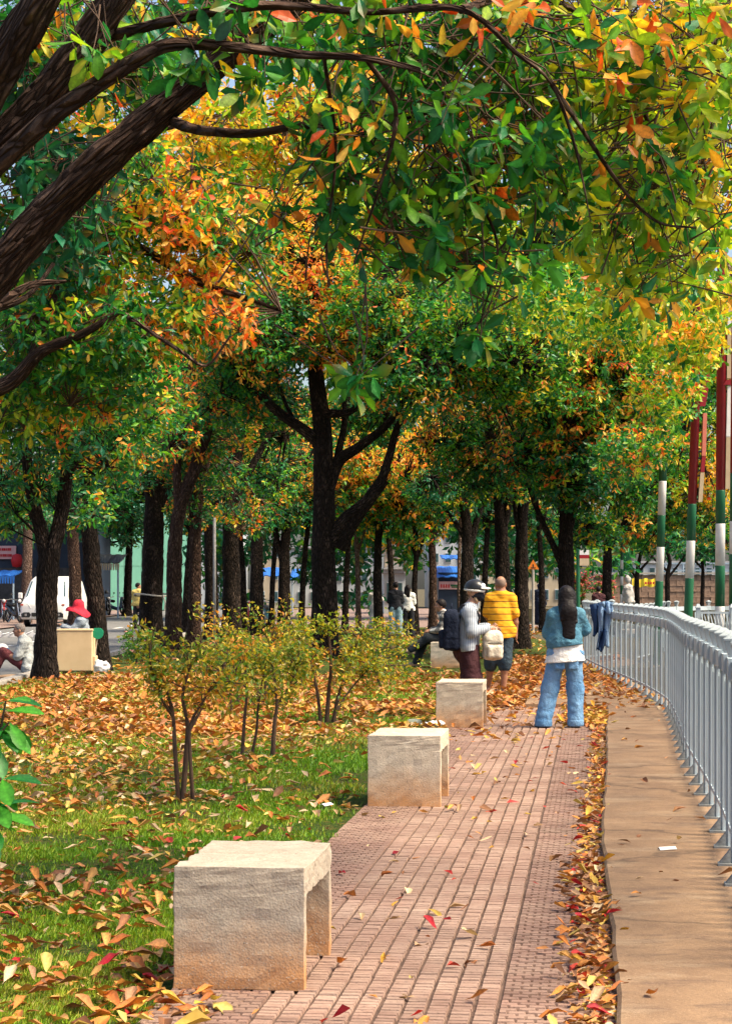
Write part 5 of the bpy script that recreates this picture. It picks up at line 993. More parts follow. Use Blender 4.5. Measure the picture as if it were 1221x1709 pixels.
DENIM = cloth('denim_light', (.09, .22, .42), (.20, .36, .57), 5); DENIM2 = cloth('denim_jacket', (.055, .155, .235), (.10, .23, .31), 6); WHITE = cloth('white_cotton', (.80, .78, .75), (.70, .68, .66)); BLACK = cloth('black_cloth', (.016, .017, .022), (.028, .028, .034)); NAVY = cloth('navy_cloth', (.010, .014, .028), (.016, .021, .038))
MAROON = cloth('maroon_cloth', (.050, .020, .024), (.075, .032, .036)); SLATE = cloth('slate_shorts', (.030, .048, .066), (.045, .068, .09)); GREYB = cloth('grey_shirt', (.40, .42, .42), (.30, .32, .33)); CREAM = cloth('cream_cloth', (.66, .58, .46), (.56, .48, .38)); PINKH = cloth('pink_felt', (.70, .045, .075), (.58, .03, .055))
BLACKV = cloth('black_denim', (.022, .026, .032), (.04, .045, .05))
# the woman in denim, seen from behind
Wp = dict(head=(.045, .01, 1.455), face=(-.12, 1, -.25), nk=(.045, -.005, 1.335), che=(.04, 0, 1.16), pel=(.035, 0, .86), shL=(-.095, 0, 1.275), shR=(.180, 0, 1.285), elL=(-.125, .08, 1.05), wrL=(-.03, .27, 1.14), elR=(.245, .10, 1.10), wrR=(.11, .28, 1.16), hiL=(-.055, 0, .83), hiR=(.125, 0, .83), knL=(-.125, .03, .45), knR=(.150, .035, .45), anL=(-.205, -.02, .085), anR=(.15, 0, .085), ftL=(-.35, 1, 0), ftR=(.1, 1, 0), curl=1.2)
def crop_top(ns):
    J = ns['J']; return ns['T'](.022)[3:]+[cap(J['che']+np.array([-.01, 0, -.20]), J['che'], .206, .160, .05, (1, .84))]+ns['Arm']('L', 1, .074, .082, .050)+ns['Arm']('R', 1, .074, .084, .050)
person(937, 1216, Wp, 'woman with long black hair seen from behind, blue denim jacket, white shirt tail, light jeans', [
    garment('jeans', lambda ns: ns['Leg']('L', 1, .098, .094, .092)+ns['Leg']('R', 1, .098, .090, .088)+[cap(ns['J']['hiL'], ns['J']['hiR'], .112, None, .05, (1, .95)), cap(ns['J']['pel'], ns['J']['pel']+np.array([0, 0, .08]), .15, .14, .04, (1, .75))], DENIM, [(2, -1, .035, (0, 0, 0))], .005, 12),
    garment('jeans_cuff', lambda ns: [cap(ns['J']['an'+s]+np.array([0, 0, -.03]), ns['J']['an'+s]+np.array([0, 0, .05]), (.097 if s == 'L' else .093), (.097 if s == 'L' else .093), .01) for s in 'LR'], DENIM, [(2, -1, .028, (0, 0, 0)), (2, 1, .095, (0, 0, 0))], .003, 14),
    garment('shirt_tail', lambda ns: [cap(ns['J']['pel']+np.array([0.0, 0, -.14]), ns['J']['pel']+np.array([.01, 0, .05]), .226, .180, .04, (1, .78))], WHITE, [(2, -1, .735, (.06, 0, 0))], .006, 9),
    garment('denim_jacket', crop_top, DENIM2, [(2, -1, .905, (.14, 0, 0))], .007, 13),
    garment('back_pocket', lambda ns: [rbox((-.035, -.118, .715), (.045, .012, .05), .008), rbox((.115, -.118, .715), (.045, .012, .05), .008)], DENIM, [], 0),
    lambda ns: long_hair(ns, .42, .072, -.150), lambda ns: shoes(ns, DARK)], h=.008, female=True)
# the bald person in the striped yellow polo
Yp = dict(head=(.0, .0, 1.605), face=(.1, 1, -.05), nk=(0, -.01, 1.50), che=(0, 0, 1.28), pel=(-.01, 0, .95), shL=(-.150, 0, 1.43), shR=(.152, 0, 1.425), elL=(-.20, .04, 1.14), wrL=(-.12, .22, 1.04), elR=(.215, .0, 1.13), wrR=(.222, .04, .89), hiL=(-.09, 0, .92), hiR=(.09, 0, .92), knL=(-.135, .06, .50), knR=(.06, -.02, .50), anL=(-.175, .16, .085), anR=(.04, -.02, .085), curl=.5, hsR=(0, 1, 0))
POLO = stripe_mat('yellow_polo', (.80, .37, .025), (.05, .03, .02), [2], .092, .12, off=.3); STUB = mat('grey_stubble', (.16, .11, .085), (.24, .16, .12), 60, .8)
def stubble(ns):
    q, R = ns['q'], ns['R']; field_mesh('hair', [ell(q(0, -.012, .022), (.0765, .0945, .0945), .01, R)], ns['h'], STUB, ns['root'], cut=[lambda Gd: np.maximum(_hl(Gd, q, R), ((Gd-q(0, 0, .072)) @ R[:, 2]))])
person(835, 1159, Yp, 'bald person from behind in yellow polo with thin black stripes and slate shorts, barefoot', [
    garment('shorts', lambda ns: ns['Leg']('L', .60, .104, .096, .094)+ns['Leg']('R', .60, .104, .096, .094)+[cap(ns['J']['pel']+np.array([0, 0, -.03]), ns['J']['pel']+np.array([0, 0, .06]), .155, .15, .05, (1, .75))], SLATE, [], .006, 9),
    garment('polo_shirt', lambda ns: ns['T'](.018)+[cap(ns['J']['pel']+np.array([0, 0, -.10]), ns['J']['pel']+np.array([0, 0, .2]), .176, .162, .05, (1, .86))]+ns['Arm']('L', .42, .072, .072)+ns['Arm']('R', .42, .072, .072), POLO, [(2, -1, .815, (.08, 0, 0))], .006, 9),
    garment('collar', lambda ns: [cap(ns['J']['nk']+np.array([0, 0, -.04]), ns['J']['nk']+np.array([0, .0, .005]), .075, .066, .01)], POLO, [(2, 1, 1.505, (0, 0, 0))], .002), stubble], h=.008, skin=SKIN_D)
# the helmeted person with the backpack, turned right
Hp = dict(head=(.035, -.01, 1.50), face=(1, -.30, -.22), nk=(-.02, 0, 1.355), che=(-.055, 0, 1.15), pel=(-.07, 0, .86), shL=(-.045, .175, 1.285), shR=(-.05, -.175, 1.285), elL=(.02, .24, 1.05), wrL=(.20, .06, 1.08), elR=(-.02, -.25, 1.03), wrR=(.19, -.11, 1.07), hiL=(-.06, .09, .83), hiR=(-.06, -.09, .83), knL=(-.02, .11, .46), knR=(-.01, -.11, .46), anL=(-.05, .11, .085), anR=(-.06, -.11, .085), flat=0, curl=1.1, hsR=(0, 0, 1), hsL=(0, 0, 1), hdR=(.9, .35, -.25), hdL=(.9, -.35, -.25))
SHIRT = stripe_mat('striped_shirt', (.46, .49, .53), (.13, .16, .21), [0], .022, .4)
def helmet(ns):
    q, R = ns['q'], ns['R']; HB = mat('helmet_black', (.012, .012, .014), (.02, .02, .022), 5, .3, spec=.45); HW = mat('helmet_white', (.78, .76, .72), (.7, .68, .64), 5, .3, spec=.5); TAN = mat('helmet_strap', (.42, .29, .17), (.34, .23, .13), 9, .7)
    he = field_mesh('helmet', [ell(q(0, -.010, .050), (.112, .130, .108), .01, R)], ns['h'], HB, ns['root'], cut=[lambda G_: (-(G_-q(0, 0, .022)) @ (R[:, 2]+.10*R[:, 1]))])
    field_mesh('helmet_rim', [ell(q(0, -.010, .046), (.116, .135, .108), .01, R)], ns['h']*.9, HW, he, cut=[lambda G_: np.abs((G_-q(0, 0, .020)) @ (R[:, 2]+.10*R[:, 1]))-.013])
    field_mesh('helmet_visor', [ell(q(0, .115, .045), (.085, .075, .014), .01, R), ell(q(0, .09, .075), (.075, .03, .035), .02, R)], ns['h']*.8, HW, he)
    field_mesh('chin_strap', [cap(q(.078, -.01, .03), q(.056, .03, -.105), .009), cap(q(-.078, -.01, .03), q(-.056, .03, -.105), .009), cap(q(.056, .03, -.105), q(-.056, .03, -.105), .009), cap(q(.080, -.07, .03), q(.058, .02, -.09), .009)], ns['h'], TAN, he)
    field_mesh('face_mask', [ell(q(0, .048, -.045), (.072, .068, .066), .02, R), ell(q(0, .0, -.04), (.078, .05, .05), .03, R)], ns['h'], BLACK, ns['root'], wr=.003, wf=25)
person(789, 1190, Hp, 'person in black and white motorbike helmet, dark face mask, striped shirt and maroon trousers', [
    garment('trousers', lambda ns: ns['Leg']('L', 1, .125, .115, .112)+ns['Leg']('R', 1, .125, .118, .115)+[cap(ns['J']['pel']+np.array([-.01, 0, -.06]), ns['J']['pel']+np.array([-.01, 0, .06]), .165, .16, .06, (0, .95))], MAROON, [(2, -1, .04, (0, 0, 0))], .006, 8),
    garment('striped_shirt', lambda ns: ns['T'](.032)+[cap(ns['J']['pel']+np.array([0, 0, -.10]), ns['J']['pel']+np.array([0, 0, .2]), .172, .165, .05, (0, .92))]+ns['Arm']('L', .95, .074, .066, .048)+ns['Arm']('R', .95, .074, .068, .050), SHIRT, [(2, -1, .80, (.12, 0, 0))], .006, 9), helmet, lambda ns: shoes(ns, DARK)], h=.008, loc=(1.285, 24.6, 0))
def bag(name, label, cat, loc, rz, m, m2, sz, rear=True):
    root = empty(name, loc, rz, label, cat); a, d, hgt = sz
    field_mesh('bag_body', [rbox((0, 0, hgt*.44), (a*.5-.055, d-.05, hgt*.44-.05), .05, .02), rbox((0, 0, hgt*.78), (a*.42-.06, d*.8-.05, hgt*.19-.05), .06, .04)], .009, m, root, wr=.007, wf=11)
    field_mesh('front_pocket', [rbox((0, -d*.92, hgt*.28), (a*.36-.03, d*.35, hgt*.22-.03), .03, .02)], .009, m, root, wr=.004, wf=14)
    zp = MB(); zp.tube([(-a*.40, -d*.9, hgt*.55), (-a*.2, -d*1.06, hgt*.57), (a*.2, -d*1.06, hgt*.57), (a*.40, -d*.9, hgt*.55)], .005, 6); zp.build('zip', m2, root)
    hd = MB(); hd.tube([(-.05, 0, hgt*.93), (-.045, 0, hgt*1.06), (0, 0, hgt*1.12), (.045, 0, hgt*1.06), (.05, 0, hgt*.93)], .010, 7); hd.build('handle', m2 if not rear else m, root)
    return root
bag('backpack', 'black backpack worn on the back of the helmeted person', 'backpack', (1.285-.255, 24.50, .80), math.radians(-96), NAVY, BLACK, (.30, .095, .50))
for e in (-1, 1):
    st_ = MB(); st_.tube([(-.20, e*.11, 1.24), (-.12, e*.14, 1.345), (0, e*.15, 1.33), (.075, e*.155, 1.22), (.05, e*.165, 1.08), (-.06, e*.19, .95), (-.2, e*.13, .9)], .013, 6); o_ = st_.build('shoulder_strap', BLACK, bpy.data.objects['backpack']); o_.matrix_parent_inverse = bpy.data.objects['backpack'].matrix_basis.inverted(); o_.location = (1.285, 24.6, 0)
bpy.context.view_layer.update()
bag('handbag', 'beige rucksack held in front by the helmeted person', 'bag', (1.285+.235, 24.50, .685), math.radians(8), CREAM, DARK, (.25, .085, .36))
# person on the far bench, looking down at a phone
Sp = dict(head=(-.055, 0, 1.20), face=(-1, -.1, -.55), nk=(.0, 0, 1.08), che=(.045, 0, .88), pel=(.03, 0, .56), shL=(.02, -.17, 1.0), shR=(.02, .17, 1.0), elL=(-.03, -.21, .74), wrL=(-.26, -.10, .70), elR=(-.05, .20, .74), wrR=(-.26, .02, .72), hiL=(.0, -.09, .55), hiR=(.0, .09, .55), knL=(-.30, -.10, .58), knR=(-.36, .12, .52), anL=(-.62, -.06, .34), anR=(-.52, .12, .10), flat=0, ftL=(-1, 0, .25), ftR=(-1, 0, 0), curl=1.0)
FLAN = stripe_mat('checked_shirt', (.66, .62, .55), (.03, .03, .035), [1, 2], .13, .5)
person(737, 1110, Sp, 'person in black and white checked shirt sitting on the pinkish bench with a phone', [
    garment('trousers', lambda ns: ns['Leg']('L', 1, .105, .085, .075)+ns['Leg']('R', 1, .105, .085, .075)+[cap(ns['J']['pel'], ns['J']['pel']+np.array([0, 0, .05]), .15, None, .05, (0, .8))], BLACKV, [], .006, 10, .013), garment('checked_shirt', lambda ns: ns['T'](.035)+ns['Arm']('L', .92, .074, .068, .05)+ns['Arm']('R', .92, .074, .068, .05), FLAN, [(2, -1, .53, (0, 0, 0))], .010, 9, .013), lambda ns: short_hair(ns, g=.016), lambda ns: shoes(ns, cloth('tan_shoe', (.36, .27, .19)))], h=.012, loc=(1.50, 39.75, 0))
ph = MB(); ph.box((0, 0, 0), (.075, .008, .15)); o_ = ph.build('phone', DARK, bevel=.003); tag(o_, 'dark phone in the hands of the person on the pinkish bench', 'phone'); o_.location = (1.50-.33, 39.75-.03, .78); o_.rotation_euler = (.9, 0, 1.5)
# far trio
def stand(dx=0, arm='phone', lean=0.0):
    P = dict(head=(dx, 0.02, 1.60), face=(0, 1, -.3), nk=(0, 0, 1.46), che=(0, 0, 1.25), pel=(0, 0, .93), shL=(-.15, 0, 1.40), shR=(.15, 0, 1.40), elL=(-.20, .04, 1.12), wrL=(-.10, .24, 1.12), elR=(.20, .04, 1.12), wrR=(.10, .24, 1.12), hiL=(-.09, 0, .90), hiR=(.09, 0, .90), knL=(-.11, .03, .49), knR=(.11, .02, .49), anL=(-.13, 0, .085), anR=(.13, 0, .085), curl=.9)
    return P
JEAN = cloth('pale_jeans', (.22, .34, .40), (.30, .42, .48))
person(660, 1064, stand(), 'person in black top and pale jeans seen from behind, in the far trio', [garment('jeans', lambda ns: ns['Leg']('L', 1, .12, .105, .095)+ns['Leg']('R', 1, .12, .105, .095), JEAN, [(2, -1, .04, (0, 0, 0))], .008, 9, .015), garment('top', lambda ns: ns['T'](.03)+ns['Arm']('L', .9, .075, .07, .05)+ns['Arm']('R', .9, .075, .07, .05), BLACK, [(2, -1, .86, (0, 0, 0))], .01, 9, .015), lambda ns: short_hair(ns, g=.014), lambda ns: shoes(ns, DARK)], h=.014, hands=True)
person(681, 1063, dict(stand(), face=(.6, 1, -.1)), 'long haired person in white top and black trousers, in the far trio', [garment('trousers', lambda ns: ns['Leg']('L', 1, .11, .095, .09)+ns['Leg']('R', 1, .11, .095, .09), BLACK, [(2, -1, .04, (0, 0, 0))], .008, 9, .015), garment('top', lambda ns: ns['T'](.03)+ns['Arm']('L', .5, .08, .07)+ns['Arm']('R', .5, .08, .07), WHITE, [(2, -1, .86, (0, 0, 0))], .008, 9, .015), lambda ns: long_hair(ns, .42, .085), lambda ns: shoes(ns, DARK)], h=.014, sc=.95, female=True)
person(626, 1056, dict(stand(), wrL=(-.06, .2, 1.45), elL=(-.24, .12, 1.2), wrR=(.05, .2, 1.46), elR=(.24, .12, 1.2), face=(-.7, 1, 0)), 'person in a long white dress lifting hands to the face, left of the trio', [garment('dress', lambda ns: ns['T'](.02)+[cap(ns['J']['pel'], np.array([0, 0, .15]), .16, .26, .05)]+ns['Arm']('L', .9, .062, .058, .05)+ns['Arm']('R', .9, .062, .058, .05), cloth('ivory_dress', (.66, .60, .56), (.56, .50, .46)), [(2, -1, .07, (0, 0, 0))], .012, 8, .015), lambda ns: long_hair(ns, .2, .07)], h=.014, sc=.95, female=True)
person(901, 1036, dict(stand(), face=(1, .2, 0)), 'person in a long dark blue robe between the tree trunks beside the orange warning sign', [garment('robe', lambda ns: ns['T'](.05)+[cap(ns['J']['pel'], np.array([0, 0, .12]), .2, .25, .05)]+ns['Arm']('L', .95, .08, .08, .06)+ns['Arm']('R', .95, .08, .08, .06)+[ell(ns['q'](0, -.03, .0), (.11, .11, .13), .05)], NAVY, [(2, -1, .05, (0, 0, 0))], .012, 8, .016)], h=.016, D=84)
person(998, 1026, stand(), 'dark haired person in dark clothes behind the railing before the red flowers', [garment('trousers', lambda ns: ns['Leg']('L')+ns['Leg']('R'), BLACK, [], .008, 9, .016), garment('top', lambda ns: ns['T'](.04)+ns['Arm']('L', .9)+ns['Arm']('R', .9), MAROON, [(2, -1, .86, (0, 0, 0))], .01, 9, .016), lambda ns: short_hair(ns, g=.014)], h=.016, D=66, sc=.92)
person(231, 1048, dict(stand(), face=(1, .2, -.1)), 'person in a yellow shirt half hidden by the rope tied trunk', [garment('trousers', lambda ns: ns['Leg']('L')+ns['Leg']('R'), BLACK, [], .008, 9, .016), garment('shirt', lambda ns: ns['T'](.06)+ns['Arm']('L', .6)+ns['Arm']('R', .6), cloth('yellow_shirt', (.62, .48, .16), (.52, .40, .13)), [(2, -1, .86, (0, 0, 0))], .01, 9, .016), lambda ns: short_hair(ns, g=.014)], h=.016, D=76)
# street sellers on the lawn edge
Gp = dict(head=(-.02, 0, .80), face=(-1, -.1, -.4), nk=(.05, 0, .68), che=(.10, 0, .48), pel=(.18, 0, .14), shL=(.08, -.17, .60), shR=(.08, .17, .60), elL=(-.02, -.22, .34), wrL=(-.24, -.14, .34), elR=(-.02, .22, .34), wrR=(-.24, .10, .36), hiL=(.14, -.10, .13), hiR=(.14, .10, .13), knL=(-.28, -.14, .42), knR=(-.30, .16, .40), anL=(-.42, -.12, .09), anR=(-.46, .14, .09), flat=0, ftL=(-1, 0, 0), ftR=(-1, 0, 0), curl=.8)
person(34, 1127, Gp, 'grey haired person in pale shirt sitting by the dark forked trunk', [garment('trousers', lambda ns: ns['Leg']('L', 1, .10, .08, .07)+ns['Leg']('R', 1, .10, .08, .07)+[cap(ns['J']['pel'], ns['J']['pel']+np.array([0, 0, .05]), .16, None, .05)], cloth('plum_trousers', (.16, .05, .055), (.12, .035, .04)), [(2, -1, .01, (0, 0, 0))], .008, 9, .013), garment('shirt', lambda ns: ns['T'](.05)+ns['Arm']('L', .6, .085, .08)+ns['Arm']('R', .6, .085, .08), GREYB, [(2, -1, .06, (0, 0, 0))], .012, 9, .013), lambda ns: short_hair(ns, mat('hair_grey', (.16, .13, .12), (.26, .22, .2), 40, .8), .006), lambda ns: shoes(ns, DARK)], h=.013, rz=.05)
def sun_hat(ns):
    q = ns['q']; m = MB(); m.lathe([(.0, .155), (.055, .152), (.092, .125), (.105, .06), (.112, .02), (.16, -.02), (.235, -.075), (.232, -.082), (.158, -.03), (.105, .012), (.098, .06), (.085, .115), (.0, .14)], (0, 0, 0), 28)
    for i, v_ in enumerate(m.v):
        r = math.hypot(v_[0], v_[1]); a = math.atan2(v_[1], v_[0]); m.v[i] = (v_[0], v_[1], v_[2]+max(0, r-.11)*.22*math.sin(3*a+.6)-max(0, r-.1)*.35*math.cos(a))
    o = m.build('sun_hat', PINKH, ns['root'], True); o.location = q(0, 0, .045); o.rotation_euler = (.12, .10, 0)
person(133, 1121, dict(Gp, head=(-.02, 0, 1.13), nk=(.03, 0, 1.0), che=(.05, 0, .78), pel=(.10, 0, .40), hiL=(.08, -.1, .39), hiR=(.08, .1, .39), knL=(-.3, -.12, .48), knR=(-.3, .14, .48), shL=(.04, -.16, .94), shR=(.04, .16, .94), face=(-1, -.4, -.35), elL=(-.1, -.21, .74), wrL=(-.28, -.15, .84), elR=(-.1, .21, .74), wrR=(-.26, .05, .84)), 'person in wide pink sun hat and grey top sitting behind the cream box', [garment('trousers', lambda ns: ns['Leg']('L')+ns['Leg']('R'), BLACK, [(2, -1, .01, (0, 0, 0))], .008, 9, .014), garment('top', lambda ns: ns['T'](.05)+ns['Arm']('L', .95, .08, .075, .06)+ns['Arm']('R', .95, .08, .075, .06), cloth('slate_top', (.30, .34, .40), (.22, .26, .31)), [(2, -1, .06, (0, 0, 0))], .012, 9, .014), sun_hat], h=.013, D=37.6)
# ---------------------------------------------------------------- sellers' goods
M['foam'] = mat('foam_box', (.68, .50, .30), (.60, .43, .25), 3, .8, bs=.2, bd=.003, bscale=90); M['card'] = mat('cardboard', (.36, .24, .15), (.28, .18, .11), 5, .9); M['bagw'] = mat('plastic_white', (.74, .72, .72), (.60, .58, .58), 9, .35)
M['gplastic'] = mat('green_plastic', (.02, .30, .16), (.015, .24, .12), 6, .4); M['bamboo'] = mat('pale_stick', (.60, .50, .40), (.50, .40, .30), 8, .7)
sD = 36.3; s_ = sD/FPX; bx = empty('foam_box', (W(124.5, 1124, sD)[0], sD, .02), .0, 'large cream foam cooler box standing on the cardboard mat', 'box'); m = MB(); m.box((0, .22, .40), (.64, .44, .72)); m.build('box_body', M['foam'], bx, bevel=.02); m = MB(); m.box((.0, .22, .775), (.66, .46, .035)); m.build('box_lid', M['foam'], bx, bevel=.01); 
for dx in (-.22, .24): m = MB(); m.box((dx, .22, .02), (.09, .3, .045)); m.build('foot_block', M['card'], bx)
m = MB(); m.box((.345, .2, .16), (.05, .30, .30)); m.build('side_tray', M['foam'], bx, bevel=.01)
m = MB(); m.tube([W(159, 1118, 36.4), W(160, 1085, 36.4), W(163.5, 1062, 36.4)], .010, 8); root = empty('paddle_sign', W(159, 1118, 36.4)*np.array([1, 1, 0]), 0, 'round green plastic paddle on a thin stick beside the cream box', 'paddle'); o = m.build('stick', M['bamboo'], root); o.location = -np.array(root.location)
m = MB(); m.prism([(.105*math.cos(a)*(.85 if math.sin(a) > .6 else 1), min(.085, .115*math.sin(a))) for a in np.linspace(0, 6.283, 20)[:-1]], -.008, .008, 'Y'); o = m.build('blade', M['gplastic'], root, bevel=.004); o.location = W(163.5, 1056, 36.38)-np.array(root.location)
field_o = field_mesh('plastic_bag', [ell((0, 0, .09), (.13, .11, .10), .05), ell((-.06, .02, .15), (.07, .06, .09), .05), ell((.08, -.02, .14), (.05, .05, .08), .04)], .014, M['bagw'], None, clips=[(2, -1, .0, (0, 0, 0))], wr=.018, wf=14); tag(field_o, 'crumpled white plastic bag on the cardboard beside the cream box', 'plastic bag'); field_o.location = (W(170, 1118, 36.1)[0], 36.1, .03)
mt = empty('cardboard_mat', gp(120, 1133), 0, 'long flattened brown cardboard mat under the cream box, curled up at its right end', 'mat'); V = []; F = []; n = 26
for i in range(n+1):
    t = i/n; x = -1.35+2.5*t; z = .02+.015*math.sin(t*19)+max(0, t-.86)**1.3*1.5
    for y, dz in ((-.12, 0), (.25, .006), (.75, 0)): V.append((x, y+.02*math.sin(t*7), z+dz))
for i in range(n):
    for k in range(2): F.append((i*3+k, i*3+3+k, i*3+4+k, i*3+1+k))
o = link('sheet', np_mesh('sheet', V, F, smooth=True), mt, M['card']); sm = o.modifiers.new('thick', 'SOLIDIFY'); sm.thickness = .014; sm.offset = 1
m = MB(); m.tube([(-1.3, -.14, .03), (0, -.15, .032), (.9, -.14, .035), (1.15, -.1, .06)], .018, 7); m.build('rolled_edge', M['card'], mt)
root = empty('ball', W(4, 1085, 37.0), 0, 'white and blue ball on the lap at the left edge', 'ball'); m = MB(); m.lathe([(.125*math.sin(a), -.125*math.cos(a)) for a in np.linspace(.01, 3.13, 12)], (0, 0, 0), 18); m.build('shell', M['bagw'], root, True)
m = MB(); m.lathe([(.127*math.sin(a), -.127*math.cos(a)) for a in np.linspace(1.1, 1.9, 6)], (0, 0, 0), 18); m.build('blue_band', mat('blue_paint', (.03, .16, .42)), root, True)
P_ = W(137, 980, 37.6); so = empty('stool', (P_[0]+.03, 37.6, 0), 0, 'low stool under the person in the pink sun hat behind the cream box', 'stool'); m = MB(); m.box((0, 0, .27), (.30, .30, .03)); m.build('seat', M['gplastic'], so, bevel=.01)
for ex in (-1, 1):
    for ey in (-1, 1): m = MB(); m.tube([(ex*.14, ey*.14, .0), (ex*.12, ey*.12, .26)], .016, 6); m.build('leg', M['gplastic'], so)
# litter by the benches
fo = field_mesh('plastic_bag', [ell((0, 0, .05), (.12, .08, .05), .04), ell((.10, .02, .045), (.09, .06, .055), .04), ell((-.12, 0, .03), (.07, .05, .03), .03)], .010, M['bagw'], None, clips=[(2, -1, 0, (0, 0, 0))], wr=.02, wf=18); tag(fo, 'torn white plastic litter in the grass at the left foot of the blotchy bench', 'plastic litter'); P_ = gp(722, 1216); fo.location = (P_[0], P_[1], .02); fo.scale = (.75, .75, .6)
root = empty('plastic_bowl', gp(691, 1212), 0, 'upturned clear plastic bowl lying on the lawn left of the torn white litter', 'bowl'); m = MB(); m.lathe([(.0, .07), (.06, .068), (.075, .06), (.095, .02), (.105, .015), (.105, .008), (.09, .01), (.07, .052), (0, .060)], (0, 0, .012), 20); m.build('shell', mat('clear_plastic', (.42, .46, .36), (.36, .40, .3), 5, .2), root, True)
for (px, py, lab, rz_) in ((1113, 1437, 'small folded white paper on the concrete slab', .2), (546, 1352, 'white scrap of paper in the grass left of the pale bench', .9)):
    P_ = gp(px, py); m = MB(); m.add([(-.05, -.02, 0), (.05, -.018, .004), (.052, .012, .016), (-.048, .01, .014), (-.05, .03, .002), (.05, .034, .004)], [(0, 1, 2, 3), (3, 2, 5, 4)]); o = m.build('paper_scrap', M['bagw']); sm = o.modifiers.new('thick', 'SOLIDIFY'); sm.thickness = .003; tag(o, lab, 'paper'); o.location = (P_[0], P_[1], (ZS if px > 1000 else .03)+.004); o.rotation_euler = (0, 0, rz_)
# jacket over the railing
D = 33.4; P_ = W(1001, 1015, D)
jk = empty('jacket', (P_[0], D, 0), 0, 'dark and light blue denim jacket hanging over the grey railing', 'jacket')
def drape(name, m_, x0, wdt, ztop, zbot, y, seed, skew):
    r = random.Random(seed); V = []; F = []; nu, nv = 14, 16
    for j in range(nv+1):
        t = j/nv; z = ztop-(ztop-zbot)*t
        for i in range(nu+1):
            u = i/nu-.5; w_ = wdt*(1-.35*t*(1 if seed % 2 else .6)+.15*math.sin(t*5+seed)); V.append((x0+skew*t+u*w_, y-.05*math.cos(u*9+seed+t*2)-.03*math.sin(u*17-t*3)-(.04 if t > .08 else -.05), z+.03*math.sin(u*7+seed)*t-.05*abs(u)))
    F = [(j*(nu+1)+i, j*(nu+1)+i+1, (j+1)*(nu+1)+i+1, (j+1)*(nu+1)+i) for j in range(nv) for i in range(nu)]
    o = link(name, np_mesh(name, V, F, smooth=True), jk, m_); s = o.modifiers.new('thick', 'SOLIDIFY'); s.thickness = .012; return o
NAVD = cloth('navy_denim', (.02, .045, .11), (.035, .07, .15), 5); LTD = cloth('washed_denim', (.16, .26, .42), (.24, .35, .50), 5)
drape('body_panel', NAVD, -.04, .22, 1.30, .80, -.02, 1, -.02); drape('sleeve', LTD, .07, .24, 1.31, .62, -.08, 2, -.05); drape('collar', LTD, .08, .24, 1.335, 1.16, -.11, 3, -.01); drape('lining', NAVD, .05, .15, .90, .54, -.12, 4, -.08)
# the rope tied round the trunk, thin pale pole, warning sign, red and white sign
t_ = gp(253, 1078); r_ = 27/FPX*t_[1]; z_ = EYE-(993-HY)/FPX*t_[1]; m = MB(); m.tube([(1.06*r_*math.cos(a), 1.06*r_*math.sin(a), .03*math.sin(a*2)) for a in np.linspace(0, 6.283, 25)], .022, 7, caps=False); m.tube([(r_*.8, -r_*.8, 0), (r_*.95, -r_*1.0, -.2), (r_*.9, -r_*1.05, -.42)], .02, 6); o = m.build('tree_rope', mat('rope', (.52, .47, .42), (.42, .37, .32), 20, .9)); tag(o, 'pale rope loop tied round the thick dark trunk, its end hanging down', 'rope'); o.location = (t_[0]+.0, t_[1], z_)
b_ = gp(358, 1084); post = empty('thin_pole', b_, 0, 'thin pale grey pole standing between the dark trunks', 'pole'); m = MB(); m.tube([(0, 0, 0), (0, 0, 3.3)], .036, 10); m.build('shaft', mat('pale_grey', (.50, .48, .46), (.38, .36, .34), 9, .7), post, True); m = MB(); m.lathe([(.09, 0), (.09, .05), (.045, .07)], n=12); m.build('base', M['kerb'], post)
wD = 70; b_ = np.array([W(889, 980, wD)[0], wD, 0]); ws = empty('warning_sign', b_, 0, 'orange triangular warning sign on a grey post between the trunks', 'sign'); m = MB(); m.tube([(0, .03, 0), (0, .03, 2.25)], .05, 8); m.build('sign_post', M['kerb'], ws); zc = EYE-(943-HY)/FPX*wD; k_ = wD/FPX
m = MB(); m.prism([(-10*k_, -7*k_+zc), (10*k_, -7*k_+zc), (0, 9*k_+zc)], -.02, .0, 'Y'); m.build('sign_plate', mat('sign_orange', (.72, .20, .02), (.64, .16, .015)), ws); m = MB(); m.box((0, -.025, zc-1*k_), (1.6*k_, .006, 5*k_)); m.box((0, -.025, zc-4.6*k_), (8*k_, .006, 1.2*k_)); m.build('sign_symbol', DARK, ws)
fD = 92; b_ = np.array([W(964, 980, fD)[0], fD, 0]); ws = empty('street_sign', b_, 0, 'red and white board on a green post above the flowering bush', 'sign'); k_ = fD/FPX; m = MB(); m.tube([(0, 0, 0), (0, 0, EYE-(915-HY)*k_)], .09, 10); m.build('sign_post', M['pgreen'], ws)
for i, (y0, y1, mm) in enumerate(((918, 926, M['pwhite']), (926.1, 932, M['pred']), (932.1, 944, M['pbeige']))):
    m = MB(); m.box((10*k_, -.06, EYE-((y0+y1)/2-HY)*k_), (16*k_, .08, (y1-y0)*k_)); m.build('board', mm, ws)
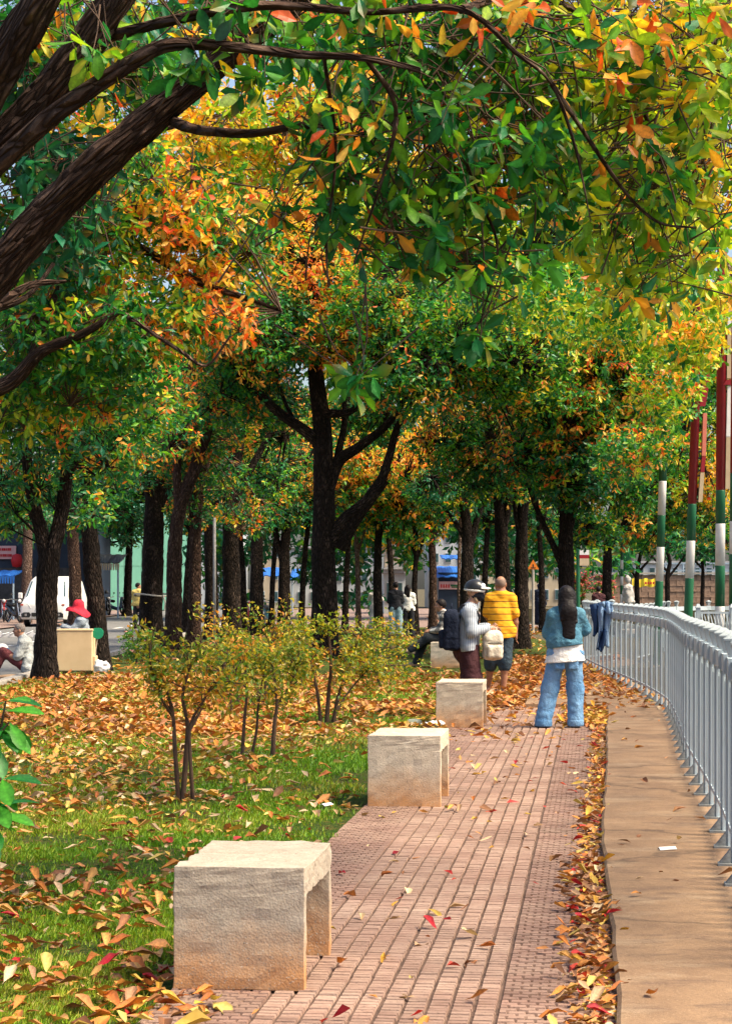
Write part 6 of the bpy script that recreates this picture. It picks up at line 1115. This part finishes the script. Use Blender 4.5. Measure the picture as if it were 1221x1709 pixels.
# ---------------------------------------------------------------- van and motorbikes across the road
M['vanw'] = mat('van_white', (.72, .70, .66), (.64, .62, .58), 1.5, .3, spec=.5); M['glass'] = mat('dark_glass', (.02, .05, .06), (.05, .10, .11), 2, .08, spec=.7); M['rubber'] = mat('rubber', (.02, .02, .02)); M['chrome'] = mat('chrome', (.55, .55, .55), (.4, .4, .4), 5, .25, metal=.9); M['amber'] = mat('lamp_red', (.5, .10, .06)); M['lampw'] = mat('lamp_clear', (.62, .62, .6), (.4, .4, .4), 30, .15, spec=.6)
vD = 81; vr = empty('white_van', (W(71, 980, vD)[0], vD, 0), math.radians(-4), 'white minivan on the far side of the road, half hidden by a trunk', 'van')
def loft(secs):
    m = MB(); vs = []; 
    for y, wb, wm, wt, z0, zm, zt in secs: vs += [(-wb, y, z0), (-wm, y, zm), (-wt, y, zt-.10), (-wt+.14, y, zt), (wt-.14, y, zt), (wt, y, zt-.10), (wm, y, zm), (wb, y, z0)]
    fs = [(i*8+k, i*8+(k+1) % 8, i*8+8+(k+1) % 8, i*8+8+k) for i in range(len(secs)-1) for k in range(8)]; n = len(secs)*8
    m.add(vs, fs+[tuple(range(8))[::-1], tuple(range(n-8, n))]); return m
b_ = loft([(0, .80, .83, .80, .34, .62, .86), (.05, .86, .90, .86, .28, .68, .98), (.42, .88, .94, .88, .26, .9, 1.12), (.62, .88, .94, .86, .26, 1.0, 1.22), (1.15, .88, .94, .74, .26, 1.08, 1.92), (1.5, .88, .94, .74, .26, 1.08, 2.0), (3.6, .88, .94, .74, .26, 1.08, 2.0), (4.2, .88, .93, .72, .28, 1.05, 1.9), (4.3, .84, .9, .70, .34, 1.0, 1.7)]).build('body', M['vanw'], vr, True, .03)
m = MB(); m.add([(-.80, .575, 1.16), (.80, .575, 1.16), (.68, 1.06, 1.80), (-.68, 1.06, 1.80)], [(0, 1, 2, 3)]); o = m.build('windscreen', M['glass'], vr); s = o.modifiers.new('t', 'SOLIDIFY'); s.thickness = .04
for e in (-1, 1):
    m = MB(); m.add([(e*.60, .00, .90), (e*.88, .10, .92), (e*.90, .12, .78), (e*.46, -.02, .74)], [(0, 1, 2, 3)]); o = m.build('headlight', M['lampw'], vr); s = o.modifiers.new('t', 'SOLIDIFY'); s.thickness = .06; m = MB(); m.box((e*.83, .04, .86), (.10, .07, .07)); m.build('indicator', M['amber'], o)
    m = MB(); m.prism([(e*.84, .36), (e*.84, .50), (e*.74, .56), (e*.52, .56), (e*.46, .46), (e*.52, .36)], -.03, .05, 'Y'); o = m.build('fog_lamp', M['rubber'], vr); m = MB(); m.lathe([(.0, -.04), (.05, -.04), (.06, -.02)], (e*.66, 0, .46), 12, 'Y'); m.build('lens', M['chrome'], o)
    m = MB(); m.box((e*1.06, .72, 1.22), (.17, .09, .24)); m.build('mirror', M['vanw'], vr, bevel=.03)
    for y in (.85, 3.35): m = MB(); m.lathe([(.0, -.1), (.2, -.1), (.32, -.08), (.33, 0), (.32, .08), (.2, .1), (0, .1)], (e*.80, y, .33), 20, 'X'); o = m.build('wheel', M['rubber'], vr, True); m = MB(); m.lathe([(.0, -.112), (.19, -.112), (.2, -.09), (.2, .09), (.19, .112), (0, .112)], (e*.80, y, .33), 14, 'X'); m.build('rim', M['chrome'], o)
m = MB(); m.box((0, .0, .47), (.86, .06, .15)); m.box((0, -.01, .72), (.5, .05, .05)); m.build('grille', M['rubber'], vr); m = MB(); m.box((0, -.02, .60), (.36, .02, .11)); m.build('number_plate', M['pwhite'], vr)
def motorbike(loc, rz, col, label, extra=None):
    r = empty('motorbike', loc, rz, label, 'motorbike', 'motorbikes parked across the road')
    for y, n in ((-.62, 0), (.62, 1)):
        m = MB(); m.lathe([(.20, -.04), (.27, -.045), (.30, 0), (.27, .045), (.20, .04), (.20, -.04)], (0, y, .30), 22, 'X'); w = m.build('wheel', M['rubber'], r, True); m = MB(); m.lathe([(.0, -.05), (.05, -.05), (.05, .05), (0, .05)], (0, y, .30), 10, 'X')
        for k in range(5): a = k*1.257; m.tube([(0, y, .30), (0, y+.20*math.cos(a), .30+.20*math.sin(a))], .014, 5)
        m.build('rim', M['chrome'], w)
    h_ = .016
    field_mesh('bodywork', [cap((0, .2, .52), (0, .72, .70), .10, .08, .06), cap((0, -.15, .36), (0, .25, .48), .09, .11, .06), cap((0, -.42, .45), (0, -.46, .92), .10, .085, .05, (0, 1.3)), cap((0, -.2, .32), (0, -.42, .42), .07, None, .05)], h_, col, r)
    field_mesh('seat', [cap((0, .0, .76), (0, .66, .82), .085, .075, .05, (0, 1.25))], h_, M['rubber'], r); field_mesh('front_fender', [cap((0, -.80, .55), (0, -.50, .62), .05, .06, .03)], h_, col, r)
    m = MB(); m.tube([(-.34, -.36, 1.02), (-.14, -.44, .98), (.14, -.44, .98), (.34, -.36, 1.02)], .018, 6); hb = m.build('handlebar', M['chrome'], r)
    for e in (-1, 1): m = MB(); m.tube([(e*.22, -.42, 1.0), (e*.30, -.44, 1.18)], .008, 5); m.box((e*.31, -.44, 1.22), (.10, .02, .07)); m.build('mirror', M['rubber'], hb)
    m = MB(); m.lathe([(.0, -.05), (.07, -.045), (.085, 0), (.0, .03)], (0, -.54, .93), 12, 'Y'); m.build('headlight', M['lampw'], r, True); m = MB(); m.tube([(-.08, -.48, .88), (-.06, -.62, .3)], .025, 6); m.tube([(.08, -.48, .88), (.06, -.62, .3)], .025, 6); m.build('fork', M['chrome'], r); m = MB(); m.tube([(.12, .15, .30), (.14, .75, .36)], .05, 8); m.build('exhaust', M['chrome'], r); m = MB(); m.tube([(-.05, .1, .3), (-.2, .16, .02)], .014, 5); m.build('stand', M['chrome'], r)
    return r
PBK = mat('bike_black', (.02, .02, .025), (.03, .03, .035), 5, .25, spec=.5); PRD = mat('bike_red', (.30, .02, .025), (.22, .015, .02), 5, .25, spec=.5); PBL = mat('bike_blue', (.03, .06, .12), (.02, .045, .09), 5, .25, spec=.5); PGN = mat('bike_teal', (.05, .16, .15), (.04, .12, .11), 5, .3)
def at_(x, D): return (W(x, 980, D)[0], D, .03)
motorbike(at_(24, 88), math.radians(35), PBK, 'dark motorbike with silver wheel parked immediately left of the white van'); motorbike(at_(7, 90), math.radians(10), PRD, 'dark red motorbike parked at the left picture edge'); motorbike(at_(190, 112), math.radians(80), PBL, 'dark blue scooter parked side on by the green wall'); motorbike(at_(178, 110), math.radians(20), PBK, 'black scooter with its front to the road, left of the dark blue scooter')
motorbike((W(410, 980, 82)[0], 82, 0), math.radians(30), PRD, 'red motorbike seen between the wide and the narrow dark trunks'); motorbike((W(449, 980, 78)[0], 78, 0), math.radians(15), PGN, 'teal scooter seen left of the forked dark trunk')
motorbike((W(316, 980, 90)[0], 90, 0), math.radians(60), PBK, 'dark motorbike glimpsed behind the slim brown trunk')
field_o = field_mesh('helmet', [ell((0, 0, .0), (.12, .14, .13), .02)], .014, PBK, None, clips=[(2, -1, -.06, (0, 0, 0))]); tag(field_o, 'black helmet hung on the black scooter by the green wall', 'helmet'); q_ = at_(178, 109.6); field_o.location = (q_[0], q_[1], 1.27)
m = MB()
for k in range(7): a = k*.9; m.add([(.25*k-.8, 0, 0), (.25*k-.5, .1, .0), (.25*k-.55, .05, .16+.05*math.sin(k*3)), (.25*k-.75, -.05, .10)], [(0, 1, 2, 3)])
o = m.build('rubbish_heap', M['bagw']); s = o.modifiers.new('t', 'SOLIDIFY'); s.thickness = .04; tag(o, 'scattered pale rubbish on the road edge left of the white van', 'rubbish'); P_ = gp(18, 1063); o.location = (P_[0], P_[1], 0.0)
# ---------------------------------------------------------------- buildings
M['mint'] = mat('mint_wall', (.24, .58, .42), (.19, .50, .36), .6, .7); M['navyw'] = mat('shop_dark', (.020, .040, .075), (.012, .025, .05), 1, .6); M['bluet'] = mat('tarpaulin_blue', (.02, .13, .48), (.015, .10, .38), 1.5, .5); M['creamw'] = mat('cream_wall', (.46, .38, .27), (.38, .31, .22), .8, .8); M['whitew'] = mat('white_wall', (.48, .50, .52), (.40, .43, .46), .6, .8); M['greyroof'] = mat('grey_roof', (.40, .40, .41), (.30, .30, .31), 2, .8); M['signp'] = mat('sign_pink', (.62, .40, .42), (.54, .34, .36), 3, .6); M['signr'] = mat('sign_red', (.48, .02, .03), (.42, .02, .03)); M['stone'] = mat('stone_wall', (.36, .23, .16), (.22, .14, .10), 3, .9, bs=.6, bd=.04, bscale=6); M['yellowb'] = mat('banner_yellow', (.78, .58, .04), (.70, .52, .04), 2, .7); M['steel'] = mat('steel_blue', (.30, .38, .46), (.22, .30, .38), 2, .5)
def X_(x, D): return (x-CX)/FPX*D
def Z_(y, D): return EYE-(y-HY)/FPX*D
D = 136; gw = empty('green_wall', (X_(240, D), D, 0), 0, 'tall mint green panelled wall across the road behind the street trunks', 'wall'); x0 = X_(150, D)-X_(240, D); n = 6; pw = 1.15
sh_ = MB().box((0, 0, 0), (pw-.03, .10, 2.9)).build('x', M['mint'], bevel=.01); me_ = sh_.data; bpy.data.objects.remove(sh_)
for i in range(n):
    for k in range(3): o = link('panel', me_, gw); o.location = (x0+pw*(i+.5), 0, 1.5+k*2.93)
m = MB(); m.box((x0+pw*n/2, .12, 4.4), (pw*n, .1, 8.8)); m.build('backing', M['mint'], gw)
D = 104; sp = empty('shop_building', (X_(5, D), D, 0), 0, 'dark navy shop front with pinkish sign board at the left edge', 'building'); m = MB(); m.box((0, 4, 3.6), (9, 8, 7.2)); m.build('wall', M['navyw'], sp)
m = MB(); m.box((X_(8, D)-X_(5, D), -.12, Z_(922, D)), (40*D/FPX, .14, 22*D/FPX)); sb_ = m.build('sign_board', M['signp'], sp); m = MB()
for r_i, yy in enumerate((917, 927)):
    for k in range(9): m.box((X_(-7+k*3.2+(r_i*1.3), D)-X_(5, D), -.21, Z_(yy, D)), (.055+.02*((k*7) % 3), .03, .13))
m.build('lettering', M['signr'], sb_)
for i in range(3): m = MB(); m.box((-2.6+i*2.6, -.06, 1.3), (2.0, .1, 2.5)); m.build('shutter', M['metal_dark'], sp)
m = MB(); m.lathe([(0, -.35), (.22, -.3), (.3, 0), (.22, .3), (0, .35)], (X_(32, D)-X_(5, D), -.6, Z_(936, D)), 12); m.build('lantern', M['signr'], sp, True)
def awning(name, xl, xr, y0, y1, D, dep, mt, label, val=None, posts=True):
    r = empty(name, (X_((xl+xr)/2, D), D, 0), 0, label, 'awning'); w = (xr-xl)*D/FPX; z0, z1 = Z_(y0, D), Z_(y1, D); V = []; F = []; n = 12
    for i in range(n+1):
        x = -w/2+w*i/n; sg = .06*math.sin(i*1.7)
        V += [(x, dep/2, z0+.35*sg), (x, 0, (z0+z1)/2+.1*math.sin(i*.8)), (x, -dep/2, z1+sg*.5)]
    F = [(i*3+k, i*3+3+k, i*3+4+k, i*3+1+k) for i in range(n) for k in range(2)]; o = link('cloth', np_mesh('cloth', V, F), r, mt); s = o.modifiers.new('t', 'SOLIDIFY'); s.thickness = .05
    if val is not None:
        m = MB()
        for i in range(n): m.prism([(-w/2+w*i/n+.01, z1), (-w/2+w*(i+1)/n-.01, z1), (-w/2+w*(i+.75)/n, z1-.34), (-w/2+w*(i+.25)/n, z1-.34)], -dep/2-.06, -dep/2-.02, 'Y')
        m.build('valance', val, r)
    if posts:
        for e in (-1, 1):
            m = MB(); m.tube([(e*(w/2-.1), -dep/2+.1, 0), (e*(w/2-.1), -dep/2+.1, z1)], .05, 7); m.build('post', M['steel'], r)
    return r
awning('awning', -20, 33, 953, 962, 97, 2.5, M['bluet'], 'blue cloth awning in front of the dark shop at the left edge', M['bluet'])
awning('awning', 158, 206, 926, 941, 104, 3.0, M['metal_dark'], 'dark awning with cream scalloped valance before the green wall', M['creamw'])
def building(xl, xr, yt, D, dep, mw, label, roof='greyroof', win=(3, 4)):
    r = empty('building', (X_((xl+xr)/2, D), D, 0), 0, label, 'building', 'buildings behind the park'); w = (xr-xl)*D/FPX; h = Z_(yt, D); m = MB(); m.box((0, dep/2, h/2), (w, dep, h)); m.build('wall', mw, r); m = MB(); m.box((0, dep/2, h+.12), (w+.5, dep+.5, .22)); m.build('roof', M[roof], r)
    for i in range(win[0]):
        for k in range(win[1]):
            m = MB(); m.box((-w/2+w*(i+.5)/win[0], -.03, h*(k+.55)/win[1]), (w/win[0]*.5, .10, h/win[1]*.5)); f = m.build('window', M['whitew'], r); m = MB(); m.box((-w/2+w*(i+.5)/win[0], -.09, h*(k+.55)/win[1]), (w/win[0]*.42, .03, h/win[1]*.42)); m.build('pane', M['glass'], f)
    return r
building(322, 400, 880, 150, 10, M['whitew'], 'pale building glimpsed between the brown and dark trunks', win=(4, 4)); building(425, 470, 905, 148, 10, M['creamw'], 'cream building glimpsed between the narrow and the forked dark trunk', win=(2, 3)); building(470, 640, 915, 160, 10, M['whitew'], 'long pale building behind the biggest centre trunk', win=(8, 3)); building(642, 668, 912, 146, 8, M['creamw'], 'small cream building above the far standing trio', win=(2, 4)); building(716, 800, 850, 152, 12, M['whitew'], 'tall pale blue white building right of the straight mottled trunk', win=(4, 5)); building(800, 960, 940, 165, 10, M['creamw'], 'low wide cream building behind the trunks near the warning sign', win=(8, 2))
h_ = building(640, 676, 957, 120, 6, M['whitew'], 'low white kiosk with grey pitched roof behind the far trio', win=(2, 1)); m = MB(); w = 40*120/FPX; m.prism([(-w/2, Z_(957, 120)+.24), (w/2, Z_(957, 120)+.24), (-.05*w, Z_(938, 120))], -.4, 6.2, 'Y'); m.build('gable_roof', M['greyroof'], h_)
for k, (xl, xr, y0, y1, lab) in enumerate(((432, 470, 948, 962, 'blue tarpaulin between the narrow and forked dark trunks'), (486, 510, 950, 968, 'blue tarpaulin left of the biggest centre trunk'), (716, 768, 946, 964, 'big bright blue tarpaulin above the pink sign shop'), (735, 764, 927, 934, 'small blue upper canopy on the pale blue white building'))):
    awning('awning', xl, xr, y0, y1, 118-k*.5, 3.0, M['bluet'], lab, posts=k != 3)
D = 116; ks = empty('shop_stall', (X_(752, D), D, 0), 0, 'dark shop stall under the blue tarpaulin with pink and green sign strip', 'stall'); m = MB(); m.box((0, 1.2, 1.2), (42*D/FPX, 2.4, 2.4)); m.build('wall', M['navyw'], ks); m = MB(); m.box((0, -.1, Z_(977, D)), (40*D/FPX, .12, 13*D/FPX)); sb_ = m.build('sign_strip', M['signp'], ks); m = MB(); m.box((.28, -.17, Z_(977, D)), (.62, .02, .09)); m.box((.28, -.17, Z_(980, D)), (.5, .02, .06)); m.build('green_stripes', M['pgreen'], sb_); m = MB()
for k in range(4): m.box((-.55+k*.14, -.17, Z_(978, D)), (.08, .02, .2))
m.build('lettering', M['signr'], sb_)
# across the canal
D = 152; sw = empty('stone_wall', (X_(1140, D), D, -.03), 0, 'brown stone embankment wall across the canal', 'wall'); x0 = X_(1000, D)-X_(1140, D); r_ = random.Random(5); mes = []
for k in range(6):
    m = MB(); m.box((0, 0, 0), (1.0, .5, .40)); mes.append(m.build('x', M['stone'], bevel=.04).data)
for o in [o for o in bpy.data.objects if o.data in mes]: bpy.data.objects.remove(o)
for j in range(6):
    for i in range(15):
        o = link('stone', mes[r_.randrange(6)], sw); o.location = (x0+i*1.03+(j % 2)*.5, r_.uniform(-.05, .05), .2+j*.42); o.scale = (1, 1, 1)
m = MB(); m.box((x0+7.6, .35, 1.2), (16, .3, 2.4)); m.build('backing', M['stone'], sw); m = MB(); m.box((x0+7.6, -.1, 2.62), (16.2, .7, .14)); m.build('coping', M['kerb'], sw)
bn = empty('banner', (X_(1074, 148), 148, 0), 0, 'long yellow banner hung along the far bank behind two dark trunks', 'banner'); w = 40*148/FPX; V = []; F = []
for i in range(21):
    for y in (966, 979): V.append((-w/2+w*i/20, .05*math.sin(i*1.1), Z_(y, 148)+.05*math.sin(i*.7)))
F = [(i*2, i*2+1, i*2+3, i*2+2) for i in range(20)]; o = link('cloth', np_mesh('cloth', V, F), bn, M['yellowb']); s = o.modifiers.new('t', 'SOLIDIFY'); s.thickness = .03; m = MB()
for k in range(6): m.box((.1+k*.19, -.1, Z_(973, 148)), (.12, .02, .17))
m.build('lettering', M['signr'], bn)
for e in (-1, 1): m = MB(); m.tube([(e*w/2, .06, -.03), (e*w/2, .06, Z_(964, 148))], .05, 6); m.build('post', M['steel'], bn)
building(1040, 1230, 940, 210, 12, M['whitew'], 'long pale building with blue steel balconies beyond the stone wall', win=(10, 2))
gs = empty('steel_gantry', (X_(1160, 175), 175, 0), 0, 'blue grey steel frame standing beyond the stone wall', 'frame')
for k in range(5): m = MB(); m.tube([(-2.6+k*1.5, 0, 0), (-2.6+k*1.5, 0, 3.6)], .10, 6); m.build('column', M['steel'], gs)
for z in (2.4, 3.0, 3.6): m = MB(); m.box((.4, 0, z), (7, .16, .14)); m.build('rail', M['steel'], gs)
st = empty('wrapped_statue', (X_(1048, 70), 70, -.03), 0, 'tall pale wrapped figure shape beside the small far striped pole', 'statue'); field_mesh('wrapping', [cap((-.05, 0, .0), (-.04, 0, .9), .05, .08, .04), cap((.07, 0, .0), (.05, 0, .9), .05, .08, .04), cap((0, 0, .9), (-.02, 0, 1.55), .12, .17, .06), cap((-.14, 0, 1.5), (-.24, 0, .95), .05, .04, .04), cap((.13, 0, 1.5), (.17, 0, 1.0), .05, .04, .04), ell((-.02, 0, 1.86), (.10, .11, .14), .05)], .03, mat('wrap_cloth', (.50, .47, .43), (.38, .35, .32), 6, .9), st, clips=[(2, -1, .02, (0, 0, 0))], wr=.03, wf=8); m = MB(); m.lathe([(.32, 0), (.32, .12), (.24, .16)], n=14); m.build('plinth', M['kerb'], st)
# white bridge railing on the right, beyond the poles
wr_ = empty('white_railing', (X_(1172, 27), 27, -1.0), 0, 'white balustrade with curved bars between the two right striped poles', 'railing'); k_ = 27/FPX; zt = Z_(1021, 27)+1.0; zb = Z_(1062, 27)+1.0
for x in (1164, 1221): m = MB(); m.box(((x-1172)*k_, 0, (zt+.06)/2), (.055, .06, zt+.06)); m.box(((x-1172)*k_, 0, zt+.08), (.075, .08, .05), top=(.03, .03)); m.build('post', M['rail_cap'], wr_)
m = MB(); m.box(((1192-1172)*k_, 0, zt-.012), (62*k_, .04, .03)); m.build('top_rail', M['rail_cap'], wr_); m = MB(); m.box(((1192-1172)*k_, 0, zb), (62*k_, .04, .03)); m.build('bottom_rail', M['rail_cap'], wr_)
for i in range(10): x = (1168+i*5.2-1172)*k_; m = MB(); m.tube([(x, 0, zt-.02), (x+.02, -.02, (zt*2+zb)/3), (x+.028, -.03, (zt+zb)/2), (x+.02, -.02, (zt+2*zb)/3), (x, 0, zb)], .008, 6); m.build('bar', M['rail_cap'], wr_)
